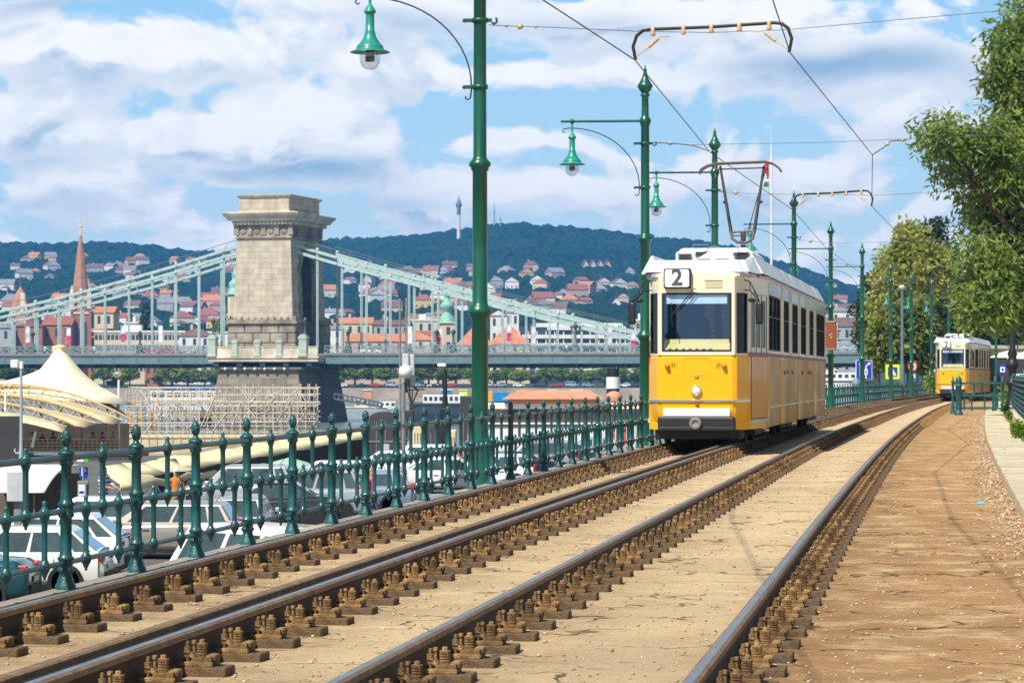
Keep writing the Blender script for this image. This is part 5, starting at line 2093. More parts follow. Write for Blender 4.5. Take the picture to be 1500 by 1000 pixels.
# pier below the deck
mb = MB()
zw = -8
px_ = [(-7.6, -11.0), (7.6, -11.0), (7.6, 11), (-7.6, 11)]
mb.loft([[(x * k, y * k2, z) for x, y in px_] for k, k2, z in ((1.22, 1.12, zw), (1.12, 1.06, -3.0), (1.0, 1.0, 2.6))])
mb.bbox(-8.6, 8.6, -11.8, 11.8, 2.6, 3.2, .15)
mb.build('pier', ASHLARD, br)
# balcony round the tower foot
bx0, bx1 = bl(306, -12.2), bl(467, -12.2)
mb = MB()
mb.bbox(bx0, bx1, -12.6, -9.3, 4.0, 4.6, .12)
mb.bbox(bx0 - .2, bx1 + .2, -12.8, -9.3, 4.6, 5.0, .1)
mb.bbox(bx0 + .1, bx1 - .1, -12.4, -12.0, 5.0, 6.6, .06)
mb.bbox(bx0, bx1, -12.5, -11.9, 6.6, 6.8, .06)
mb.build('balcony', STONE, br)
mb = MB()
for k in range(5):
    x = bl(317 + k * 34, -12)
    mb.box(x - .5, x + .5, -12.2, -9.6, 3.3, 4.0)
mb.box(bx0 - 1, bx1, -11.6, -11.3, 2.9, 3.15)
mb.build('balcony_bracket', IRONF, br)
for k in range(7):
    mb = MB()
    x = bl(330 + k * 14.5, -11.8)
    mb.ball((x, -11.9, 2.75), .28, 8, 6)
    mb.build('flood_lamp', mat('flood_white', (.75, .75, .72), .4, 0, .05, 3), br)
for k, px in enumerate((312, 345, 378, 410, 445)):
    big = k in (0, 4)
    x = bl(px, -12.2)
    w = .75 if big else .55
    zt_ = 9.0 if big else 8.3
    mb = MB()
    mb.bbox(x - w, x + w, -12.2 - w, -12.2 + w, 4.95, zt_ - .9, .08)
    mb.bbox(x - w - .12, x + w + .12, -12.2 - w - .12, -12.2 + w + .12, 4.9, 5.4, .08)
    pr = [(x - w - .1, zt_ - .9)] + [(x - (w + .1) * math.cos(math.pi * q / 8), zt_ - .9 + (w + .15) * math.sin(math.pi * q / 8)) for q in range(0, 9)]
    mb.prism(pr[1:], 1, -12.2 - w - .1, -12.2 + w + .1)
    mb.build('balcony_pillar', mat('iron_cream', (.42, .47, .38), .6, 0, .15, 1), br)
# deck
mb = MB()
for y in (-9.4, 9.4):
    mb.box(XL, XR, y - .14, y + .14, ZG0, ZR0 - .25)
    mb.box(XL, XR, y - .34, y + .34, ZR0 - .25, ZR0)
    mb.box(XL, XR, y - .3, y + .3, ZG0 - .1, ZG0 + .12)
    x = XL
    while x < XR:
        mb.box(x - .07, x + .07, y - .24, y + .24, ZG0 + .12, ZR0 - .25)
        x += 4.4
mb.build('girder', IRON, br)
mb = MB()
mb.box(XL, XR, -9.2, 9.2, ZR0 - .6, ZR0 - .1)
for y in (-7.2, -2.4, 2.4, 7.2):
    mb.box(XL, XR, y - .15, y + .15, ZT0, ZG0 - .11)
x = XL
while x < XR:
    mb.box(x - .2, x + .2, -9.2, 9.2, ZT0 - .1, ZR0 - .62)
    mb.bar((x, -7.2, ZT0), (x + 4.4, -7.2, ZG0 + .6), .16)
    x += 4.4
mb.build('deck', IRONF, br)
mb = MB()
mb.box(XL, XR, -9.75, -9.5, ZR0 - .02, ZR0 + .16)
mb.build('deck_edge', mat('rusty_edge', (.30, .17, .11), .85, 0, .3, .7), br)
for y in (-9.6, 9.6):
    for xa, xb in ((XL, bx0 - .2), (bx1 + .2, XR)):
        mb = MB()
        mb.box(xa, xb, y - .07, y + .07, ZR1 - .14, ZR1)
        mb.box(xa, xb, y - .05, y + .05, ZR0 + .17, ZR0 + .27)
        mb.box(xa, xb, y - .03, y + .03, ZR1 - .42, ZR1 - .36)
        n = int((xb - xa) / 1.42)
        w = (xb - xa) / n
        for k in range(n):
            x = xa + k * w
            mb.bar((x, y, ZR0 + .2), (x + w, y, ZR1 - .38), .11, .12)
            mb.bar((x, y + .03, ZR1 - .38), (x + w, y + .03, ZR0 + .2), .11, .12)
            mb.box(x - .05, x + .05, y - .06, y + .06, ZR0 + .2, ZR1)
        mb.build('lattice_railing', mat('lattice_iron', (.21, .29, .30), .5, 0, .1, .5), br)
# chains
CHL = [(0, 454), (60, 441), (119, 426), (189, 407), (258, 387), (328, 365), (352, 358)]
CHR = [(430, 356), (470, 368), (540, 388), (607, 405), (680, 425), (750, 443), (820, 461), (880, 475), (930, 486)]
YC = 5.5
cl = [(bl(px, -YC), bz(px, py, -YC)) for px, py in CHL]
cl = [(cl[0][0] - 30, cl[0][1] - 5.2)] + cl
cr_ = [(bl(px, -YC), bz(px, py, -YC)) for px, py in CHR]
cr_ += [(cr_[-1][0] + 16, cr_[-1][1] - 1.7), (cr_[-1][0] + 40, cr_[-1][1] - 2.6)]
IRONL = mat('chain_green', (.40, .51, .49), .5, 0, .10, .6)


def cz(x, tab):
    return float(np.interp(x, [t[0] for t in tab], [t[1] for t in tab]))


for tab, pxs_ in ((cl, [18 - 34.5, 18, 52, 86, 119, 154, 189, 223, 258, 292, 328]), (cr_, [465, 501, 537, 572, 607, 642, 677, 712, 747, 782, 817, 852, 887, 922, 957, 992])):
    xs = [bl(p, -YC) for p in pxs_]
    for y in (-YC, YC):
        for dz in (0, -1.15):
            mb = MB()
            x0 = tab[0][0] if tab is cl else tab[0][0]
            nodes = np.linspace(tab[0][0], tab[-1][0], 26)
            for i in range(len(nodes) - 1):
                for dy in (-.22, .22):
                    mb.bar((nodes[i], y + dy, cz(nodes[i], tab) + dz - .3), (nodes[i + 1], y + dy, cz(nodes[i + 1], tab) + dz - .3), .16, .5)
                mb.M = Matrix.Translation((nodes[i], y, cz(nodes[i], tab) + dz - .3)) @ Matrix.Rotation(R(90), 4, 'X')
                mb.lathe([(.22, -.42), (.26, -.36), (.26, .36), (.22, .42)], (0, 0, 0), 8)
                mb.M = None
            mb.build('chain', IRONL, br)
        for k, x in enumerate(xs):
            dz = -1.15 if k % 2 else 0
            mb = MB()
            zt_ = cz(x, tab) + dz
            for dx in (-.13, .13):
                mb.bar((x + dx, y, ZR0 - .3), (x + dx, y, zt_ - .2), .16, .16)
            mb.ball((x, y, zt_ + .12), .36, 8, 6)
            mb.bar((x, y, zt_ - .6), (x, y, zt_ + .1), .5, .3)
            mb.build('hanger', IRONL, br)
        mb = MB()
        g = [(x, y, cz(x, tab) + 1.0) for x in np.linspace(tab[0][0], tab[-1][0], 30)]
        mb.tube(g, .06, 4)
        for p in g[1:-1]:
            mb.bar((p[0], y, p[2]), (p[0], y, p[2] - 1.3), .07)
        mb.build('guard_cable', IRON, br)

LANT = mat('lantern_iron', (.075, .105, .09), .6, 0, .2, 2)
for px, lab in ((48, 'iron bridge lantern near the left edge'), (205, 'iron bridge lantern between the left hangers'), (510, 'iron bridge lantern just right of the stone tower'), (640, 'iron bridge lantern left of the domed church'), (664, 'iron bridge lantern in front of the domed church'),
                (843, 'tall statue-like bridge lantern in front of the white hotel'), (312, 'iron lantern on the left end of the tower balcony'), (447, 'iron lantern on the right end of the tower balcony')):
    big = 843 == px
    yl = -9.0 if px not in (312, 447) else -12.2
    x = bl(px, yl)
    zb_ = ZR0 if yl > -10 else 8.9
    wp = Vector((OX + x * CP + yl * SP, bY(x, yl), zb_))
    root = thing('bridge_lantern', lab, 'lamp', wp, 0, 'lanterns along the bridge')
    mb = MB()
    h = 5.3 if big else (4.4 if yl > -10 else 3.0)
    mb.lathe([(.75, 0), (.7, .9), (.5, 1.5), (.35, 1.9), (.22, 2.2), (.16, h - 1.5), (.25, h - 1.4), (.15, h - 1.2)] if yl > -10 else [(.4, 0), (.2, .4), (.12, h - 1.2), (.2, h - 1.1)], (0, 0, 0), 10)
    mb.build('post', LANT if not big else IRON, root)
    mb = MB()
    mb.lathe([(.18, h - 1.2), (.42, h - .5), (.48, h - .42), (.2, h - .1), (.05, h + .15)], (0, 0, 0), 8)
    mb.build('lantern', LANT, root)
    if big:
        mb = MB()
        for sx in (-1, 1):
            mb.tube([(0, 0, 3.6), (sx * .5, 0, 3.8), (sx * .7, 0, 4.3)], .1, 6)
            mb.lathe([(.1, 0), (.3, .4), (.1, .7)], (sx * .7, 0, 4.3), 8)
        mb.build('side_arms', LANT, root)

PINKF = mat('banner_pink', (.70, .05, .16), .7, 0, .1, 2)
LAVF = mat('banner_white', (.72, .70, .78), .7, 0, .06, 2)
for px, py, c, lab in ((97, 480, 'p', 'pink and white banner left of the brick spire'), (37, 478, 'w', 'white banner near the left edge of the bridge'), (177, 477, 'p', 'pink and white banner right of the brick spire'), (232, 477, 'w', 'white banner in the middle of the left span'),
                       (640, 482, 'p', 'bright pink banner left of the domed church'), (742, 475, 'p', 'pink and white banner in front of the orange church roof'), (778, 478, 'w', 'white banner in front of the left end of the hotel'), (890, 477, 'w', 'white banner in front of the right end of the hotel'),
                       (924, 486, 'p', 'pink banner at the right end of the hotel'), (597, 478, 'w', 'slim white banner between the hangers right of the tower')):
    yl = -8.6
    x = bl(px, yl)
    wp = Vector((OX + x * CP + yl * SP, bY(x, yl), ZR0))
    root = thing('banner', lab, 'banner', wp, random.uniform(-.3, .3), 'banners along the bridge')
    h = zat(py, wp.y) - ZR0
    mb = MB()
    mb.tube([(0, 0, 0), (0, 0, h + .3)], .06, 6)
    mb.build('pole', LTGREY, root)
    mb = MB()
    n = 8
    mb.add([(.08 + .75 * j, .05 * math.sin(k * 1.3 + j), h - 3.0 * k / n) for k in range(n + 1) for j in (0, 1)], [(2 * k, 2 * k + 1, 2 * k + 3, 2 * k + 2) for k in range(n)])
    mb.m = [0 if (k < 4 or c == 'w') else 1 for k in range(n)]
    fl = mb.build('cloth', [LAVF, PINKF], root)
    sm_ = fl.modifiers.new('thick', 'SOLIDIFY')
    sm_.thickness = .03

# ================================================================== tent and terrace
YT = 200
tz = lambda py, Y=YT: zat(py, Y)
tx = lambda px, Y=YT: (px - 750) * Y / F
root = thing('terrace_tent', 'big cream tensile tent with a tall peak and arched trusses over a terrace', 'tent', (tx(88), YT, -4.6))
T0 = Vector((tx(88), YT, -4.6))


def tl(px, py, Y=YT):
    return P(px, py, Y) - T0


mb = MB()
# peak cone sweeping out to a low saddle edge
rim = []
NA = 40
prof = [(9, 510), (10, 515), (14, 522), (20, 530), (29, 541), (40, 552), (58, 566), (80, 578)]
rings = []
for dx, py in prof:
    r = dx * YT / F
    rings.append([(r * math.cos(2 * math.pi * k / NA), min(r * 1.3, 4.6) * math.sin(2 * math.pi * k / NA), tl(88, py if py < 541 else 541 + (py - 541) * (1 if math.cos(2 * math.pi * k / NA) > 0 else 1 + .55 * math.cos(2 * math.pi * k / NA))).z) for k in range(NA)])
last = []
for k in range(NA):
    q = 2 * math.pi * k / NA
    c, s_ = math.cos(q), math.sin(q)
    rx = (106 if c > 0 else 170) * YT / F
    drop = 588 + 4 * max(c, 0) ** 2 - 4 * (1 - abs(c)) - (24 * abs(c) if c < 0 else 0)
    last.append((rx * c, 5.2 * s_, tl(88, drop).z))
rings.append(last)
mb.loft(rings, 0, True, True, False)
tc = mb.build('canopy', CANVASW, root, recalc=True)
tc.modifiers.new('thick', 'SOLIDIFY').thickness = .05
mb = MB()
mb.lathe([(.40, tl(88, 517).z), (.62, tl(88, 514).z), (.58, tl(88, 509).z), (.64, tl(88, 507.5).z), (.15, tl(88, 505).z)], (0, 0, 0), 20)
mb.build('peak_ring', CANVAS, root)
mb = MB()
mb.tube([(0, 0, 0), (0, 0, tl(88, 508).z)], .14, 8)
mb.build('mast', WHITEP, root)


def arch_pts(p0, p1, sag, n=16):
    p0, p1 = Vector(p0), Vector(p1)
    out = []
    for k in range(n + 1):
        t = k / n
        p = p0.lerp(p1, t)
        p.z += 4 * sag * t * (1 - t)
        out.append(p)
    return out


TIMB = mat('truss_cream', (.66, .50, .26), .5, 0, .1, 2)
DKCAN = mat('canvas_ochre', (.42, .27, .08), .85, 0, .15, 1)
arcs = []
for j, (pl, pr_, dy, sg) in enumerate((((-150, 600), (190, 613), -5.0, 2.15), ((-165, 610), (150, 617), -7.5, 1.75), ((-190, 616), (108, 622), -10.0, 1.6))):
    Yj = YT + dy
    a, b = tl(*pl, Yj), tl(*pr_, Yj)
    up = arch_pts(a, b, sg)
    lo = arch_pts(a + Vector((.5, 0, -.15)), b + Vector((-.5, 0, -.12)), sg - .62)
    bk = [p + Vector((0, .8, -.12)) for p in up]
    mb = MB()
    for q in (up, lo, bk):
        mb.tube(q, .07, 6)
    for k in range(1, 16):
        mb.tube([lo[k], up[k] if k % 2 else up[k]], .03, 4)
        mb.tube([lo[k], up[k + 1 if k < 8 else k - 1]], .035, 4)
        mb.tube([lo[k], bk[k]], .03, 4)
    for k in range(1, 16, 2):
        mb.ball(up[k] + Vector((0, -.05, -.05)), .10, 6, 4)
    mb.build('arch_truss', TIMB, root)
    arcs.append((up, lo, bk))
# canvas sails stretched between neighbouring arches
for j in range(2):
    A, B_ = arcs[j][1], arcs[j + 1][0]
    mb = MB()
    n = len(A)
    mb.add([p + Vector((0, 0, -.06)) for p in A] + [A[k].lerp(B_[k], .5) + Vector((0, 0, -.25)) for k in range(n)] + [p + Vector((0, .3, -.1)) for p in B_],
           [(i + n * r, i + 1 + n * r, i + 1 + n * (r + 1), i + n * (r + 1)) for r in range(2) for i in range(n - 1)], 0, True)
    o = mb.build('sail', CANVAS, root, False)
    o.modifiers.new('thick', 'SOLIDIFY').thickness = .04
mb = MB()
A = arcs[2][1]
n = len(A)
mb.add([p for p in A] + [p + Vector((0, -1.4, -.42)) for k, p in enumerate(A)], [(i, i + 1, i + 1 + n, i + n) for i in range(n - 1)], 0, True)
o = mb.build('sail', CANVAS, root, False)
o.modifiers.new('thick', 'SOLIDIFY').thickness = .04
mb = MB()
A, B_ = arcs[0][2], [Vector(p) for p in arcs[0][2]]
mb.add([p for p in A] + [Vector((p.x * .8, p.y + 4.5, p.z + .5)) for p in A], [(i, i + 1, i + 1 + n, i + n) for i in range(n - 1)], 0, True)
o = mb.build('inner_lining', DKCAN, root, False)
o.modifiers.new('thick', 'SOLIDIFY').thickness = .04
for px in (5, 60, 120, 157, 173):
    mb = MB()
    mb.tube([tl(px, 660, 203), tl(px, 590, 203)], .12, 6)
    mb.build('post', TIMB, root)
mb = MB()
p = tl(174, 600)
mb.tube([(p.x, 0, 0), (p.x, 0, tl(174, 556).z)], .09, 6)
mb.tube([tl(8, 602, 190) + Vector((0, 0, 0)), tl(8, 574, 190)], .09, 6)
mb.tube([tl(47, 655, 190), tl(52, 632, 190)], .10, 6)
mb.build('white_mast', WHITEP, root)

# terrace the tent stands on
root = thing('terrace', 'low terrace with a pale lattice parapet and dark skirt below the tent', 'terrace', (tx(60), 196, -6.5))
mb = MB()
x0, x1 = tx(-160) - tx(60), tx(186) - tx(60)
mb.box(x0, x1, 0, 16, 0, tz(668) + 6.5)
mb.build('skirt', mat('skirt_grey', (.055, .05, .055), .8, 0, .2, 1), root)
mb = MB()
za, zb2 = tz(667, 196) + 6.5, tz(643, 196) + 6.5
k = x0
while k < x1:
    mb.box(k, k + .05, -.05, 0, za, zb2)
    k += .32
for i in range(6):
    z = za + (zb2 - za) * i / 5
    mb.box(x0, x1, -.07, -.02, z - .03, z + .03)
mb.build('lattice', WOOD, root)
mb = MB()
mb.box(x0, x1, .3, .36, za, zb2 - .1)
mb.build('parapet', mat('parapet_brown', (.25, .19, .14), .9, 0, .2, 1), root)
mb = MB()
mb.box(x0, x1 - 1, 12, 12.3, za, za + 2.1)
mb.build('dark_backing', mat('terrace_shade', (.07, .048, .035), .9, 0, .3, 1), root)  # dark sheet stands for the shaded open inside under the tent

# dark screen at the far left
p = P(14, 668, 150)
root = thing('stage_screen', 'dark grey stage screen panel at the left edge below the tent', 'screen', (p.x, 150, p.z - 1.0))
mb = MB()
mb.bbox(-2.2, .55, 0, .25, 0, (668 - 609) * 150 / F + 1.0, .03)
mb.build('panel', mat('screen_dark', (.045, .04, .042), .6, 0, .2, .6), root)
mb = MB()
for x in (-1.9, .3):
    mb.box(x - .06, x + .06, .3, .42, -3.0, 2.5)
mb.build('leg', DKGREY, root)
root = thing('low_stage', 'long dark grey stage base in front of the terrace', 'stage', (tx(80, 150), 151, -5.6))
mb = MB()
mb.bbox(tx(-40, 150) - tx(80, 150), tx(186, 150) - tx(80, 150), 0, 4, 0, zat(664, 150) + 5.6, .05)
mb.build('skirt', mat('stage_grey', (.07, .065, .07), .8, 0, .2, .5), root)
mb = MB()
mb.box(tx(-40, 150) - tx(80, 150), tx(186, 150) - tx(80, 150), -.06, 0, zat(667, 150) + 5.6, zat(664, 150) + 5.63)
mb.build('edge_trim', MIDGREY, root)

# ================================================================== scaffolding
YS = 330
s = YS / F
TUBEC = mat('scaffold_tube', (.60, .50, .38), .5, .1, .3, 1.2)
TUBEW = mat('scaffold_tube_pale', (.66, .64, .60), .5, .1, .15, 2)
BOARD = mat('scaffold_board', (.58, .42, .20), .8, 0, .25, 1)
root = thing('scaffolding', 'dense tangle of pale scaffolding tubes in front of the stone bridge pier', 'scaffolding', (tx(320, YS), YS, -6.2))
sx_ = lambda px: tx(px, YS) - tx(320, YS)
sz_ = lambda py: zat(py, YS) + 6.2
mb = MB()
mw = MB()
for r_, y in enumerate((0, 3.0, 6.0)):
    for px in range(184, 466, 12):
        top = 566 if px > 330 else 571 + random.uniform(-3, 3)
        (mb if random.random() < .6 else mw).tube([(sx_(px), y, 0), (sx_(px) + random.uniform(-.05, .05), y, sz_(top - random.choice([0, 0, 4])))], .065, 5)
    for py in (569, 578, 588, 593, 604, 611, 618, 625, 632):
        a_ = random.choice([182, 182, 190, 240, 300])
        (mb if random.random() < .6 else mw).tube([(sx_(a_ + random.uniform(0, 10)), y, sz_(py + random.uniform(-2, 2))), (sx_(464), y, sz_(py + random.uniform(-2, 2)))], .06, 5)
    for k in range(26):
        px = random.uniform(186, 450)
        d = random.choice([-1, 1]) * random.uniform(12, 26)
        py = random.choice([571, 588, 604])
        (mb if random.random() < .4 else mw).tube([(sx_(px), y - .1, sz_(py)), (sx_(min(px + d, 462)), y - .1, sz_(py + random.uniform(22, 36)))], .055, 5)
for px in range(184, 466, 24):
    for py in (578, 593, 611, 625):
        mw.tube([(sx_(px), 0, sz_(py)), (sx_(px), 6, sz_(py))], .05, 4)
mb.build('tubes', TUBEC, root)
mw.build('pale_tubes', TUBEW, root)
for py, x0, x1 in ((592, 184, 464), (608, 250, 464), (620, 300, 464)):
    mb = MB()
    mb.box(sx_(x0), sx_(x1), .1, 2.6, sz_(py), sz_(py) + .12)
    mb.build('boards', BOARD, root)
mb = MB()
mb.box(sx_(292), sx_(308), .8, 1.2, sz_(626), sz_(602))
mb.build('door_panel', mat('brown_board', (.16, .09, .05), .8, 0, .2, 1), root)
mb = MB()
for px in (222, 205, 190):
    mb.box(sx_(px) - .22, sx_(px) + .22, .3, .6, sz_(632), sz_(601))
mb.build('ochre_post', mat('ochre', (.62, .33, .06), .7, 0, .15, 2), root)
# pale timber stage below
root = thing('timber_platform', 'low pale timber platform running below the scaffolding', 'platform', (tx(318, 300), 300, -7.4))
q = lambda px: tx(px, 300) - tx(318, 300)
mb = MB()
mb.box(q(150), q(500), -2, 14, 0, zat(640, 300) + 7.4)
mb.build('deck', mat('pale_deck', (.62, .50, .30), .85, 0, .15, .8), root)
mb = MB()
for k in range(30):
    px = 152 + k * 11.5
    mb.box(q(px), q(px) + .08, -2.1, -2.0, zat(650, 300) + 7.4, zat(630, 300) + 7.4)
for py in (630, 640):
    mb.box(q(152), q(486), -2.1, -2.02, zat(py, 300) + 7.36, zat(py, 300) + 7.44)
mb.build('guard_rail', WOOD, root)

# ================================================================== long cream awning
root = thing('long_awning', 'very long sagging cream canvas awning stretching behind the parked cars', 'awning', (0, 0, 0))
mb = MB()
N = 22
up, lo, fr = [], [], []
for k in range(N + 1):
    t = k / N
    pu = P(150, 684, 93).lerp(P(545, 624, 150), t)
    pl = P(176, 712, 90).lerp(P(549, 651, 147), t)
    pu.z += .05 * math.sin(k * 2.1)
    pl.z += .07 * math.cos(k * math.pi) * (1 - .3 * t) + .05 * math.sin(k * 1.7)
    up.append(pu)
    lo.append(pl)
    fr.append(pl + Vector((0, -.03, -.22)))
rows = [[u + Vector((1.2, 2.4, -.5)) for u in up], up, [u.lerp(l, .5) + Vector((0, 0, -.10 + .05 * math.sin(i * 2.7))) for i, (u, l) in enumerate(zip(up, lo))], lo, fr]
v = [p for r_ in rows for p in r_]
n = N + 1
mb.add(v, [(r_ * n + i, r_ * n + i + 1, (r_ + 1) * n + i + 1, (r_ + 1) * n + i) for r_ in range(4) for i in range(N)], 0, True)
o = mb.build('canvas', CANVAS, root, False)
o.modifiers.new('thick', 'SOLIDIFY').thickness = .03
mb = MB()
for k in range(0, N + 1):
    mb.bar((lo[k].x, lo[k].y + .1, -5), lo[k] + Vector((0, .1, -.15)), .07)
    if k < N:
        mb.bar((lo[k].x, lo[k].y + .1, lo[k].z - 1.3), (lo[k + 1].x, lo[k + 1].y + .1, lo[k + 1].z - .25), .06)
        mb.bar((lo[k + 1].x, lo[k + 1].y + .1, lo[k + 1].z - 1.3), (lo[k].x, lo[k].y + .1, lo[k].z - .25), .06)
mb.build('frame', LTGREY, root)
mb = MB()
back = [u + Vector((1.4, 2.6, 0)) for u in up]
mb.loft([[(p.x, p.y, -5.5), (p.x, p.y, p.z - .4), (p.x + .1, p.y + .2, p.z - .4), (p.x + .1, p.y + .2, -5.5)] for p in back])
mb.build('dark_backing', mat('awning_shade', (.035, .026, .022), .9, 0, .3, 1), root)  # near-black sheet, the shade under the awning put into its colour

# white curved canopy + grey cabinet, far left
root = thing('white_canopy', 'white curved canopy low at the left edge beside the cream awning', 'canopy', P(30, 720, 88))
s = 88 / F
mb = MB()
nn = 10
prof = [(q_ * 3.0, .80 * math.sin(math.pi / 2 * (1 - q_ ** 1.8))) for q_ in [k / nn for k in range(nn + 1)]]
ring = []
for xx in (-60 * s, 0, 30 * s, 46 * s, 62 * s, 72 * s):
    ring.append([(xx + (0 if xx < 60 * s else 0) - y * .25, 2.6 - y, z) for y, z in prof])
mb.loft(ring, 0, True, False, False)
mb.build('cloth', mat('white_cloth', (.78, .78, .77), .7, 0, .05, 1), root, False).modifiers.new('thick', 'SOLIDIFY').thickness = .04
mb = MB()
for xx in (-40 * s, 20 * s, 60 * s):
    mb.tube([(xx, 0, -2.2), (xx, 0, .06)], .03, 5)
    mb.tube([(xx - .6, -.35, .02), (xx - .2, .8, .62), (xx, 2.4, .82)], .02, 5)
mb.build('frame', MIDGREY, root)
mb = MB()
mb.box(-60 * s, 70 * s, 2.7, 2.8, -2.2, .5)
mb.build('dark_backing', mat('brown_back', (.16, .12, .09), .9, 0, .2, 1), root)
p = P(26, 735, 62)
root = thing('grey_cabinet', 'light grey metal cabinet on a post seen through the left end of the railing', 'cabinet', (p.x, 62, -3.2))
s = 62 / F
zc0, zc1 = zat(734, 62) + 3.2, zat(690, 62) + 3.2
mb = MB()
mb.bbox(-14 * s, 10 * s, -.18, .18, zc0, zc1, .015)
mb.box(-.01 + 2 * s, .0 + 2.4 * s, -.186, -.18, zc0 + .03, zc1 - .03)
mb.build('box', LTGREY, root)
mb = MB()
mb.box(-.08, .08, -.06, .06, 0, zc0)
mb.build('post', MIDGREY, root)
# floodlight pole in front of the tent
p = P(31, 660, 120)
root = thing('floodlight_pole', 'slim pale grey pole with a small white floodlight left of the tent peak', 'pole', (p.x, 120, -5.6))
mb = MB()
top = zat(541, 120) + 5.6
mb.tube([(0, 0, 0), (0, 0, zat(662, 120) + 5.6), (0, 0, zat(650, 120) + 5.6), (0, 0, top)], [.10, .10, .075, .06], 10)
mb.build('pole', mat('pole_bluegrey', (.42, .47, .54), .5, .2, .08, 2), root)
mb = MB()
mb.bbox(-.45, -.10, -.15, .15, top + .05, top + .42, .05)
mb.bbox(-.06, .1, -.1, .1, top, top + .35, .04)
mb.build('floodlight', WHITEP, root)
mb = MB()
mb.tube([(.06, 0, zat(660, 120) + 5.6), (-.2, 0, zat(664, 120) + 5.6), (-.3, 0, zat(660, 120) + 5.6), (-.26, 0, zat(657, 120) + 5.6)], .025, 5)
mb.build('hook', WHITEP, root)
# ================================================================== cars
TAILM = REDL
HEADM = mat('headlamp', (.6, .62, .64), .15, .3, .05, 9, coat=1)
RIMM = mat('wheel_rim', (.52, .53, .55), .35, .7, .1, 9)
CARSPEC = {  # L, W/2, belt z, roof z, hood z, x of: bonnet end(windscreen foot), roof front, roof rear, rear glass foot, rear deck z
    'hatch': (4.1, .86, .92, 1.47, .92, .95, .25, -1.35, -1.95, .96),
    'sedan': (4.5, .87, .92, 1.42, .90, .85, .15, -1.0, -1.65, 1.0),
    'wagon': (4.5, .87, .93, 1.47, .90, .90, .25, -1.85, -2.15, .96),
    'suv': (4.4, .90, 1.02, 1.68, 1.02, .95, .35, -1.75, -2.05, 1.06),
    'van': (4.6, .93, 1.15, 2.12, 1.12, 1.50, .90, -2.18, -2.26, 1.16)}


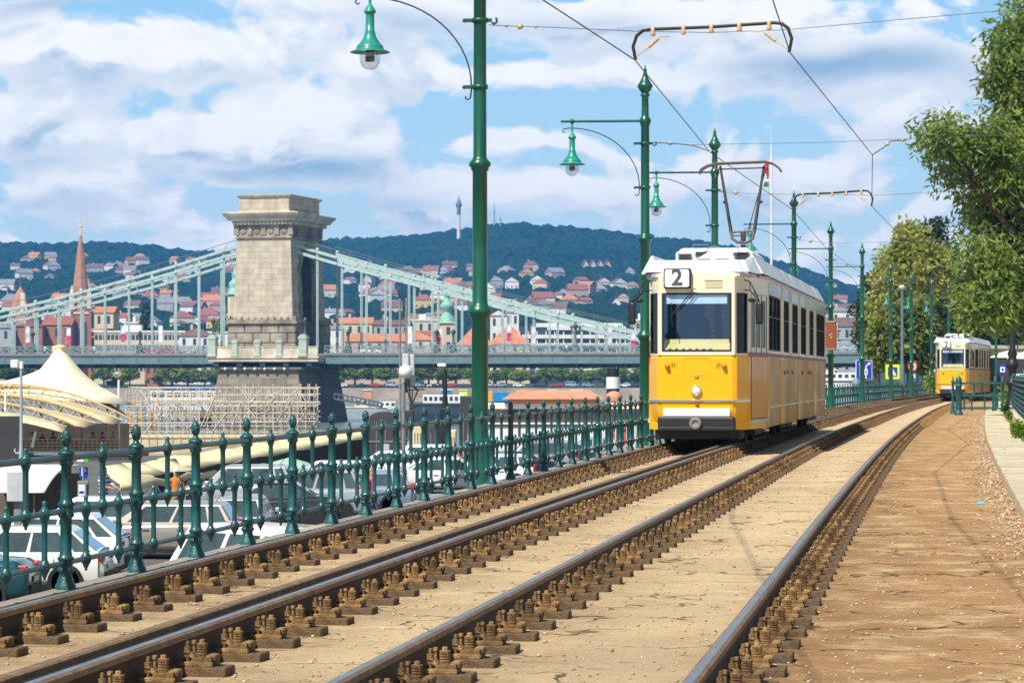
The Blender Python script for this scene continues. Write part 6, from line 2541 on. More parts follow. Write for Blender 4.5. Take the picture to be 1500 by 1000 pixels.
def car_mesh(root, kd, paint):
    Lc, w, zb, zr, zh, xw, xrf, xrr, xrg, zd = CARSPEC[kd]
    h = Lc / 2
    mb = MB()
    st = [(h, .30, .55, .80), (h - .10, .22, .70, .93), (h - .55, .20, zh - .10, 1.0), (xw, .20, zh, 1.0), (0, .20, zb, 1.0), (xrg, .20, zd, 1.0), (-h + .25, .22, zd - .02, .98), (-h + .08, .26, zd - .12, .94), (-h, .32, zd - .28, .88)]
    rings = []
    for x, z0, z1, k in st:
        ww = w * k
        rings.append([(x, -ww * .84, z0), (x, -ww * .97, z0 + .14), (x, -ww, z0 + (z1 - z0) * .52), (x, -ww * .97, z1 - .10), (x, -ww * .88, z1), (x, 0, z1 + .03), (x, ww * .88, z1), (x, ww * .97, z1 - .10), (x, ww, z0 + (z1 - z0) * .52), (x, ww * .97, z0 + .14), (x, ww * .84, z0)])
    mb.loft(rings, 0, True)
    wb, wr = w * .90, w * .70
    B = [(xw, -wb, zb - .02), (xrg, -wb, zb - .02), (xrg, wb, zb - .02), (xw, wb, zb - .02)]
    T_ = [(xrf, -wr, zr - .09), (xrr, -wr, zr - .09), (xrr, wr, zr - .09), (xrf, wr, zr - .09)]
    T2 = [(xrf - .14, -wr * .86, zr - .015), (xrr + .10, -wr * .86, zr - .015), (xrr + .10, wr * .86, zr - .015), (xrf - .14, wr * .86, zr - .015)]
    T3 = [(xrf - .4, -wr * .4, zr), (xrr + .3, -wr * .4, zr), (xrr + .3, wr * .4, zr), (xrf - .4, wr * .4, zr)]
    mb.loft([B, T_, T2, T3], 0)
    body = mb.build('body', paint, root)
    bv = body.modifiers.new('soft', 'BEVEL')
    bv.width = .035
    bv.segments = 2
    bv.limit_method = 'ANGLE'
    bv.angle_limit = R(22)

    def face(a, b, c, d, u0, u1, v0, v1, out):
        a, b, c, d = map(Vector, (a, b, c, d))

        def pt(u, v):
            return a.lerp(b, u).lerp(d.lerp(c, u), v)
        n = (b - a).cross(d - a).normalized() * out
        return [pt(u0, v0) + n, pt(u1, v0) + n, pt(u1, v1) + n, pt(u0, v1) + n]
    g = MB()
    for sd, (i, j) in ((1, (0, 1)), (-1, (3, 2))):
        cuts = ((.10, .46), (.49, .80), (.83, .96)) if kd != 'van' else ((.06, .36), (.40, .66), (.70, .95))
        if kd == 'sedan':
            cuts = ((.12, .50), (.53, .88))
        for u0, u1 in cuts:
            q = face(B[i], B[j], T_[j], T_[i], u0, u1, .10, .93, .012)
            q2 = face(B[i], B[j], T_[j], T_[i], u0, u1, .10, .93, -.012)
            g.hexa(q + q2)
    for (i, j) in ((3, 0), (1, 2)):
        q = face(B[i], B[j], T_[j], T_[i], .07, .93, .06, .95, .014)
        q2 = face(B[i], B[j], T_[j], T_[i], .07, .93, .06, .95, -.012)
        g.hexa(q + q2)
    g.build('windows', CARGL, root)
    xs = (h - .82, -h + .80)
    a = MB()
    for x in xs:
        for sy in (-1, 1):
            a.M = Matrix.Translation((x, sy * (w - .015), .31)) @ Matrix.Rotation(R(90), 4, 'X')
            a.lathe([(.385, -.03), (.385, .03), (.30, .03), (.30, -.03)], (0, 0, 0), 20)
    a.M = None
    a.box(-h + .1, h - .1, -w * .9, w * .9, .16, .26)
    a.box(h - .05, h + .03, -w * .62, w * .62, .32, .50)
    a.box(-h - .03, -h + .06, -w * .72, w * .72, .32, .50)
    a.build('black_trim', BLACK, root)
    for x in xs:
        for sy in (-1, 1):
            t = MB()
            t.M = Matrix.Translation((x, sy * (w - .09), .31)) @ Matrix.Rotation(R(90), 4, 'X')
            t.lathe([(.20, -.10), (.29, -.10), (.31, -.06), (.31, .06), (.29, .10), (.20, .10)], (0, 0, 0), 20)
            wh = t.build('tyre', TREAD, root)
            t = MB()
            t.M = Matrix.Translation((x, sy * (w - .09), .31)) @ Matrix.Rotation(R(90), 4, 'X')
            t.lathe([(.205, -.09), (.205, .09), (.185, .095), (.18, .05), (.18, -.05)], (0, 0, 0), 20)
            for k in range(5):
                q = 2 * math.pi * k / 5
                t.bar((0, 0, .075), (.19 * math.cos(q), .19 * math.sin(q), .075), .055, .03)
                t.bar((0, 0, -.075), (.19 * math.cos(q), .19 * math.sin(q), -.075), .055, .03)
            t.build('rim', RIMM, wh)
    for sy in (-1, 1):
        t = MB()
        z = zd - .22
        if kd in ('wagon', 'suv', 'van'):
            t.bbox(-h + .02, -h + .28, sy * w * .80 - .09, sy * w * .80 + .09, z - .02, z + .26, .03)
        else:
            t.bbox(-h + .01, -h + .30, sy * w * .74 - .15, sy * w * .74 + .15, z - .02, z + .13, .03)
        t.build('tail_light', TAILM, root)
        t = MB()
        t.bbox(h - .30, h - .03, sy * w * .66 - .16, sy * w * .66 + .16, .58, .72, .03)
        t.build('headlight', HEADM, root)
        t = MB()
        t.bbox(xw - .18, xw - .02, sy * (w + .02) - .09, sy * (w + .02) + .09, zb - .02, zb + .12, .03)
        t.build('wing_mirror', paint, root)
    t = MB()
    for sy in (-1, 1):
        for x in (xw - .10, xw - 1.05, xw - 1.95):
            if x > -h + .9:
                t.box(x - .006, x + .006, sy * w - .012 * 1 + (.006 if sy > 0 else -.0), sy * w + .008, .34, zb - .12)
        for x in (xw - .85, xw - 1.75):
            t.bbox(x - .09, x + .09, sy * (w * .985) - .02, sy * (w * .985) + .02, zb - .20, zb - .16, .008)
    t.build('door_seam', DKGREY, root)
    t = MB()
    t.box(-h - .035, -h - .02, -.26, .26, .55, .66)
    t.box(h + .03, h + .04, -.26, .26, .36, .47)
    t.build('number_plate', WHITES, root)
    t = MB()
    t.tube([(xrr + .25, 0, zr - .02), (xrr + .05, 0, zr + .22)], .008, 5)
    t.build('aerial', BLACK, root)


def paintm(name, c, metal=.0):
    return mat('paint_' + name, c, .28, metal, .03, 2, coat=1.0)


PAINT = {'white': paintm('white', (.80, .80, .80)), 'cream white': paintm('cream', (.78, .76, .68)), 'silver': paintm('silver', (.50, .51, .53), .5), 'beige': paintm('beige', (.42, .36, .31), .4), 'black': paintm('black', (.012, .012, .016)),
         'navy': paintm('navy', (.015, .02, .07)), 'teal': paintm('teal', (.006, .07, .085), .2), 'light blue': paintm('lightblue', (.28, .38, .50), .4), 'red': paintm('red', (.45, .02, .02)), 'grey': paintm('grey', (.16, .17, .18), .4)}
ZQ = -3.2
CARPROTO = {}


def car(kd, col, px, py, hdg, label, name='parked_car', cat='car', Yc=None):
    Y = Yc or ygr(py, ZQ)
    loc = ((px - 750) * Y / F, Y, ZQ)
    key = (kd, col)
    if key in CARPROTO:
        o = again(CARPROTO[key], label, loc, R(hdg))
        return o
    root = thing(name, label, cat, loc, R(hdg), 'cars parked below the embankment')
    car_mesh(root, kd, PAINT[col])
    CARPROTO[key] = root
    return root


car('sedan', 'teal', -112, 890, 180, 'dark teal sedan whose tail shows at the bottom left edge')
car('hatch', 'cream white', 20, 869, 180, 'cream white hatchback nearest the left edge, behind the teal sedan')
car('hatch', 'white', 62, 842, 178, 'bright white hatchback with a red tail light, behind the cream one')
car('wagon', 'beige', 226, 816, 176, 'beige grey estate car between the first fluted railing posts')
car('van', 'white', 366, 0, 134, 'big white van parked close under the wall, its roof just below the railing', 'white_van', 'van', 47.5)
car('wagon', 'silver', 356, 0, 90, 'silver estate car seen from behind with two red tail lights', Yc=74.5)
car('sedan', 'black', 392, 773, 180, 'black sedan with dark windows beyond the silver estate car')
car('suv', 'silver', 440, 761, 180, 'silver off-roader behind the tail of the black sedan')
car('wagon', 'light blue', 512, 751, 180, 'pale blue estate car left of the nearest lamp post')
car('hatch', 'light blue', 640, 0, 205, 'pale blue hatchback low behind the rail, left of the nearest lamp post foot', Yc=74)
car('hatch', 'white', 668, 722, 2, 'white hatchback with its red tail light left of the nearest lamp post')
car('suv', 'white', 606, 706, 180, 'white off-roader behind the white hatchback, left of the nearest lamp post')
car('suv', 'silver', 345, 752, 178, 'silver off-roader behind the roof of the silver estate car')
car('wagon', 'white', 706, 716, 178, 'white estate car seen through the railing at the nearest lamp post')
car('sedan', 'navy', 738, 708, 200, 'deep blue sedan right of the nearest lamp post')
car('suv', 'silver', 778, 697, 185, 'silver off-roader with a dark rear window right of the nearest lamp post')
car('sedan', 'black', 818, 692, 180, 'black sedan farther right of the nearest lamp post')
car('hatch', 'white', 560, 0, 182, 'white hatchback farther back, level with the dark tarpaulin boxes', Yc=118)
car('sedan', 'silver', 860, 0, 182, 'silver sedan far back, left of the red framed stall', Yc=146)
car('wagon', 'white', 470, 0, 178, 'white estate car behind the silver off-roader', Yc=104)
car('wagon', 'white', 120, 0, 181, 'white estate car in the second row, under the parking sign', Yc=73)

# ================================================================== people
SKIN = mat('skin', (.50, .29, .20), .6, 0, .08, 8)
HAIRS = {'dark': mat('hair_dark', (.025, .016, .012), .6, 0, .3, 20), 'ginger': mat('hair_ginger', (.35, .10, .02), .6, 0, .3, 20), 'fair': mat('hair_fair', (.35, .23, .10), .6, 0, .3, 20), 'cap': mat('cap_white', (.75, .74, .72), .7, 0, .05, 9)}
CLOTH = {}


def cloth(n, c):
    if n not in CLOTH:
        CLOTH[n] = mat('cloth_' + n, c, .85, 0, .15, 6)
    return CLOTH[n]


for n_, c_ in (('pink', (.75, .12, .32)), ('blue', (.02, .07, .35)), ('white', (.75, .74, .72)), ('red', (.42, .02, .03)), ('black', (.02, .02, .022)), ('jeans', (.04, .07, .15)), ('tan', (.40, .28, .16)), ('yellow', (.70, .48, .02)), ('orange', (.62, .20, .03)), ('grey', (.2, .2, .21)), ('green', (.03, .20, .08))):
    cloth(n_, c_)


def striped():
    if 'stripe' in CLOTH:
        return CLOTH['stripe']
    m, t, b = nt_new('cloth_stripe')
    N, L = t.nodes, t.links
    tc = N.new('ShaderNodeTexCoord')
    sp = N.new('ShaderNodeSeparateXYZ')
    L.new(tc.outputs['Object'], sp.inputs[0])
    a = N.new('ShaderNodeMath')
    a.operation = 'MULTIPLY'
    a.inputs[1].default_value = 9
    L.new(sp.outputs['Z'], a.inputs[0])
    f_ = N.new('ShaderNodeMath')
    f_.operation = 'FRACT'
    L.new(a.outputs[0], f_.inputs[0])
    g = N.new('ShaderNodeMath')
    g.operation = 'GREATER_THAN'
    g.inputs[1].default_value = .5
    L.new(f_.outputs[0], g.inputs[0])
    x = N.new('ShaderNodeMix')
    x.data_type = 'RGBA'
    x.inputs[6].default_value = (.78, .78, .78, 1)
    x.inputs[7].default_value = (.01, .06, .38, 1)
    L.new(g.outputs[0], x.inputs[0])
    L.new(x.outputs[2], b.inputs['Base Color'])
    b.inputs['Roughness'].default_value = .85
    CLOTH['stripe'] = m
    return m


striped()
POSE = {}


def body_mesh(pose):
    """one continuous skinned body; returns vertices, faces and a zone (0 skin, 1 top, 2 legs, 3 shoes) per face"""
    if pose in POSE:
        return POSE[pose]
    sit = pose == 'sit'
    hip = .92 if not sit else .50
    J, E, Z = [], [], []

    def add(p, r, par=None, zone=1):
        J.append((Vector(p), r))
        if par is not None:
            E.append((par, len(J) - 1))
            Z.append(zone)
        return len(J) - 1
    pel = add((0, 0, hip), (.165, .12))
    wai = add((0, .0, hip + .17), (.145, .105), pel)
    ch = add((0, .015, hip + .36), (.175, .125), wai)
    sh = add((0, .02, hip + .50), (.13, .09), ch)
    nk = add((0, .01, hip + .58), (.058, .058), sh, 0)
    hd = add((0, -.005, hip + .67), (.082, .095), nk, 0)
    hd2 = add((0, .0, hip + .75), (.080, .098), hd, 0)
    add((0, .0, hip + .82), (.045, .055), hd2, 0)
    add((0, -.10, hip + .70), (.016, .018), hd, 0)            # nose
    for s in (-1, 1):
        add((s * .085, .01, hip + .70), (.012, .02), hd, 0)   # ear
        a = add((s * .20, .02, hip + .47), (.065, .065), sh)
        if pose == 'lean':
            el = add((s * .26, -.16, hip + .27), (.045, .045), a)
            wr = add((s * .14, -.36, hip + .22), (.032, .032), el, 0)
            hdv = Vector((-s * .02, -.09, -.01))
        elif sit:
            el = add((s * .25, -.06, hip + .22), (.045, .045), a)
            wr = add((s * .16, -.28, hip + .16), (.032, .032), el, 0)
            hdv = Vector((-s * .02, -.09, -.01))
        else:
            el = add((s * .27, .04, hip + .19), (.045, .045), a)
            wr = add((s * .27, -.05, hip - .05), (.031, .031), el, 0)
            hdv = Vector((0, -.025, -.09))
        pm = add(J[wr][0] + hdv * .8, (.034, .022), wr, 0)
        for k in range(4):
            o = Vector((0, (k - 1.5) * .019, 0)) if abs(hdv.z) > .05 else Vector(((k - 1.5) * .019, 0, 0))
            f1 = add(J[pm][0] + hdv * .35 + o, (.009, .009), pm, 0)
            add(J[f1][0] + hdv * (.42 - .06 * abs(k - 1.3)) + Vector((-s * .006, 0, -.006)), (.007, .007), f1, 0)
        th = Vector((-s * .012, -.035, -.02)) if abs(hdv.z) > .05 else Vector((-s * .035, -.02, 0))
        add(J[wr][0] + hdv * .55 + th, (.010, .010), wr, 0)
        hp = add((s * .10, 0, hip - .05), (.105, .11), pel, 2)
        if sit:
            kn = add((s * .13, -.42, hip + .02), (.065, .065), hp, 2)
            an = add((s * .12, -.40, .10), (.045, .045), kn, 2)
        elif pose == 'walk':
            kn = add((s * .10, -.13 * s - .04, hip - .44), (.068, .068), hp, 2)
            an = add((s * .10, -.24 * s + .06, .10), (.045, .045), kn, 2)
        else:
            kn = add((s * .115, -.015, hip - .44), (.068, .068), hp, 2)
            an = add((s * .12, .02, .10), (.045, .045), kn, 2)
        y = J[an][0].y
        add((J[an][0].x + s * .01, y - .15, .035), (.042, .034), an, 3)
    bm = bmesh.new()
    bv = [bm.verts.new(p) for p, r in J]
    for a, b in E:
        bm.edges.new((bv[a], bv[b]))
    me = bpy.data.meshes.new('skel')
    bm.to_mesh(me)
    bm.free()
    ob = bpy.data.objects.new('skel', me)
    COL.objects.link(ob)
    ob.modifiers.new('skin', 'SKIN').use_smooth_shade = True
    if not me.skin_vertices:
        bpy.context.view_layer.objects.active = ob
        ob.select_set(True)
        bpy.ops.mesh.customdata_skin_add()
    sv = me.skin_vertices[0].data
    for i, (p, r) in enumerate(J):
        sv[i].radius = r
        sv[i].use_root = i == 0
    ob.modifiers.new('sub', 'SUBSURF').levels = 1
    bpy.context.view_layer.update()
    ev = bpy.data.meshes.new_from_object(ob.evaluated_get(bpy.context.evaluated_depsgraph_get()))
    bpy.data.objects.remove(ob)
    V = [tuple(v.co) for v in ev.vertices]
    Fc = [tuple(p.vertices) for p in ev.polygons]
    zones = []
    for p in ev.polygons:
        c = p.center
        best, bz_ = 9, 0
        for (a, b), z in zip(E, Z):
            A, B_ = J[a][0], J[b][0]
            t = max(0, min(1, (c - A).dot(B_ - A) / max((B_ - A).length_squared, 1e-9)))
            d = (c - A.lerp(B_, t)).length - J[b][1][0] * .6
            if d < best:
                best, bz_ = d, z
        zones.append(bz_)
    bpy.data.meshes.remove(ev)
    POSE[pose] = (V, Fc, zones, hip)
    return POSE[pose]


def person(label, loc, rz, top, legs, hair='dark', pose='stand', scale=1.0, group=None):
    V, Fc, zones, hip = body_mesh(pose)
    me = bpy.data.meshes.new('person')
    me.from_pydata(V, [], Fc)
    for m in (SKIN, CLOTH[top], CLOTH[legs], CLOTH['black']):
        me.materials.append(m)
    me.polygons.foreach_set('material_index', zones)
    me.polygons.foreach_set('use_smooth', [True] * len(Fc))
    o = link('person', me, None, loc)
    o.rotation_euler = (0, 0, rz)
    o.scale = (scale,) * 3
    tag(o, label, 'person', group)
    mb = MB()
    mb.lathe([(.088, -.02), (.098, .02), (.096, .06), (.08, .10), (.045, .13), (.004, .14)], (0, .012, hip + .73), 12)
    if hair == 'cap':
        mb.bbox(-.07, .07, -.19, -.07, hip + .755, hip + .775, .01)
    else:
        mb.bbox(-.085, .085, .03, .115, hip + .62, hip + .78, .03)
    mb.build('hair' if hair != 'cap' else 'cap', HAIRS[hair], o)
    mb = MB()
    for s in (-1, 1):
        mb.ball((s * .032, -.088, hip + .735), .012, 6, 4)
    mb.build('eyes', DKGREY, o)
    mb = MB()
    mb.bbox(-.025, .025, -.100, -.08, hip + .655, hip + .668, .004)
    mb.build('mouth', mat('lips', (.35, .10, .08), .5, 0, .1, 9), o)
    return o


def pq(px, Y):
    return ((px - 750) * Y / F, Y, ZQ)


person('person in a bright pink top walking between the parked cars', pq(544, 86), R(70), 'pink', 'jeans', 'fair', 'walk')
person('person in a blue and white striped top leaning forward behind the white cars', pq(152, 85), R(60), 'stripe', 'jeans', 'dark', 'lean', 1.05)
person('person in an orange top and white cap beyond the beige estate car', pq(258, 86), R(20), 'orange', 'tan', 'cap', 'stand')
person('person in a yellow and blue outfit beside the black sedan', pq(470, 92), R(200), 'yellow', 'blue', 'dark', 'walk')
person('person with ginger hair standing far back, left of the nearest lamp post', pq(687, 132), R(10), 'grey', 'black', 'ginger', 'stand', 1.05)
# on the bridge, by the railing
for px, top, legs, hair, lab in ((66, 'white', 'blue', 'dark', 'person in white at the bridge railing near the left edge'), (116, 'red', 'tan', 'fair', 'person in red walking along the bridge in front of the brick spire'),
                                 (138, 'white', 'grey', 'dark', 'person in white walking on the bridge right of the brick spire'), (298, 'blue', 'white', 'dark', 'person in blue beside the left end of the tower balcony'),
                                 (368, 'black', 'grey', 'dark', 'person in black at the tower balcony'), (424, 'blue', 'green', 'dark', 'person in bright blue at the tower balcony'),
                                 (830, 'white', 'jeans', 'dark', 'person in white leaning at the bridge railing in front of the hotel'), (900, 'tan', 'blue', 'fair', 'person in tan on the bridge left of the large tram')):
    yl = -8.9 if px not in (368, 424) else -11.4
    x = bl(px, yl)
    person(lab, (OX + x * CP + yl * SP, bY(x, yl), ZR0 if yl > -10 else 5.0), random.uniform(-1, 1), top, legs, hair, random.choice(['stand', 'walk']), 1.0 if yl > -10 else 1.25)
# under the tent
for i, (px, top, hair, lab) in enumerate(((150, 'red', 'dark', 'person in a dark red top sitting under the tent'), (136, 'tan', 'dark', 'person in tan sitting under the tent left of the one in red'), (166, 'tan', 'fair', 'person in tan with fair hair sitting at the right side of the tent'),
                                          (62, 'black', 'cap', 'person in black with a white cap sitting under the left part of the tent'), (78, 'black', 'dark', 'dark haired person in black sitting under the middle of the tent'), (48, 'white', 'dark', 'person in white sitting at the left end of the terrace'),
                                          (98, 'grey', 'cap', 'person in grey with a white cap under the tent'))):
    person(lab, (tx(px, 201), 201, zat(662, 201) - .2), random.uniform(-1.2, 1.2), top, 'black', hair, 'sit', 1.25)
person('person in a red top at the right edge behind the teal striped railing', TP(80, 3.7, .12), R(-100), 'red', 'black', 'dark', 'stand', 1.0)
person('person in black by the blue stop sign behind the crossing barrier', TP(118, 3.4, .12), R(30), 'black', 'black', 'dark', 'stand', 1.0)

# ================================================================== signs and small things on the quay
p = pq(122, 80)
root = thing('ticket_machine', 'grey parking ticket machine with a white front below the blue parking sign', 'ticket machine', p, .1)
s = 80 / F
z1 = zat(704, 80) - ZQ
mb = MB()
mb.bbox(-.16, .16, -.14, .14, 0, z1, .02)
mb.box(.10, .15, -.15, -.13, z1 - .75, z1 - .1, 1)
mb.build('case', [MIDGREY, BLACK], root)
mb = MB()
mb.box(-.13, .06, -.152, -.139, z1 - .85, z1 - .10)
mb.build('panel', WHITES, root)
mb = MB()
mb.box(-.11, .03, -.158, -.151, z1 - .36, z1 - .29)
mb.build('stripe', BLUES, root)
root = thing('parking_sign', 'small blue parking sign with a white P on a thin post', 'sign', pq(122.5, 80.3))
zc_ = zat(692, 80) - ZQ
mb = MB()
mb.tube([(-.05, .02, 0), (-.05, .02, zat(664, 80) - ZQ)], .022, 6)
mb.build('post', MIDGREY, root)
mb = MB()
mb.bbox(-.125, .125, -.02, 0, zc_ - .17, zc_ + .15, .01)
mb.build('plate', BLUES, root)
me = text_mesh('P', .30, .004, 'letter', WHITES, True)
o = link('letter', me, root, (0, -.026, zc_))
o.rotation_euler = (R(90), 0, 0)
root = thing('green_sign', 'small green and white board above the blue parking sign', 'sign', pq(121, 80.0))
zc_ = zat(672, 80) - ZQ
mb = MB()
mb.bbox(-.19, .16, .05, .07, zc_ - .10, zc_ + .10, .008)
mb.build('board', mat('sign_green', (.10, .48, .03), .5, 0, .05, 5), root)
mb = MB()
mb.box(-.17, .02, .042, .052, zc_ - .08, zc_ + .02)
mb.build('white_field', WHITES, root)
mb = MB()
mb.tube([(0, .09, 0), (0, .09, zc_ + .08)], .02, 6)
mb.build('post', MIDGREY, root)


# blue lane sign, crossing sign and the others along the far railing
def arrow(mb, pts, w, hw, hl, y):
    """flat arrow along a polyline in the x-z plane"""
    pts = [Vector((a, 0, b)) for a, b in pts]
    for a, b in zip(pts[:-1], pts[1:]):
        d = (b - a).normalized()
        n = Vector((d.z, 0, -d.x)) * w / 2
        e = b + d * (w * .0)
        mb.add([(a + n + Vector((0, y, 0))), (e + n + Vector((0, y, 0))), (e - n + Vector((0, y, 0))), (a - n + Vector((0, y, 0)))], [(0, 1, 2, 3)])
    d = (pts[-1] - pts[-2]).normalized()
    n = Vector((d.z, 0, -d.x)) * hw / 2
    t = pts[-1]
    mb.add([t + n + Vector((0, y, 0)), t + d * hl + Vector((0, y, 0)), t - n + Vector((0, y, 0))], [(0, 1, 2)])


Ysg = 148
s = Ysg / F
p = P(1265.5, 541, Ysg)
root = thing('lane_sign', 'blue sign with two white arrows on the far railing', 'sign', p, -.1)
mb = MB()
mb.bbox(-12 * s, 12 * s, 0, .04, -14.2 * s, 14.2 * s, .03)
mb.build('plate', WHITES, root)
mb = MB()
mb.bbox(-11 * s, 11 * s, -.012, -.002, -13.2 * s, 13.2 * s, .02)
mb.build('field', BLUES, root)
mb = MB()
arrow(mb, [(-5.4 * s, -11 * s), (-5.4 * s, 7 * s)], 1.6 * s, 4.2 * s, 4 * s, -.018)
arrow(mb, [(3.0 * s, -13 * s), (3.0 * s, 4.6 * s), (6.8 * s, 8.2 * s)], 1.6 * s, 4.2 * s, 4 * s, -.0185)
mb.box(.8 * s, 5.4 * s, -.024, -.0135, -7.5 * s, .5 * s)
mb.build('arrow', WHITES, root)
mb = MB()
mb.box(1.9 * s, 4.3 * s, -.028, -.0242, -5.5 * s, -1.0 * s)
mb.build('vehicle_mark', REDS, root)
mb = MB()
mb.tube([(0, .08, -6), (0, .08, 13 * s)], .05, 8)
mb.build('post', MIDGREY, root)

Ysg = 165
s = Ysg / F
root = thing('crossing_sign', 'yellow bordered blue pedestrian crossing sign with a white triangle', 'sign', P(1307.5, 544.5, Ysg), -.1)
mb = MB()
mb.bbox(-10.3 * s, 10.3 * s, 0, .04, -10.8 * s, 10.8 * s, .02)
mb.build('plate', YELS, root)
mb = MB()
mb.bbox(-6.8 * s, 6.8 * s, -.012, -.002, -7 * s, 7 * s, .02)
mb.build('field', BLUES, root)
mb = MB()
mb.add([(-5.8 * s, -.016, -5.6 * s), (5.8 * s, -.016, -5.6 * s), (0, -.016, 5.4 * s)], [(0, 1, 2)])
mb.build('triangle', WHITES, root)
mb = MB()
y = -.022
mb.disc((0.1 * s, y + .004, 1.6 * s), (0, -1, 0), .75 * s, .004, 10)
for a, b in (((0, .7), (-.1, -1.6)), ((-.1, -1.5), (-1.7, -4.6)), ((-.1, -1.5), (1.4, -4.6)), ((0, .3), (-1.5, -1.2)), ((0, .3), (1.5, -1.0))):
    mb.bar((a[0] * s, y, a[1] * s), (b[0] * s, y, b[1] * s), .75 * s, .004)
for k in range(4):
    mb.box((-4.2 + k * 2.3) * s, (-3.1 + k * 2.3) * s, y - .002, y + .004, -5.4 * s, -4.9 * s)
mb.build('walker', BLACK, root)
mb = MB()
mb.tube([(0, .08, -6), (0, .08, 9 * s)], .05, 8)
mb.build('post', MIDGREY, root)

Ysg = 178
s = Ysg / F
root = thing('speed_sign', 'round white sign with a red rim reading 16', 'sign', P(1337, 536.5, Ysg), -.1)
mb = MB()
mb.disc((0, 0, 0), (0, -1, 0), 7.2 * s, .03, 28)
mb.build('rim', REDS, root)
mb = MB()
mb.disc((0, -.031, 0), (0, -1, 0), 5.0 * s, .006, 28)
mb.build('field', mat('sign_pale', (.75, .66, .62), .5, 0, .04, 6), root)
me = text_mesh('16', 6.0 * s, .003, 'numerals', BLACK, True)
o = link('numerals', me, root, (0, -.042, 0))
o.rotation_euler = (R(90), 0, 0)
mb = MB()
mb.tube([(0, .06, -8), (0, .06, 6 * s)], .05, 8)
mb.build('post', MIDGREY, root)
root = thing('pictogram_sign', 'small blue sign with a white pictogram below the round speed sign', 'sign', P(1337.5, 552, Ysg), -.1)
mb = MB()
mb.bbox(-6 * s, 6 * s, -.03, .0, -7.5 * s, 6.5 * s, .02)
mb.build('plate', mat('sign_teal', (.02, .16, .30), .5, 0, .05, 6), root)
mb = MB()
mb.add([(-3.2 * s, -.034, -2 * s), (3.2 * s, -.034, -2 * s), (3.2 * s, -.034, 4 * s), (-3.2 * s, -.034, 4 * s)], [(0, 1, 2, 3)])
mb.build('pictogram', WHITES, root)
mb = MB()
mb.disc((0, -.034, .8 * s), (0, -1, 0), 1.5 * s, .004, 12)
mb.box(-1.6 * s, 1.6 * s, -.04, -.035, -2 * s, -.6 * s)
mb.build('figure_mark', DKGREY, root)
mb = MB()
mb.tube([(.3, .05, -8), (.3, .05, 6 * s)], .04, 8)
mb.build('post', MIDGREY, root)
Ysg = 184
s = Ysg / F
root = thing('turn_sign', 'white square sign with a red ring just left of the small distant tram', 'sign', P(1367.5, 547, Ysg), -.1)
mb = MB()
mb.bbox(-6.2 * s, 6.2 * s, 0, .03, -6.2 * s, 6.2 * s, .02)
mb.build('plate', WHITES, root)
mb = MB()
mb.M = Matrix.Translation((0, -.006, 0)) @ Matrix.Rotation(R(90), 4, 'X')
mb.lathe([(3.3 * s, -.004), (4.5 * s, -.004), (4.5 * s, .004), (3.3 * s, .004)], (0, 0, 0), 24)
mb.M = None
mb.bar((-2.8 * s, -.018, -2.8 * s), (2.8 * s, -.018, 2.8 * s), .9 * s, .004)
mb.build('ring', REDS, root)
mb = MB()
mb.box(-2.2 * s, 2.2 * s, -.012, -.002, -.2 * s, 1.6 * s)
mb.build('vehicle_mark', BLACK, root)
mb = MB()
mb.tube([(0, .05, -8), (0, .05, 5 * s)], .04, 8)
mb.build('post', MIDGREY, root)

# brown board on a lamp post behind the large tram
Ysg = 115.6
s = Ysg / F
root = thing('brown_sign', 'brown information board with a pale rim on the lamp post behind the large tram', 'sign', P(1211, 491.5, Ysg), -.12)
mb = MB()
mb.bbox(-16 * s, 15.5 * s, 0, .05, -21.5 * s, 21.5 * s, .08)
mb.build('rim', WHITES, root)
mb = MB()
mb.bbox(-14.6 * s, 14.1 * s, -.012, -.002, -20 * s, 20 * s, .06)
mb.build('board', BROWNS, root)
mb = MB()
for x, z, w, h in ((-8, 9, 14, 1.0), (4.6, 1.0, 1.4, 1.2), (6.5, 2.2, 1.2, 1.0), (6.4, -2.6, 1.4, 1.2), (-6, 2, 6, 1.0)):
    mb.box((x - w / 2) * s, (x + w / 2) * s, -.018, -.0125, (z - h / 2) * s, (z + h / 2) * s)
mb.build('white_mark', WHITES, root)
mb = MB()
mb.box(-.3, .6, .05, .12, 6 * s, 8 * s)
mb.box(-.3, .6, .05, .12, -8 * s, -6 * s)
mb.build('bracket', DKGREY, root)
# rear side mirror of the tram seen against it belongs to the tram body

# blue stop sign, its green post, and the ornate lamp on the right
Ysg = 112
root = thing('stop_post', 'thin green post with a small blue stop sign right of the distant tram', 'sign', P(1459, 596, Ysg))
root.location.z = .05
s = Ysg / F
mb = MB()
mb.tube([(0, 0, 0), (0, 0, zat(486, Ysg))], .055, 8)
mb.lathe([(.10, 0), (.10, .5), (.06, .6)], (0, 0, 0), 10)
mb.lathe([(.06, 0), (.10, .05), (.06, .1)], (0, 0, zat(522, Ysg)), 10)
mb.build('post', POLE, root)
mb = MB()
zc_ = zat(541, Ysg) - .05
mb.bbox(4 * s, 15 * s, -.02, .02, zc_ - 6.5 * s, zc_ + 6.5 * s, .03)
mb.bar((0, .03, zc_), (6 * s, .03, zc_), .05)
mb.build('plate', BLUES, root)
mb = MB()
mb.box(6 * s, 13 * s, -.03, -.021, zc_ - 4 * s, zc_ + 3.6 * s)
mb.build('white_field', WHITES, root)
mb = MB()
mb.bbox(8 * s, 11 * s, -.036, -.031, zc_ - 2 * s, zc_ + 1.8 * s, .01)
mb.build('tram_mark', BLUES, root)
Ysg = 104
s = Ysg / F
root = thing('ornate_lamp', 'black ornate iron lamp post rising into the tree at the right edge', 'lamp post', ((1483 - 750) * s, Ysg, .1))
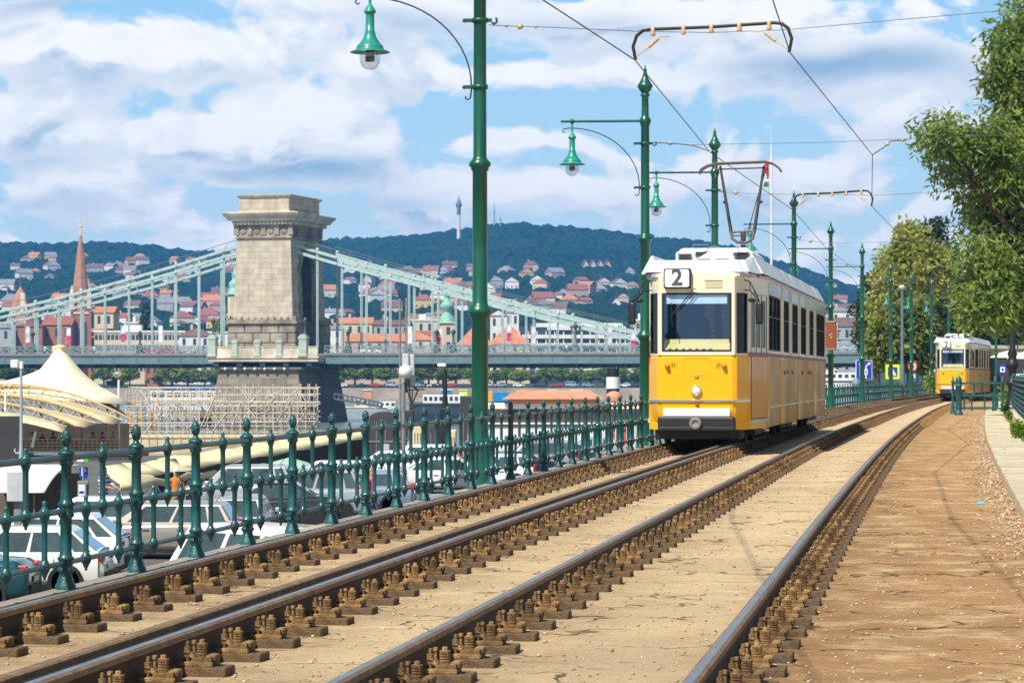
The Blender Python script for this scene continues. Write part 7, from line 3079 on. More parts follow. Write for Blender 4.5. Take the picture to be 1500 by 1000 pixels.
IRONB = mat('black_iron', (.02, .022, .026), .45, .2, .2, 5)
zt_ = zat(380, Ysg)
mb = MB()
mb.lathe([(.30, 0), (.30, .25), (.22, .4), (.16, .9), (.20, 1.0), (.26, 1.05), (.26, 1.14), (.16, 1.25), (.15, 1.6), (.24, 1.72), (.26, 1.84), (.18, 1.95), (.15, 2.1), (.20, 2.2), (.12, 2.4), (.10, 4.6), (.13, 4.65), (.08, 4.7), (.07, zt_ - .3)], (0, 0, 0), 14)
mb.build('post', IRONB, root)
mb = MB()
for k in range(8):
    q = 2 * math.pi * k / 8
    mb.ball((.2 * math.cos(q), .2 * math.sin(q), 1.78), .06, 6, 4)
mb.build('boss', IRONB, root)
mb = MB()
mb.lathe([(.08, 0), (.28, .55), (.32, .62), (.14, .85), (.03, 1.0)], (0, 0, zt_ - .3), 8)
mb.build('lantern', IRONB, root)

# grey thin street light among the green posts
root = thing('street_light', 'thin blue-grey street light post between the green lamp posts, left of the round sign', 'street light', ((1321.5 - 750) * 176 / F, 176, -3.2))
mb = MB()
zt_ = zat(424, 176) + 3.2
mb.lathe([(.16, 0), (.16, zat(535, 176) + 3.2), (.10, zat(530, 176) + 3.2), (.08, zt_)], (0, 0, 0), 10)
mb.build('post', mat('grey_teal', (.12, .20, .22), .5, .2, .1, 3), root)
mb = MB()
mb.lathe([(.08, 0), (.22, .1), (.2, .22), (.05, .3)], (0, 0, zt_), 10)
mb.build('head', LTGREY, root)
root = thing('flagpole', 'tall slim grey flagpole behind the roof of the large tram', 'flagpole', ((1130 - 750) * 150 / F, 150, -3.2))
s = 150 / F
z_ = lambda py: zat(py, 150) + 3.2
mb = MB()
mb.tube([(0, 0, 0), (0, 0, z_(218)), (0, 0, z_(217)), (-.02, 0, z_(188))], [.09, .062, .035, .02], 8)
mb.tube([(-.16, 0, z_(222)), (.02, 0, z_(222))], .02, 5)
mb.tube([(-.14, 0, z_(222)), (-.14, 0, z_(360))], .008, 4)
mb.build('pole', LTGREY, root)
mb = MB()
n = 9
mb.add([(-.14 - (.0 + .34 * j) * (.6 + .3 * math.sin(k * .9)), .06 * math.sin(k * 1.2 + 2 * j), z_(239 + k * 3.9)) for k in range(n + 1) for j in (0, .5, 1)], [(3 * k + j, 3 * k + j + 1, 3 * k + j + 4, 3 * k + j + 3) for k in range(n) for j in (0, 1)])
mb.m = [0 if k < 6 else (1 if k < 7 else 2) for k in range(n) for j in (0, 1)]
fl = mb.build('flag', [mat('flag_red', (.62, .03, .05), .8, 0, .1, 3), WHITES, mat('flag_green', (.02, .22, .07), .8, 0, .1, 3)], root, False)
fl.modifiers.new('thick', 'SOLIDIFY').thickness = .01

# globe lamp with its thin masts
YG = 105
s = YG / F
root = thing('globe_lamp', 'white globe lamp on a grey post with two tall thin masts and white aerial boxes', 'lamp', ((591 - 750) * s, YG, ZQ))
z_ = lambda py: zat(py, YG) - ZQ
x_ = lambda px: (px - 591) * s
mb = MB()
mb.tube([(0, 0, 0), (0, 0, z_(560))], .075, 10)
mb.tube([(x_(586), 0, z_(640)), (x_(586), 0, z_(437))], .045, 6)
mb.tube([(x_(595), .1, z_(575)), (x_(595), .1, z_(436))], .045, 6)
mb.build('post', MIDGREY, root)
mb = MB()
mb.ball((x_(594.5), -.25, z_(544)), 10.4 * s, 20, 14)
mb.build('globe', mat('globe_white', (.82, .81, .76), .25, 0, .03, 3, coat=.5), root)
mb = MB()
mb.bbox(x_(589), x_(599), 0, .2, z_(537), z_(518), .03)
mb.bbox(x_(600), x_(607), .1, .3, z_(566), z_(519), .03)
mb.build('aerial_box', LTGREY, root)
mb = MB()
for a, b in (((594, 560), (605, 604)), ((612, 572), (600, 600)), ((590, 571), (622, 570)), ((598, 556), (603, 600)), ((606, 566), (612, 572)), ((604, 572), (603, 604))):
    mb.bar((x_(a[0]), 0, z_(a[1])), (x_(b[0]), .1, z_(b[1])), .05)
mb.build('strut', RUST, root)

YG = 150
s = YG / F
root = thing('black_mast', 'black mast with a small white camera head left of the nearest lamp post', 'mast', ((652 - 750) * s, YG, ZQ))
z_ = lambda py: zat(py, YG) - ZQ
mb = MB()
mb.lathe([(.22, 0), (.20, z_(600)), (.12, z_(578)), (.10, z_(540))], (0, 0, 0), 8)
mb.bar((-.1, 0, z_(570)), (-.1, 0, z_(552)), .08)
mb.bar((0, 0, z_(560)), (.3, 0, z_(556)), .07)
mb.bbox(-.28, .28, -.2, .2, z_(612), z_(598), .03)
mb.build('mast', BLACK, root)
mb = MB()
mb.bbox(-.42, .05, -.12, .12, z_(537), z_(532), .03)
mb.build('camera_head', WHITEP, root)


def crate(px0, px1, py0, py1, Y, m, label, dome=False, name='equipment_box', cat='box', zb_=ZQ, d=2.0):
    s = Y / F
    w = (px1 - px0) * s
    h = zat(py0, Y) - zb_
    root = thing(name, label, cat, (((px0 + px1) / 2 - 750) * s, Y, zb_), random.uniform(-.1, .1))
    mb = MB()
    if dome:
        n = 8
        pr = [(-w / 2, 0), (w / 2, 0), (w / 2, h * .86)] + [(w / 2 * math.cos(q), h * .86 + h * .14 * math.sin(q)) for q in [math.pi * k / n for k in range(1, n)]] + [(-w / 2, h * .86)]
        mb.prism(pr, 1, 0, d)
    else:
        mb.bbox(-w / 2, w / 2, 0, d, 0, h, .05)
    mb.build('case', m, root)
    mb = MB()
    for k in (.22, .5, .78):
        mb.box(-w / 2 + w * k - .02, -w / 2 + w * k + .02, -.03, .01, .1, h * .82)
    mb.box(-w / 2 - .02, w / 2 + .02, -.03, d + .02, h * .45, h * .48)
    mb.build('strap', MIDGREY, root)
    mb = MB()
    mb.box(-w * .12, w * .12, -.05, -.02, h * .3, h * .42)
    mb.build('handle', LTGREY, root)
    return root


TARP = mat('tarpaulin', (.055, .052, .06), .7, 0, .25, 2)
crate(541, 588, 603, 660, 140, TARP, 'large dark grey tarpaulin covered box right of the cream awning', True)
crate(590, 607, 601, 660, 146, DKGREY, 'dark upright equipment box behind the globe lamp post')
crate(604, 619, 622, 660, 138, CANVAS, 'narrow cream box between dark boxes left of the nearest lamp post')
crate(619, 643, 622, 662, 136, TARP, 'dark grey box left of the black mast')
crate(674, 697, 580, 640, 165, DKGREY, 'tall black speaker box just left of the nearest lamp post', zb_=-5.6)
crate(655, 668, 630, 660, 139, CANVAS, 'small cream box right of the black mast')

# parasols
def parasol(px, py, Y, r, col, label, zb_=ZQ, sq=False, h=None):
    top = zat(py, Y)
    root = thing('parasol', label, 'parasol', ((px - 750) * Y / F, Y, zb_))
    mb = MB()
    mb.tube([(0, 0, 0), (0, 0, top - zb_)], .035, 6)
    mb.build('pole', LTGREY, root)
    mb = MB()
    H = top - zb_
    n = 8
    mb.lathe([(r, H - r * .38), (r, H - r * .34), (r * .55, H - r * .14), (.05, H)], (0, 0, 0), n, 0, False)
    mb.build('canopy', col, root)


parasol(386, 678, 95, .95, mat('parasol_green', (.04, .24, .09), .8, 0, .1, 2), 'green parasol among the cars under the cream awning')
parasol(424, 670, 105, 1.2, mat('parasol_mint', (.32, .50, .38), .8, 0, .1, 2), 'pale mint parasol right of the green one')
for px, Y, lab in ((1479, 160, 'cream cafe parasol just left of the ornate black lamp'), (1508, 140, 'cream cafe parasol at the right edge of the picture')):
    parasol(px, 513, Y, 1.15, CANVASW, lab, .1)

# red framed stall
YG = 152
s = YG / F
root = thing('stall', 'small red framed stall behind the railing left of the large tram', 'stall', ((908 - 750) * s, YG, ZQ))
mb = MB()
for px in (-9, 7.5):
    for y in (0, 1.6):
        mb.box(px * s - .07, px * s + .07, y, y + .14, 0, zat(626, YG) - ZQ)
mb.box(-10.5 * s, 9 * s, -.1, 1.9, zat(628, YG) - ZQ, zat(624, YG) - ZQ)
mb.build('frame', REDS, root)
mb = MB()
mb.box(-8.4 * s, 6.8 * s, .3, 1.4, .2, 1.1)
mb.build('counter', WHITEP, root)
mb = MB()
mb.lathe([(.42, 0), (.46, .5), (.35, 1.0), (.05, 1.25)], (-12 * s, -.6, 0), 10)
mb.build('bin', mat('pale_pink', (.62, .42, .34), .7, 0, .1, 3), root)
crate(872, 884, 640, 668, 140, WHITEP, 'small white cabinet with a red top left of the red framed stall')

# ================================================================== boats
def boat(px0, px1, py_deck, py_water_z, Y, hullm, label, house_=None, roofm=None, name='boat', bow=1):
    s = Y / F
    w = (px1 - px0) * s
    zw_ = -7.0
    root = thing(name, label, 'boat', (((px0 + px1) / 2 - 750) * s, Y, zw_))
    h = zat(py_deck, Y) - zw_
    mb = MB()
    rings = []
    for k in range(9):
        t = k / 8
        x = -w / 2 + w * t
        u = t if bow > 0 else 1 - t
        bw = 2.4 * (1 - max(0, (u - .7) / .3) ** 2 * .95) * (.85 if u < .05 else 1)
        sh_ = h + (.9 * max(0, (u - .65) / .35) ** 2)
        rings.append([(x, -bw * .8, -.4), (x, -bw, sh_ * .5), (x, -bw, sh_), (x, bw, sh_), (x, bw, sh_ * .5), (x, bw * .8, -.4)])
    mb.loft(rings)
    mb.build('hull', hullm, root)
    mb = MB()
    mb.box(-w / 2 + .1, w / 2 - w * .25, -2.5, -2.42, h - .35, h - .15)
    mb.build('rub_rail', DKGREY, root)
    for (a, b, y0, y1, m, wins) in (house_ or []):
        x0, x1 = (a - (px0 + px1) / 2) * s, (b - (px0 + px1) / 2) * s
        z0, z1 = zat(y1, Y) - zw_, zat(y0, Y) - zw_
        mb = MB()
        mb.bbox(x0, x1, -1.8, 1.8, z0, z1, .06)
        ho = mb.build('cabin', m, root)
        if wins:
            for k in range(wins):
                wo = link('window', WINMESH, ho, (x0 + (x1 - x0) * (k + .5) / wins, -1.8, z0 + (z1 - z0) * .35))
                wo.scale = ((x1 - x0) * .6 / wins / 1.1, 1, (z1 - z0) * .45)
    return root, s, zw_


HWHITE = mat('hull_white', (.76, .76, .74), .5, 0, .06, 1)
HDARK = mat('hull_dark', (.03, .045, .07), .5, 0, .2, 1)
HBLUE = mat('hull_blue', (.01, .22, .52), .5, 0, .1, 1)
HYEL = mat('hull_yellow', (.70, .36, .02), .5, 0, .1, 1)
TERRA = mat('terracotta_roof', (.60, .26, .15), .8, 0, .12, .8)
r_, s, zw_ = boat(690, 965, 618, 0, 235, HWHITE, 'long white restaurant boat with an orange tiled roof behind the railing', [(700, 950, 598, 618, mat('boat_brown', (.085, .05, .035), .7, 0, .2, 1), 18), (690, 960, 590, 599, HWHITE, 0)])
q = lambda px, py: ((px - 827.5) * s, zat(py, 235) - zw_)
mb = MB()
x0, z0 = q(736, 590)
x1, z1 = q(884, 571)
mb.box(x0 + .6, x1 - .6, -2.2, 2.2, z0, z0 + .5)
mb.loft([[(x0, -2.6, z0 + .35), (x1, -2.6, z0 + .35), (x1, 2.6, z0 + .35), (x0, 2.6, z0 + .35)], [(x0 + 1.4, -.2, z1), (x1 - 1.2, -.2, z1), (x1 - 1.2, .2, z1), (x0 + 1.4, .2, z1)]])
mb.ball((x1 + .9, -.5, z0 + .45), .75, 10, 6, 0, .8)
mb.build('tiled_roof', TERRA, r_)
YG = 242
s2 = YG / F
root = thing('ship_funnel', 'black ship funnel with a broad white band left of the large tram', 'funnel', ((898 - 750) * s2, YG, zat(606, YG)))
z_ = lambda py: zat(py, YG) - zat(606, YG)
for py0, py1, m, nm in ((606, 569, BLACK, 'base'), (569, 552, WHITEP, 'white_band'), (552, 539, BLACK, 'top')):
    mb = MB()
    r0 = 9.5 * s2 if nm != 'white_band' else 10.2 * s2
    mb.lathe([(r0, z_(py0)), (r0 * .98, z_(py1))], (0, 0, 0), 20)
    mb.build(nm, m, root)
r_, s, zw_ = boat(600, 746, 590, 0, 480, HDARK, 'dark hulled river ship with white cabin and blue and yellow bow', [(620, 680, 578, 591, HWHITE, 8), (704, 722, 573, 589, HYEL, 0), (722, 745, 574, 588, HBLUE, 0), (690, 704, 576, 590, HBLUE, 0)])
boat(1196, 1262, 556, 0, 420, HWHITE, 'white river boat glimpsed above the railing right of the large tram', [(1205, 1252, 546, 557, HWHITE, 5), (1212, 1226, 541, 547, HWHITE, 2)])
boat(214, 342, 585, 0, 560, HWHITE, 'white passenger boat with a dark window band behind the scaffolding', [(222, 336, 572, 586, HWHITE, 10), (240, 320, 566, 572, mat('boat_blue', (.03, .08, .25), .5, 0, .1, 1), 0)])
boat(500, 590, 596, 0, 640, HWHITE, 'pale flat barge with long gangways right of the stone pier', [(520, 540, 584, 597, mat('barge_cream', (.62, .50, .36), .7, 0, .1, 1), 2), (556, 580, 588, 597, HWHITE, 3)])
# floating gangways
YG = 500
s = YG / F
root = thing('gangway', 'pale metal gangway sloping down right of the stone pier', 'gangway', ((525 - 750) * s, YG, zat(590, YG)))
x_ = lambda px: (px - 525) * s
z_ = lambda py: zat(py, YG) - zat(590, YG)
mb = MB()
for y in (-.9, .9):
    mb.bar((x_(490), y, z_(584)), (x_(560), y, z_(596)), .35)
    mb.bar((x_(490), y, z_(576)), (x_(560), y, z_(590)), .25)
    for k in range(12):
        t = k / 11
        mb.bar((x_(490 + 70 * t), y, z_(584 + 12 * t)), (x_(490 + 70 * t), y, z_(576 + 14 * t)), .14)
mb.build('truss', LTGREY, root)
mb = MB()
mb.hexa([(x_(490), -.9, z_(584.5)), (x_(560), -.9, z_(596.5)), (x_(560), .9, z_(596.5)), (x_(490), .9, z_(584.5)), (x_(490), -.9, z_(583.5)), (x_(560), -.9, z_(595.5)), (x_(560), .9, z_(595.5)), (x_(490), .9, z_(583.5))])
mb.build('walkway', MIDGREY, root)
# things along the far quay: vans, awnings, umbrellas
QC = ['white', 'navy', 'red', 'silver', 'light blue']
for k, px in enumerate((500, 528, 552, 575, 612, 634, 640, 660, 715, 733, 760, 790, 815, 838, 862, 915, 930)):
    col = QC[k % 5]
    kd = ['hatch', 'van', 'sedan', 'suv', 'wagon'][(k * 2) % 5]
    Y = 936
    loc = ((px - 750) * Y / F, Y, zat(567, Y))
    key = (kd, col)
    lab = f'tiny {col} vehicle on the far bank, ' + ('between stone pier and globe lamp' if px < 590 else 'between globe lamp and nearest lamp post' if px < 700 else 'right of the nearest lamp post')
    if key in CARPROTO:
        again(CARPROTO[key], lab, loc, R(random.choice([0, 180])), 'vehicles on the far bank road')
    else:
        root = thing('parked_car', lab, 'car', loc, 0, 'vehicles on the far bank road')
        car_mesh(root, kd, PAINT[col])
        CARPROTO[key] = root
for px, c, lab in ((720, YELS, 'yellow cabin on the far bank left of the nearest lamp post'), (845, HBLUE, 'bright blue container on the far bank right of the nearest lamp post'), (808, HWHITE, 'white cabin on the far bank beside the blue container'), (655, HBLUE, 'long low blue awning on the far bank'), (540, TERRA, 'orange cabin on the far bank right of the stone pier')):
    s = 926 / F
    w = (16 if c is HBLUE else 12) * s
    root = thing('cabin', lab, 'cabin', ((px - 750 + (0 if px != 720 else -41)) * s, 922, zat(583, 920)))
    mb = MB()
    mb.bbox(-w / 2, w / 2, -1.5, 1.5, 0, 2.6, .05)
    mb.build('wall', c, root)
    mb = MB()
    mb.bbox(-w / 2 - .2, w / 2 + .2, -1.8, 1.8, 2.6, 2.9, .05)
    mb.build('roof', HWHITE, root)
for px, lab in ((222, 'red car crossing the bridge behind the left railing'), (250, 'second red car crossing the bridge, nearer the stone tower'), (545, 'white car crossing the bridge just right of the tower')):
    x = bl(px, -3)
    loc = (OX + x * CP - 3 * SP, bY(x, -3), ZR0 - .1)
    again(CARPROTO[('wagon', 'red') if 'red' in lab else ('hatch', 'white')], lab, loc, -PHI, 'cars on the bridge')

# ================================================================== ground litter, weeds, shrubs
V, Fq = [], []
n = 0
for k in range(5200):
    Y = 14 + 88 * rng.uniform() ** 1.15
    if Y < 26 and rng.uniform() > (Y - 13) / 13:
        continue
    o = 1.88 - abs(rng.normal()) * .14 - (.35 * rng.uniform() if rng.uniform() < .12 else 0)
    p = TP(Y, o, .004)
    r = rng.uniform(.006, .024)
    a = rng.uniform(0, 6.28)
    c, s_ = math.cos(a) * r, math.sin(a) * r
    h = rng.uniform(.002, .022)
    V += [(p.x + c, p.y + s_, p.z + h), (p.x - s_, p.y + c, p.z), (p.x - c, p.y - s_, p.z + h * rng.uniform(0, 1)), (p.x + s_, p.y - c, p.z + h * .5)]
    Fq.append((n, n + 1, n + 2, n + 3))
    n += 4
LITM = mat('dry_petals', (.56, .41, .29), .9, 0, .45, 14)
kind(tag(link('leaf_litter', np_mesh('leaf_litter', np.array(V), np.array(Fq), LITM)), 'pale dry leaf litter swept against the kerb', 'litter'), 'stuff')
# grit and small stones over the track bed
V, Fq = [], []
n = 0
for k in range(15000):
    Y = 9.5 + 45 * rng.uniform() ** 2.2
    o = rng.uniform(-4.5, 1.85)
    if min(abs(o - q_) for q_ in (0, -1.48, -2.73, -4.06)) < .1:
        continue
    p = TP(Y, o, 0)
    r = .003 + .011 * rng.uniform() ** 3
    q_ = ICO * (1 + rng.uniform(-.3, .3, (12, 1))) * r * np.array([1, 1, .7])
    V.append(q_ + np.array(p) + np.array([0, 0, r * .4]))
    Fq.append(ICF + 12 * n)
    n += 1
kind(tag(link('grit', np_mesh('grit', np.vstack(V), np.vstack(Fq), mat('grit', (.42, .32, .20), .9, 0, .65, 14))), 'small stones and grit scattered over the sandy track bed', 'grit'), 'stuff')

WEED = leafmat('weed_leaf', (.09, .17, .02), (.20, .33, .04), (.40, .48, .08), 2.5, .35)


def weed(label, loc, r, h, n, L=.12, name='weed', cat='weed'):
    V, Fq, c = leaf_cloud([(0, 0, h * .5, r, r, h * .5), (r * .3, 0, h * .75, r * .6, r * .6, h * .35)], n, L, L * .45, -.2, 12, r * .5, .2)
    root = thing(name, label, cat, loc)
    V[:, 2] = np.maximum(V[:, 2], .0)
    link('foliage', np_mesh('foliage', V, Fq, WEED), root)
    mb = MB()
    for k in range(6):
        mb.tube([(0, 0, 0), (random.uniform(-r, r) * .5, random.uniform(-r, r) * .5, h * .5), (random.uniform(-r, r), random.uniform(-r, r), h * .85)], .006, 4)
    mb.build('stem', BARK, root)


weed('leafy green weed growing at the foot of the plinth by the right kerb', TP(59.5, 2.58, .1), .13, .34, 420, .08)
weed('smaller weed behind the leafy one beside the right kerb', TP(66, 2.60, .1), .10, .26, 260, .08)
weed('low weed near the far end of the striped railing', TP(82, 2.62, .1), .14, .3, 260, .08)
weed('low weed beside the crossing barrier', TP(97, 2.6, .1), .16, .34, 300, .08)
weed('bright green bush between the far railing end and the small distant tram', P(1370, 577, 182), .75, 1.25, 1500, .22, 'bush', 'bush')
weed('low grey-green bush behind the crossing barrier by the right kerb', TP(122, 2.7, .1), .6, .9, 900, .16, 'bush', 'bush')
# dry grass in the joint along the plinth
V, Fq = [], []
n = 0
for k in range(1500):
    Y = 56 + 46 * rng.uniform()
    p = TP(Y, 2.62 + rng.normal() * .03, .11)
    h = rng.uniform(.03, .11)
    a = rng.uniform(0, 6.28)
    V += [(p.x, p.y, p.z), (p.x + .008, p.y, p.z), (p.x + h * .5 * math.cos(a), p.y + h * .5 * math.sin(a), p.z + h)]
    Fq.append((n, n + 1, n + 2))
    n += 3
kind(tag(link('grass', np_mesh('grass', np.array(V), np.array(Fq), WEED)), 'thin dry grass along the foot of the right plinth', 'grass'), 'stuff')
p = TP(31.6, 1.52, .004)
mb = MB()
mb.add([(-.05, -.03, 0), (.04, -.035, .004), (.05, .03, .03), (-.045, .035, .008), (0, 0, .035)], [(0, 1, 4), (1, 2, 4), (2, 3, 4), (3, 0, 4)])
o = mb.build('wrapper', mat('wrapper_blue', (.10, .45, .55), .4, 0, .1, 20), None, False)
o.location = p
o.modifiers.new('thick', 'SOLIDIFY').thickness = .003
tag(o, 'small crumpled turquoise wrapper lying in the litter by the kerb', 'wrapper')

# pale wall and building under the trees on the right
p = P(1495, 560, 175)
root = thing('cafe_building', 'low pale building behind the cafe parasols under the trees', 'building', (p.x, 175, .1))
mb = MB()
mb.box(-3.6, 12, 0, 8, 0, zat(513, 175))
mb.build('wall', WALLS['cream'], root)
mb = MB()
mb.box(-4.0, 12.4, -.5, 8.4, zat(513, 175), zat(508, 175))
mb.build('roof', WALLS['grey'], root)
mb = MB()
mb.box(-3.4, 11, -.05, .1, .3, zat(526, 175))
mb.build('shopfront', DKGREY, root)
# ================================================================== sky, sun, camera
W = bpy.data.worlds.new('World')
S.world = W
W.use_nodes = True
t = W.node_tree
N, L = t.nodes, t.links
for n_ in list(N):
    N.remove(n_)
SUN_EL, SUN_AZ = R(52), R(214)                      # azimuth measured clockwise from +Y: behind the camera, to its left
sd = Vector((math.sin(SUN_AZ) * math.cos(SUN_EL), math.cos(SUN_AZ) * math.cos(SUN_EL), math.sin(SUN_EL)))
out = N.new('ShaderNodeOutputWorld')
bg = N.new('ShaderNodeBackground')
L.new(bg.outputs[0], out.inputs[0])
BGS = .12
bg.inputs['Strength'].default_value = BGS
sky = N.new('ShaderNodeTexSky')
sky.sky_type = 'NISHITA'
sky.sun_disc = False
sky.sun_elevation = SUN_EL
sky.sun_rotation = SUN_AZ
sky.air_density = 1.2
sky.dust_density = .6
sky.ozone_density = 1.0


def lk(v, s):
    if isinstance(v, (int, float)):
        s.default_value = v
    elif isinstance(v, tuple):
        s.default_value = v
    else:
        L.new(v, s)


def M(op, a, b=0.0, c=None, cl=False):
    n = N.new('ShaderNodeMath')
    n.operation = op
    n.use_clamp = cl
    lk(a, n.inputs[0])
    lk(b, n.inputs[1])
    if c is not None:
        lk(c, n.inputs[2])
    return n.outputs[0]


def ss(v, a, b, lo=0., hi=1.):
    r = N.new('ShaderNodeMapRange')
    r.interpolation_type = 'SMOOTHSTEP'
    for i, q in zip(('From Min', 'From Max', 'To Min', 'To Max'), (a, b, lo, hi)):
        r.inputs[i].default_value = q
    lk(v, r.inputs['Value'])
    return r.outputs['Result']


def mixc(f, a, b):
    x = N.new('ShaderNodeMix')
    x.data_type = 'RGBA'
    lk(f, x.inputs[0])
    lk((*a, 1) if isinstance(a, tuple) else a, x.inputs[6])
    lk((*b, 1) if isinstance(b, tuple) else b, x.inputs[7])
    return x.outputs[2]


tc = N.new('ShaderNodeTexCoord')
sp = N.new('ShaderNodeSeparateXYZ')
L.new(tc.outputs['Generated'], sp.inputs[0])
yy = M('MAXIMUM', M('ABSOLUTE', sp.outputs['Y']), .05)
U = M('DIVIDE', sp.outputs['X'], yy)                   # horizontal direction, tangent units
V_ = M('DIVIDE', sp.outputs['Z'], yy)                  # elevation, tangent units

# cloud banks: direction (in photo columns/rows), half widths, weight
BANKS = [(150, 85, 240, 42, .75), (400, 190, 130, 62, 1.0), (520, 225, 90, 45, .7), (300, 205, 90, 45, .7), (60, 200, 120, 48, .9), (40, 285, 110, 30, .5), (230, 325, 130, 22, .7), (560, 90, 120, 40, .4),
         (800, 110, 130, 35, .55), (1150, 90, 230, 45, .85), (650, 300, 200, 30, .45), (820, 285, 150, 34, .6), (1040, 250, 160, 40, .55), (1230, 300, 130, 40, .65), (700, 20, 260, 26, .75), (1380, 20, 130, 25, .5), (740, 205, 110, 18, .45), (1000, 20, 150, 30, .6), (1300, 190, 120, 30, .3),
         (120, 10, 160, 14, .5)]
HOLES = [(230, 158, 70, 26, .6), (640, 155, 75, 32, .7), (850, 165, 90, 32, .55), (1090, 170, 60, 25, .3), (1180, 205, 80, 26, .35), (420, 300, 80, 18, .4), (120, 320, 110, 20, .45), (330, 120, 50, 20, .3), (240, 8, 60, 16, .3)]


SHADES = [(470, 252, 120, 24, .9), (330, 250, 60, 18, .5), (1230, 100, 210, 34, .95), (60, 232, 100, 20, .6), (640, 34, 150, 20, .6), (110, 14, 170, 18, .8), (1330, 200, 120, 26, .45), (860, 30, 110, 18, .4), (560, 300, 120, 18, .5), (60, 300, 100, 16, .5), (1010, 300, 150, 20, .35), (790, 140, 80, 14, .4)]


def field(du, dv):
    u = M('ADD', U, du)
    v = M('ADD', V_, dv)
    cb = N.new('ShaderNodeCombineXYZ')
    lk(M('MULTIPLY', u, 1.0), cb.inputs[0])
    lk(M('MULTIPLY', v, 1.75), cb.inputs[1])
    cb.inputs[2].default_value = .37
    w = N.new('ShaderNodeTexNoise')
    w.noise_dimensions = '2D'
    w.inputs['Scale'].default_value = 13
    w.inputs['Detail'].default_value = 4
    L.new(cb.outputs[0], w.inputs['Vector'])
    vm = N.new('ShaderNodeVectorMath')
    vm.operation = 'MULTIPLY_ADD'
    L.new(w.outputs['Color'], vm.inputs[0])
    vm.inputs[1].default_value = (.045, .045, .0)
    L.new(cb.outputs[0], vm.inputs[2])
    nz = N.new('ShaderNodeTexNoise')
    nz.noise_dimensions = '2D'
    nz.inputs['Scale'].default_value = 21
    nz.inputs['Detail'].default_value = 9
    nz.inputs['Roughness'].default_value = .62
    L.new(vm.outputs[0], nz.inputs['Vector'])
    f = M('MULTIPLY_ADD', nz.outputs['Fac'], 1.5, -.75)
    for sc_, wt_ in ((24, .55), (55, .32)):      # billowing heads
        vo = N.new('ShaderNodeTexVoronoi')
        vo.voronoi_dimensions = '2D'
        vo.feature = 'SMOOTH_F1'
        vo.inputs['Scale'].default_value = sc_
        vo.inputs['Smoothness'].default_value = .35
        L.new(vm.outputs[0], vo.inputs['Vector'])
        f = M('ADD', f, M('MULTIPLY_ADD', vo.outputs['Distance'], -wt_, wt_ * .42))
    # the bank positions are softened by the same noise so that their rims stay ragged
    dn = N.new('ShaderNodeSeparateXYZ')
    L.new(w.outputs['Color'], dn.inputs[0])
    uu = M('MULTIPLY_ADD', dn.outputs[0], .030, M('SUBTRACT', u, .015))
    vv = M('MULTIPLY_ADD', dn.outputs[1], .018, M('SUBTRACT', v, .009))
    tot = None
    for lst, sg in ((BANKS, 1), (HOLES, -1)):
        for px, py, rx, ry, wt in lst:
            a = M('MULTIPLY', M('SUBTRACT', uu, (px - 750) / F), F / rx)
            b = M('MULTIPLY', M('SUBTRACT', vv, (HZ - py) / F), F / ry)
            e = M('EXPONENT', M('MULTIPLY', M('ADD', M('MULTIPLY', a, a), M('MULTIPLY', b, b)), -1.0))
            e = M('MULTIPLY', e, wt * sg)
            tot = e if tot is None else M('ADD', tot, e)
    shd = None
    for px, py, rx, ry, wt in SHADES:
        a = M('MULTIPLY', M('SUBTRACT', uu, (px - 750) / F), F / rx)
        b = M('MULTIPLY', M('SUBTRACT', vv, (HZ - py) / F), F / ry)
        e = M('MULTIPLY', M('EXPONENT', M('MULTIPLY', M('ADD', M('MULTIPLY', a, a), M('MULTIPLY', b, b)), -1.0)), wt)
        shd = e if shd is None else M('ADD', shd, e)
    return M('ADD', f, M('MULTIPLY', tot, .85)), nz.outputs['Fac'], shd


d0, n0, t0 = field(0., 0.)
d1, n1, t1 = field(-.002, .0075)
cover = ss(d0, -.02, .24)
base_haze = ss(V_, -.01, .10, .40, .0)
cover = M('MAXIMUM', cover, base_haze)
lit = ss(M('SUBTRACT', d0, d1), -.20, .26)            # thinner above = sunlit top, thicker above = shaded base
thick = ss(d0, .25, 1.0)
tone = ss(n1, .44, .66)
shade = M('MULTIPLY', M('ADD', M('MULTIPLY', M('SUBTRACT', 1.0, lit), .75), M('MULTIPLY', tone, .38)), M('MULTIPLY_ADD', thick, .62, .38), None, True)
shade = M('MAXIMUM', shade, M('MULTIPLY', t0, M('MULTIPLY_ADD', n0, 1.1, .45)), None, True)
K = 1 / BGS
cloud = mixc(shade, tuple(c * K for c in (.92, .905, .89)), tuple(c * K for c in (.29, .43, .60)))
blue = mixc(ss(V_, .02, .16), tuple(c * K for c in (.45, .67, .81)), tuple(c * K for c in (.24, .52, .79)))
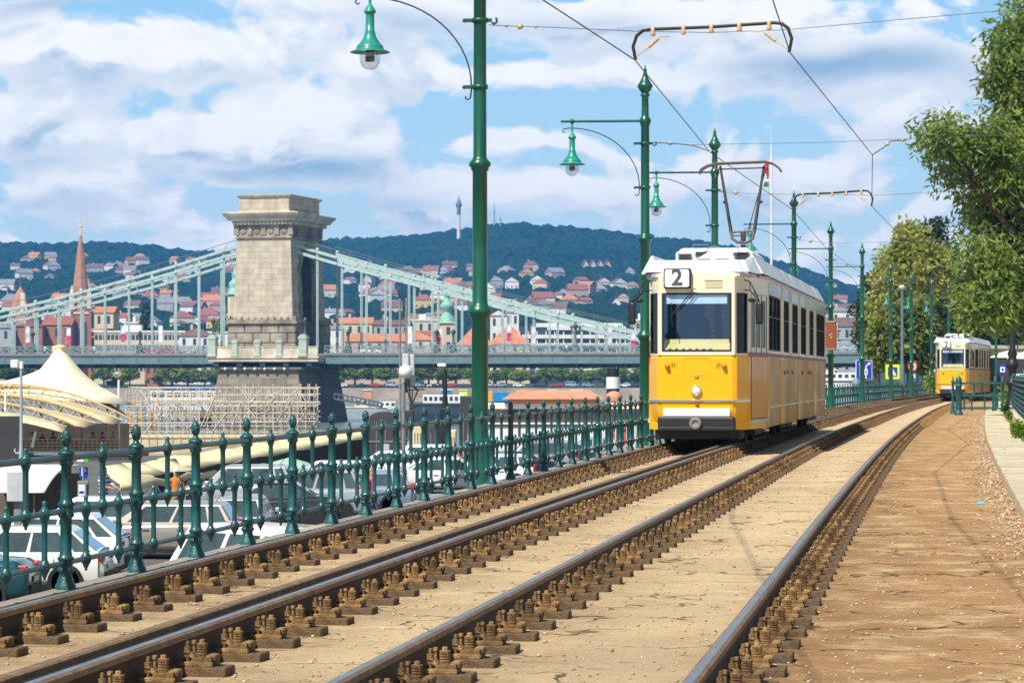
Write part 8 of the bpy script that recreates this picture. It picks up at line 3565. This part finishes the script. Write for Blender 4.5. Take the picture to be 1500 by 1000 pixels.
# clear sky: the physical sky, lifted towards the pale cyan of a hazy summer noon
clear = mixc(.80, sky.outputs[0], blue)
col = mixc(cover, clear, cloud)
dk = N.new('ShaderNodeVectorMath')
dk.operation = 'SCALE'
L.new(col, dk.inputs[0])
lk(ss(V_, .15, .75, 1.0, .26), dk.inputs['Scale'])       # the sky deepens towards the zenith
L.new(dk.outputs[0], bg.inputs['Color'])

sl = bpy.data.lights.new('sun', 'SUN')
sl.energy = 5.0
sl.angle = R(.53)
sl.color = (1.0, .955, .88)
so = bpy.data.objects.new('sun', sl)
COL.objects.link(so)
so.rotation_euler = (-sd).to_track_quat('-Z', 'Y').to_euler()
so.location = (0, 0, 300)

# the summer haze: one closed box of thin even air
HAZE = True
if HAZE:
    mb = MB()
    mb.box(-2300, 2300, -60, 4250, -9.2, 260)
    m = bpy.data.materials.new('haze_air')
    m.use_nodes = True
    nt = m.node_tree
    for n_ in list(nt.nodes):
        if n_.type != 'OUTPUT_MATERIAL':
            nt.nodes.remove(n_)
    pv = nt.nodes.new('ShaderNodeVolumePrincipled')
    pv.inputs['Color'].default_value = (.10, .43, 1.0, 1)
    pv.inputs['Density'].default_value = .00012
    pv.inputs['Anisotropy'].default_value = .0
    nt.links.new(pv.outputs[0], nt.nodes['Material Output'].inputs['Volume'])
    o = mb.build('haze', m)
    tag(o, 'thin bluish summer haze over the river and hills', 'haze')
    kind(o, 'stuff')

cam = bpy.data.cameras.new('camera')
cam.sensor_width = 36
cam.lens = F / 1500 * 36
cam.shift_y = (HZ - 500) / 1500
cam.clip_start = .5
cam.clip_end = 12000
cam.dof.use_dof = True
cam.dof.focus_distance = 26
cam.dof.aperture_fstop = 11
co = bpy.data.objects.new('camera', cam)
COL.objects.link(co)
co.location = (0, 0, CZ)
co.rotation_euler = (R(90), 0, 0)
S.camera = co
vs = S.view_settings
vs.view_transform = 'Standard'
vs.look = 'None'
vs.exposure = 0.32
vs.gamma = 1.0
S.render.engine = 'CYCLES'
S.cycles.max_bounces = 8
S.cycles.transparent_max_bounces = 16
S.cycles.volume_bounces = 1
S.cycles.use_denoising = True
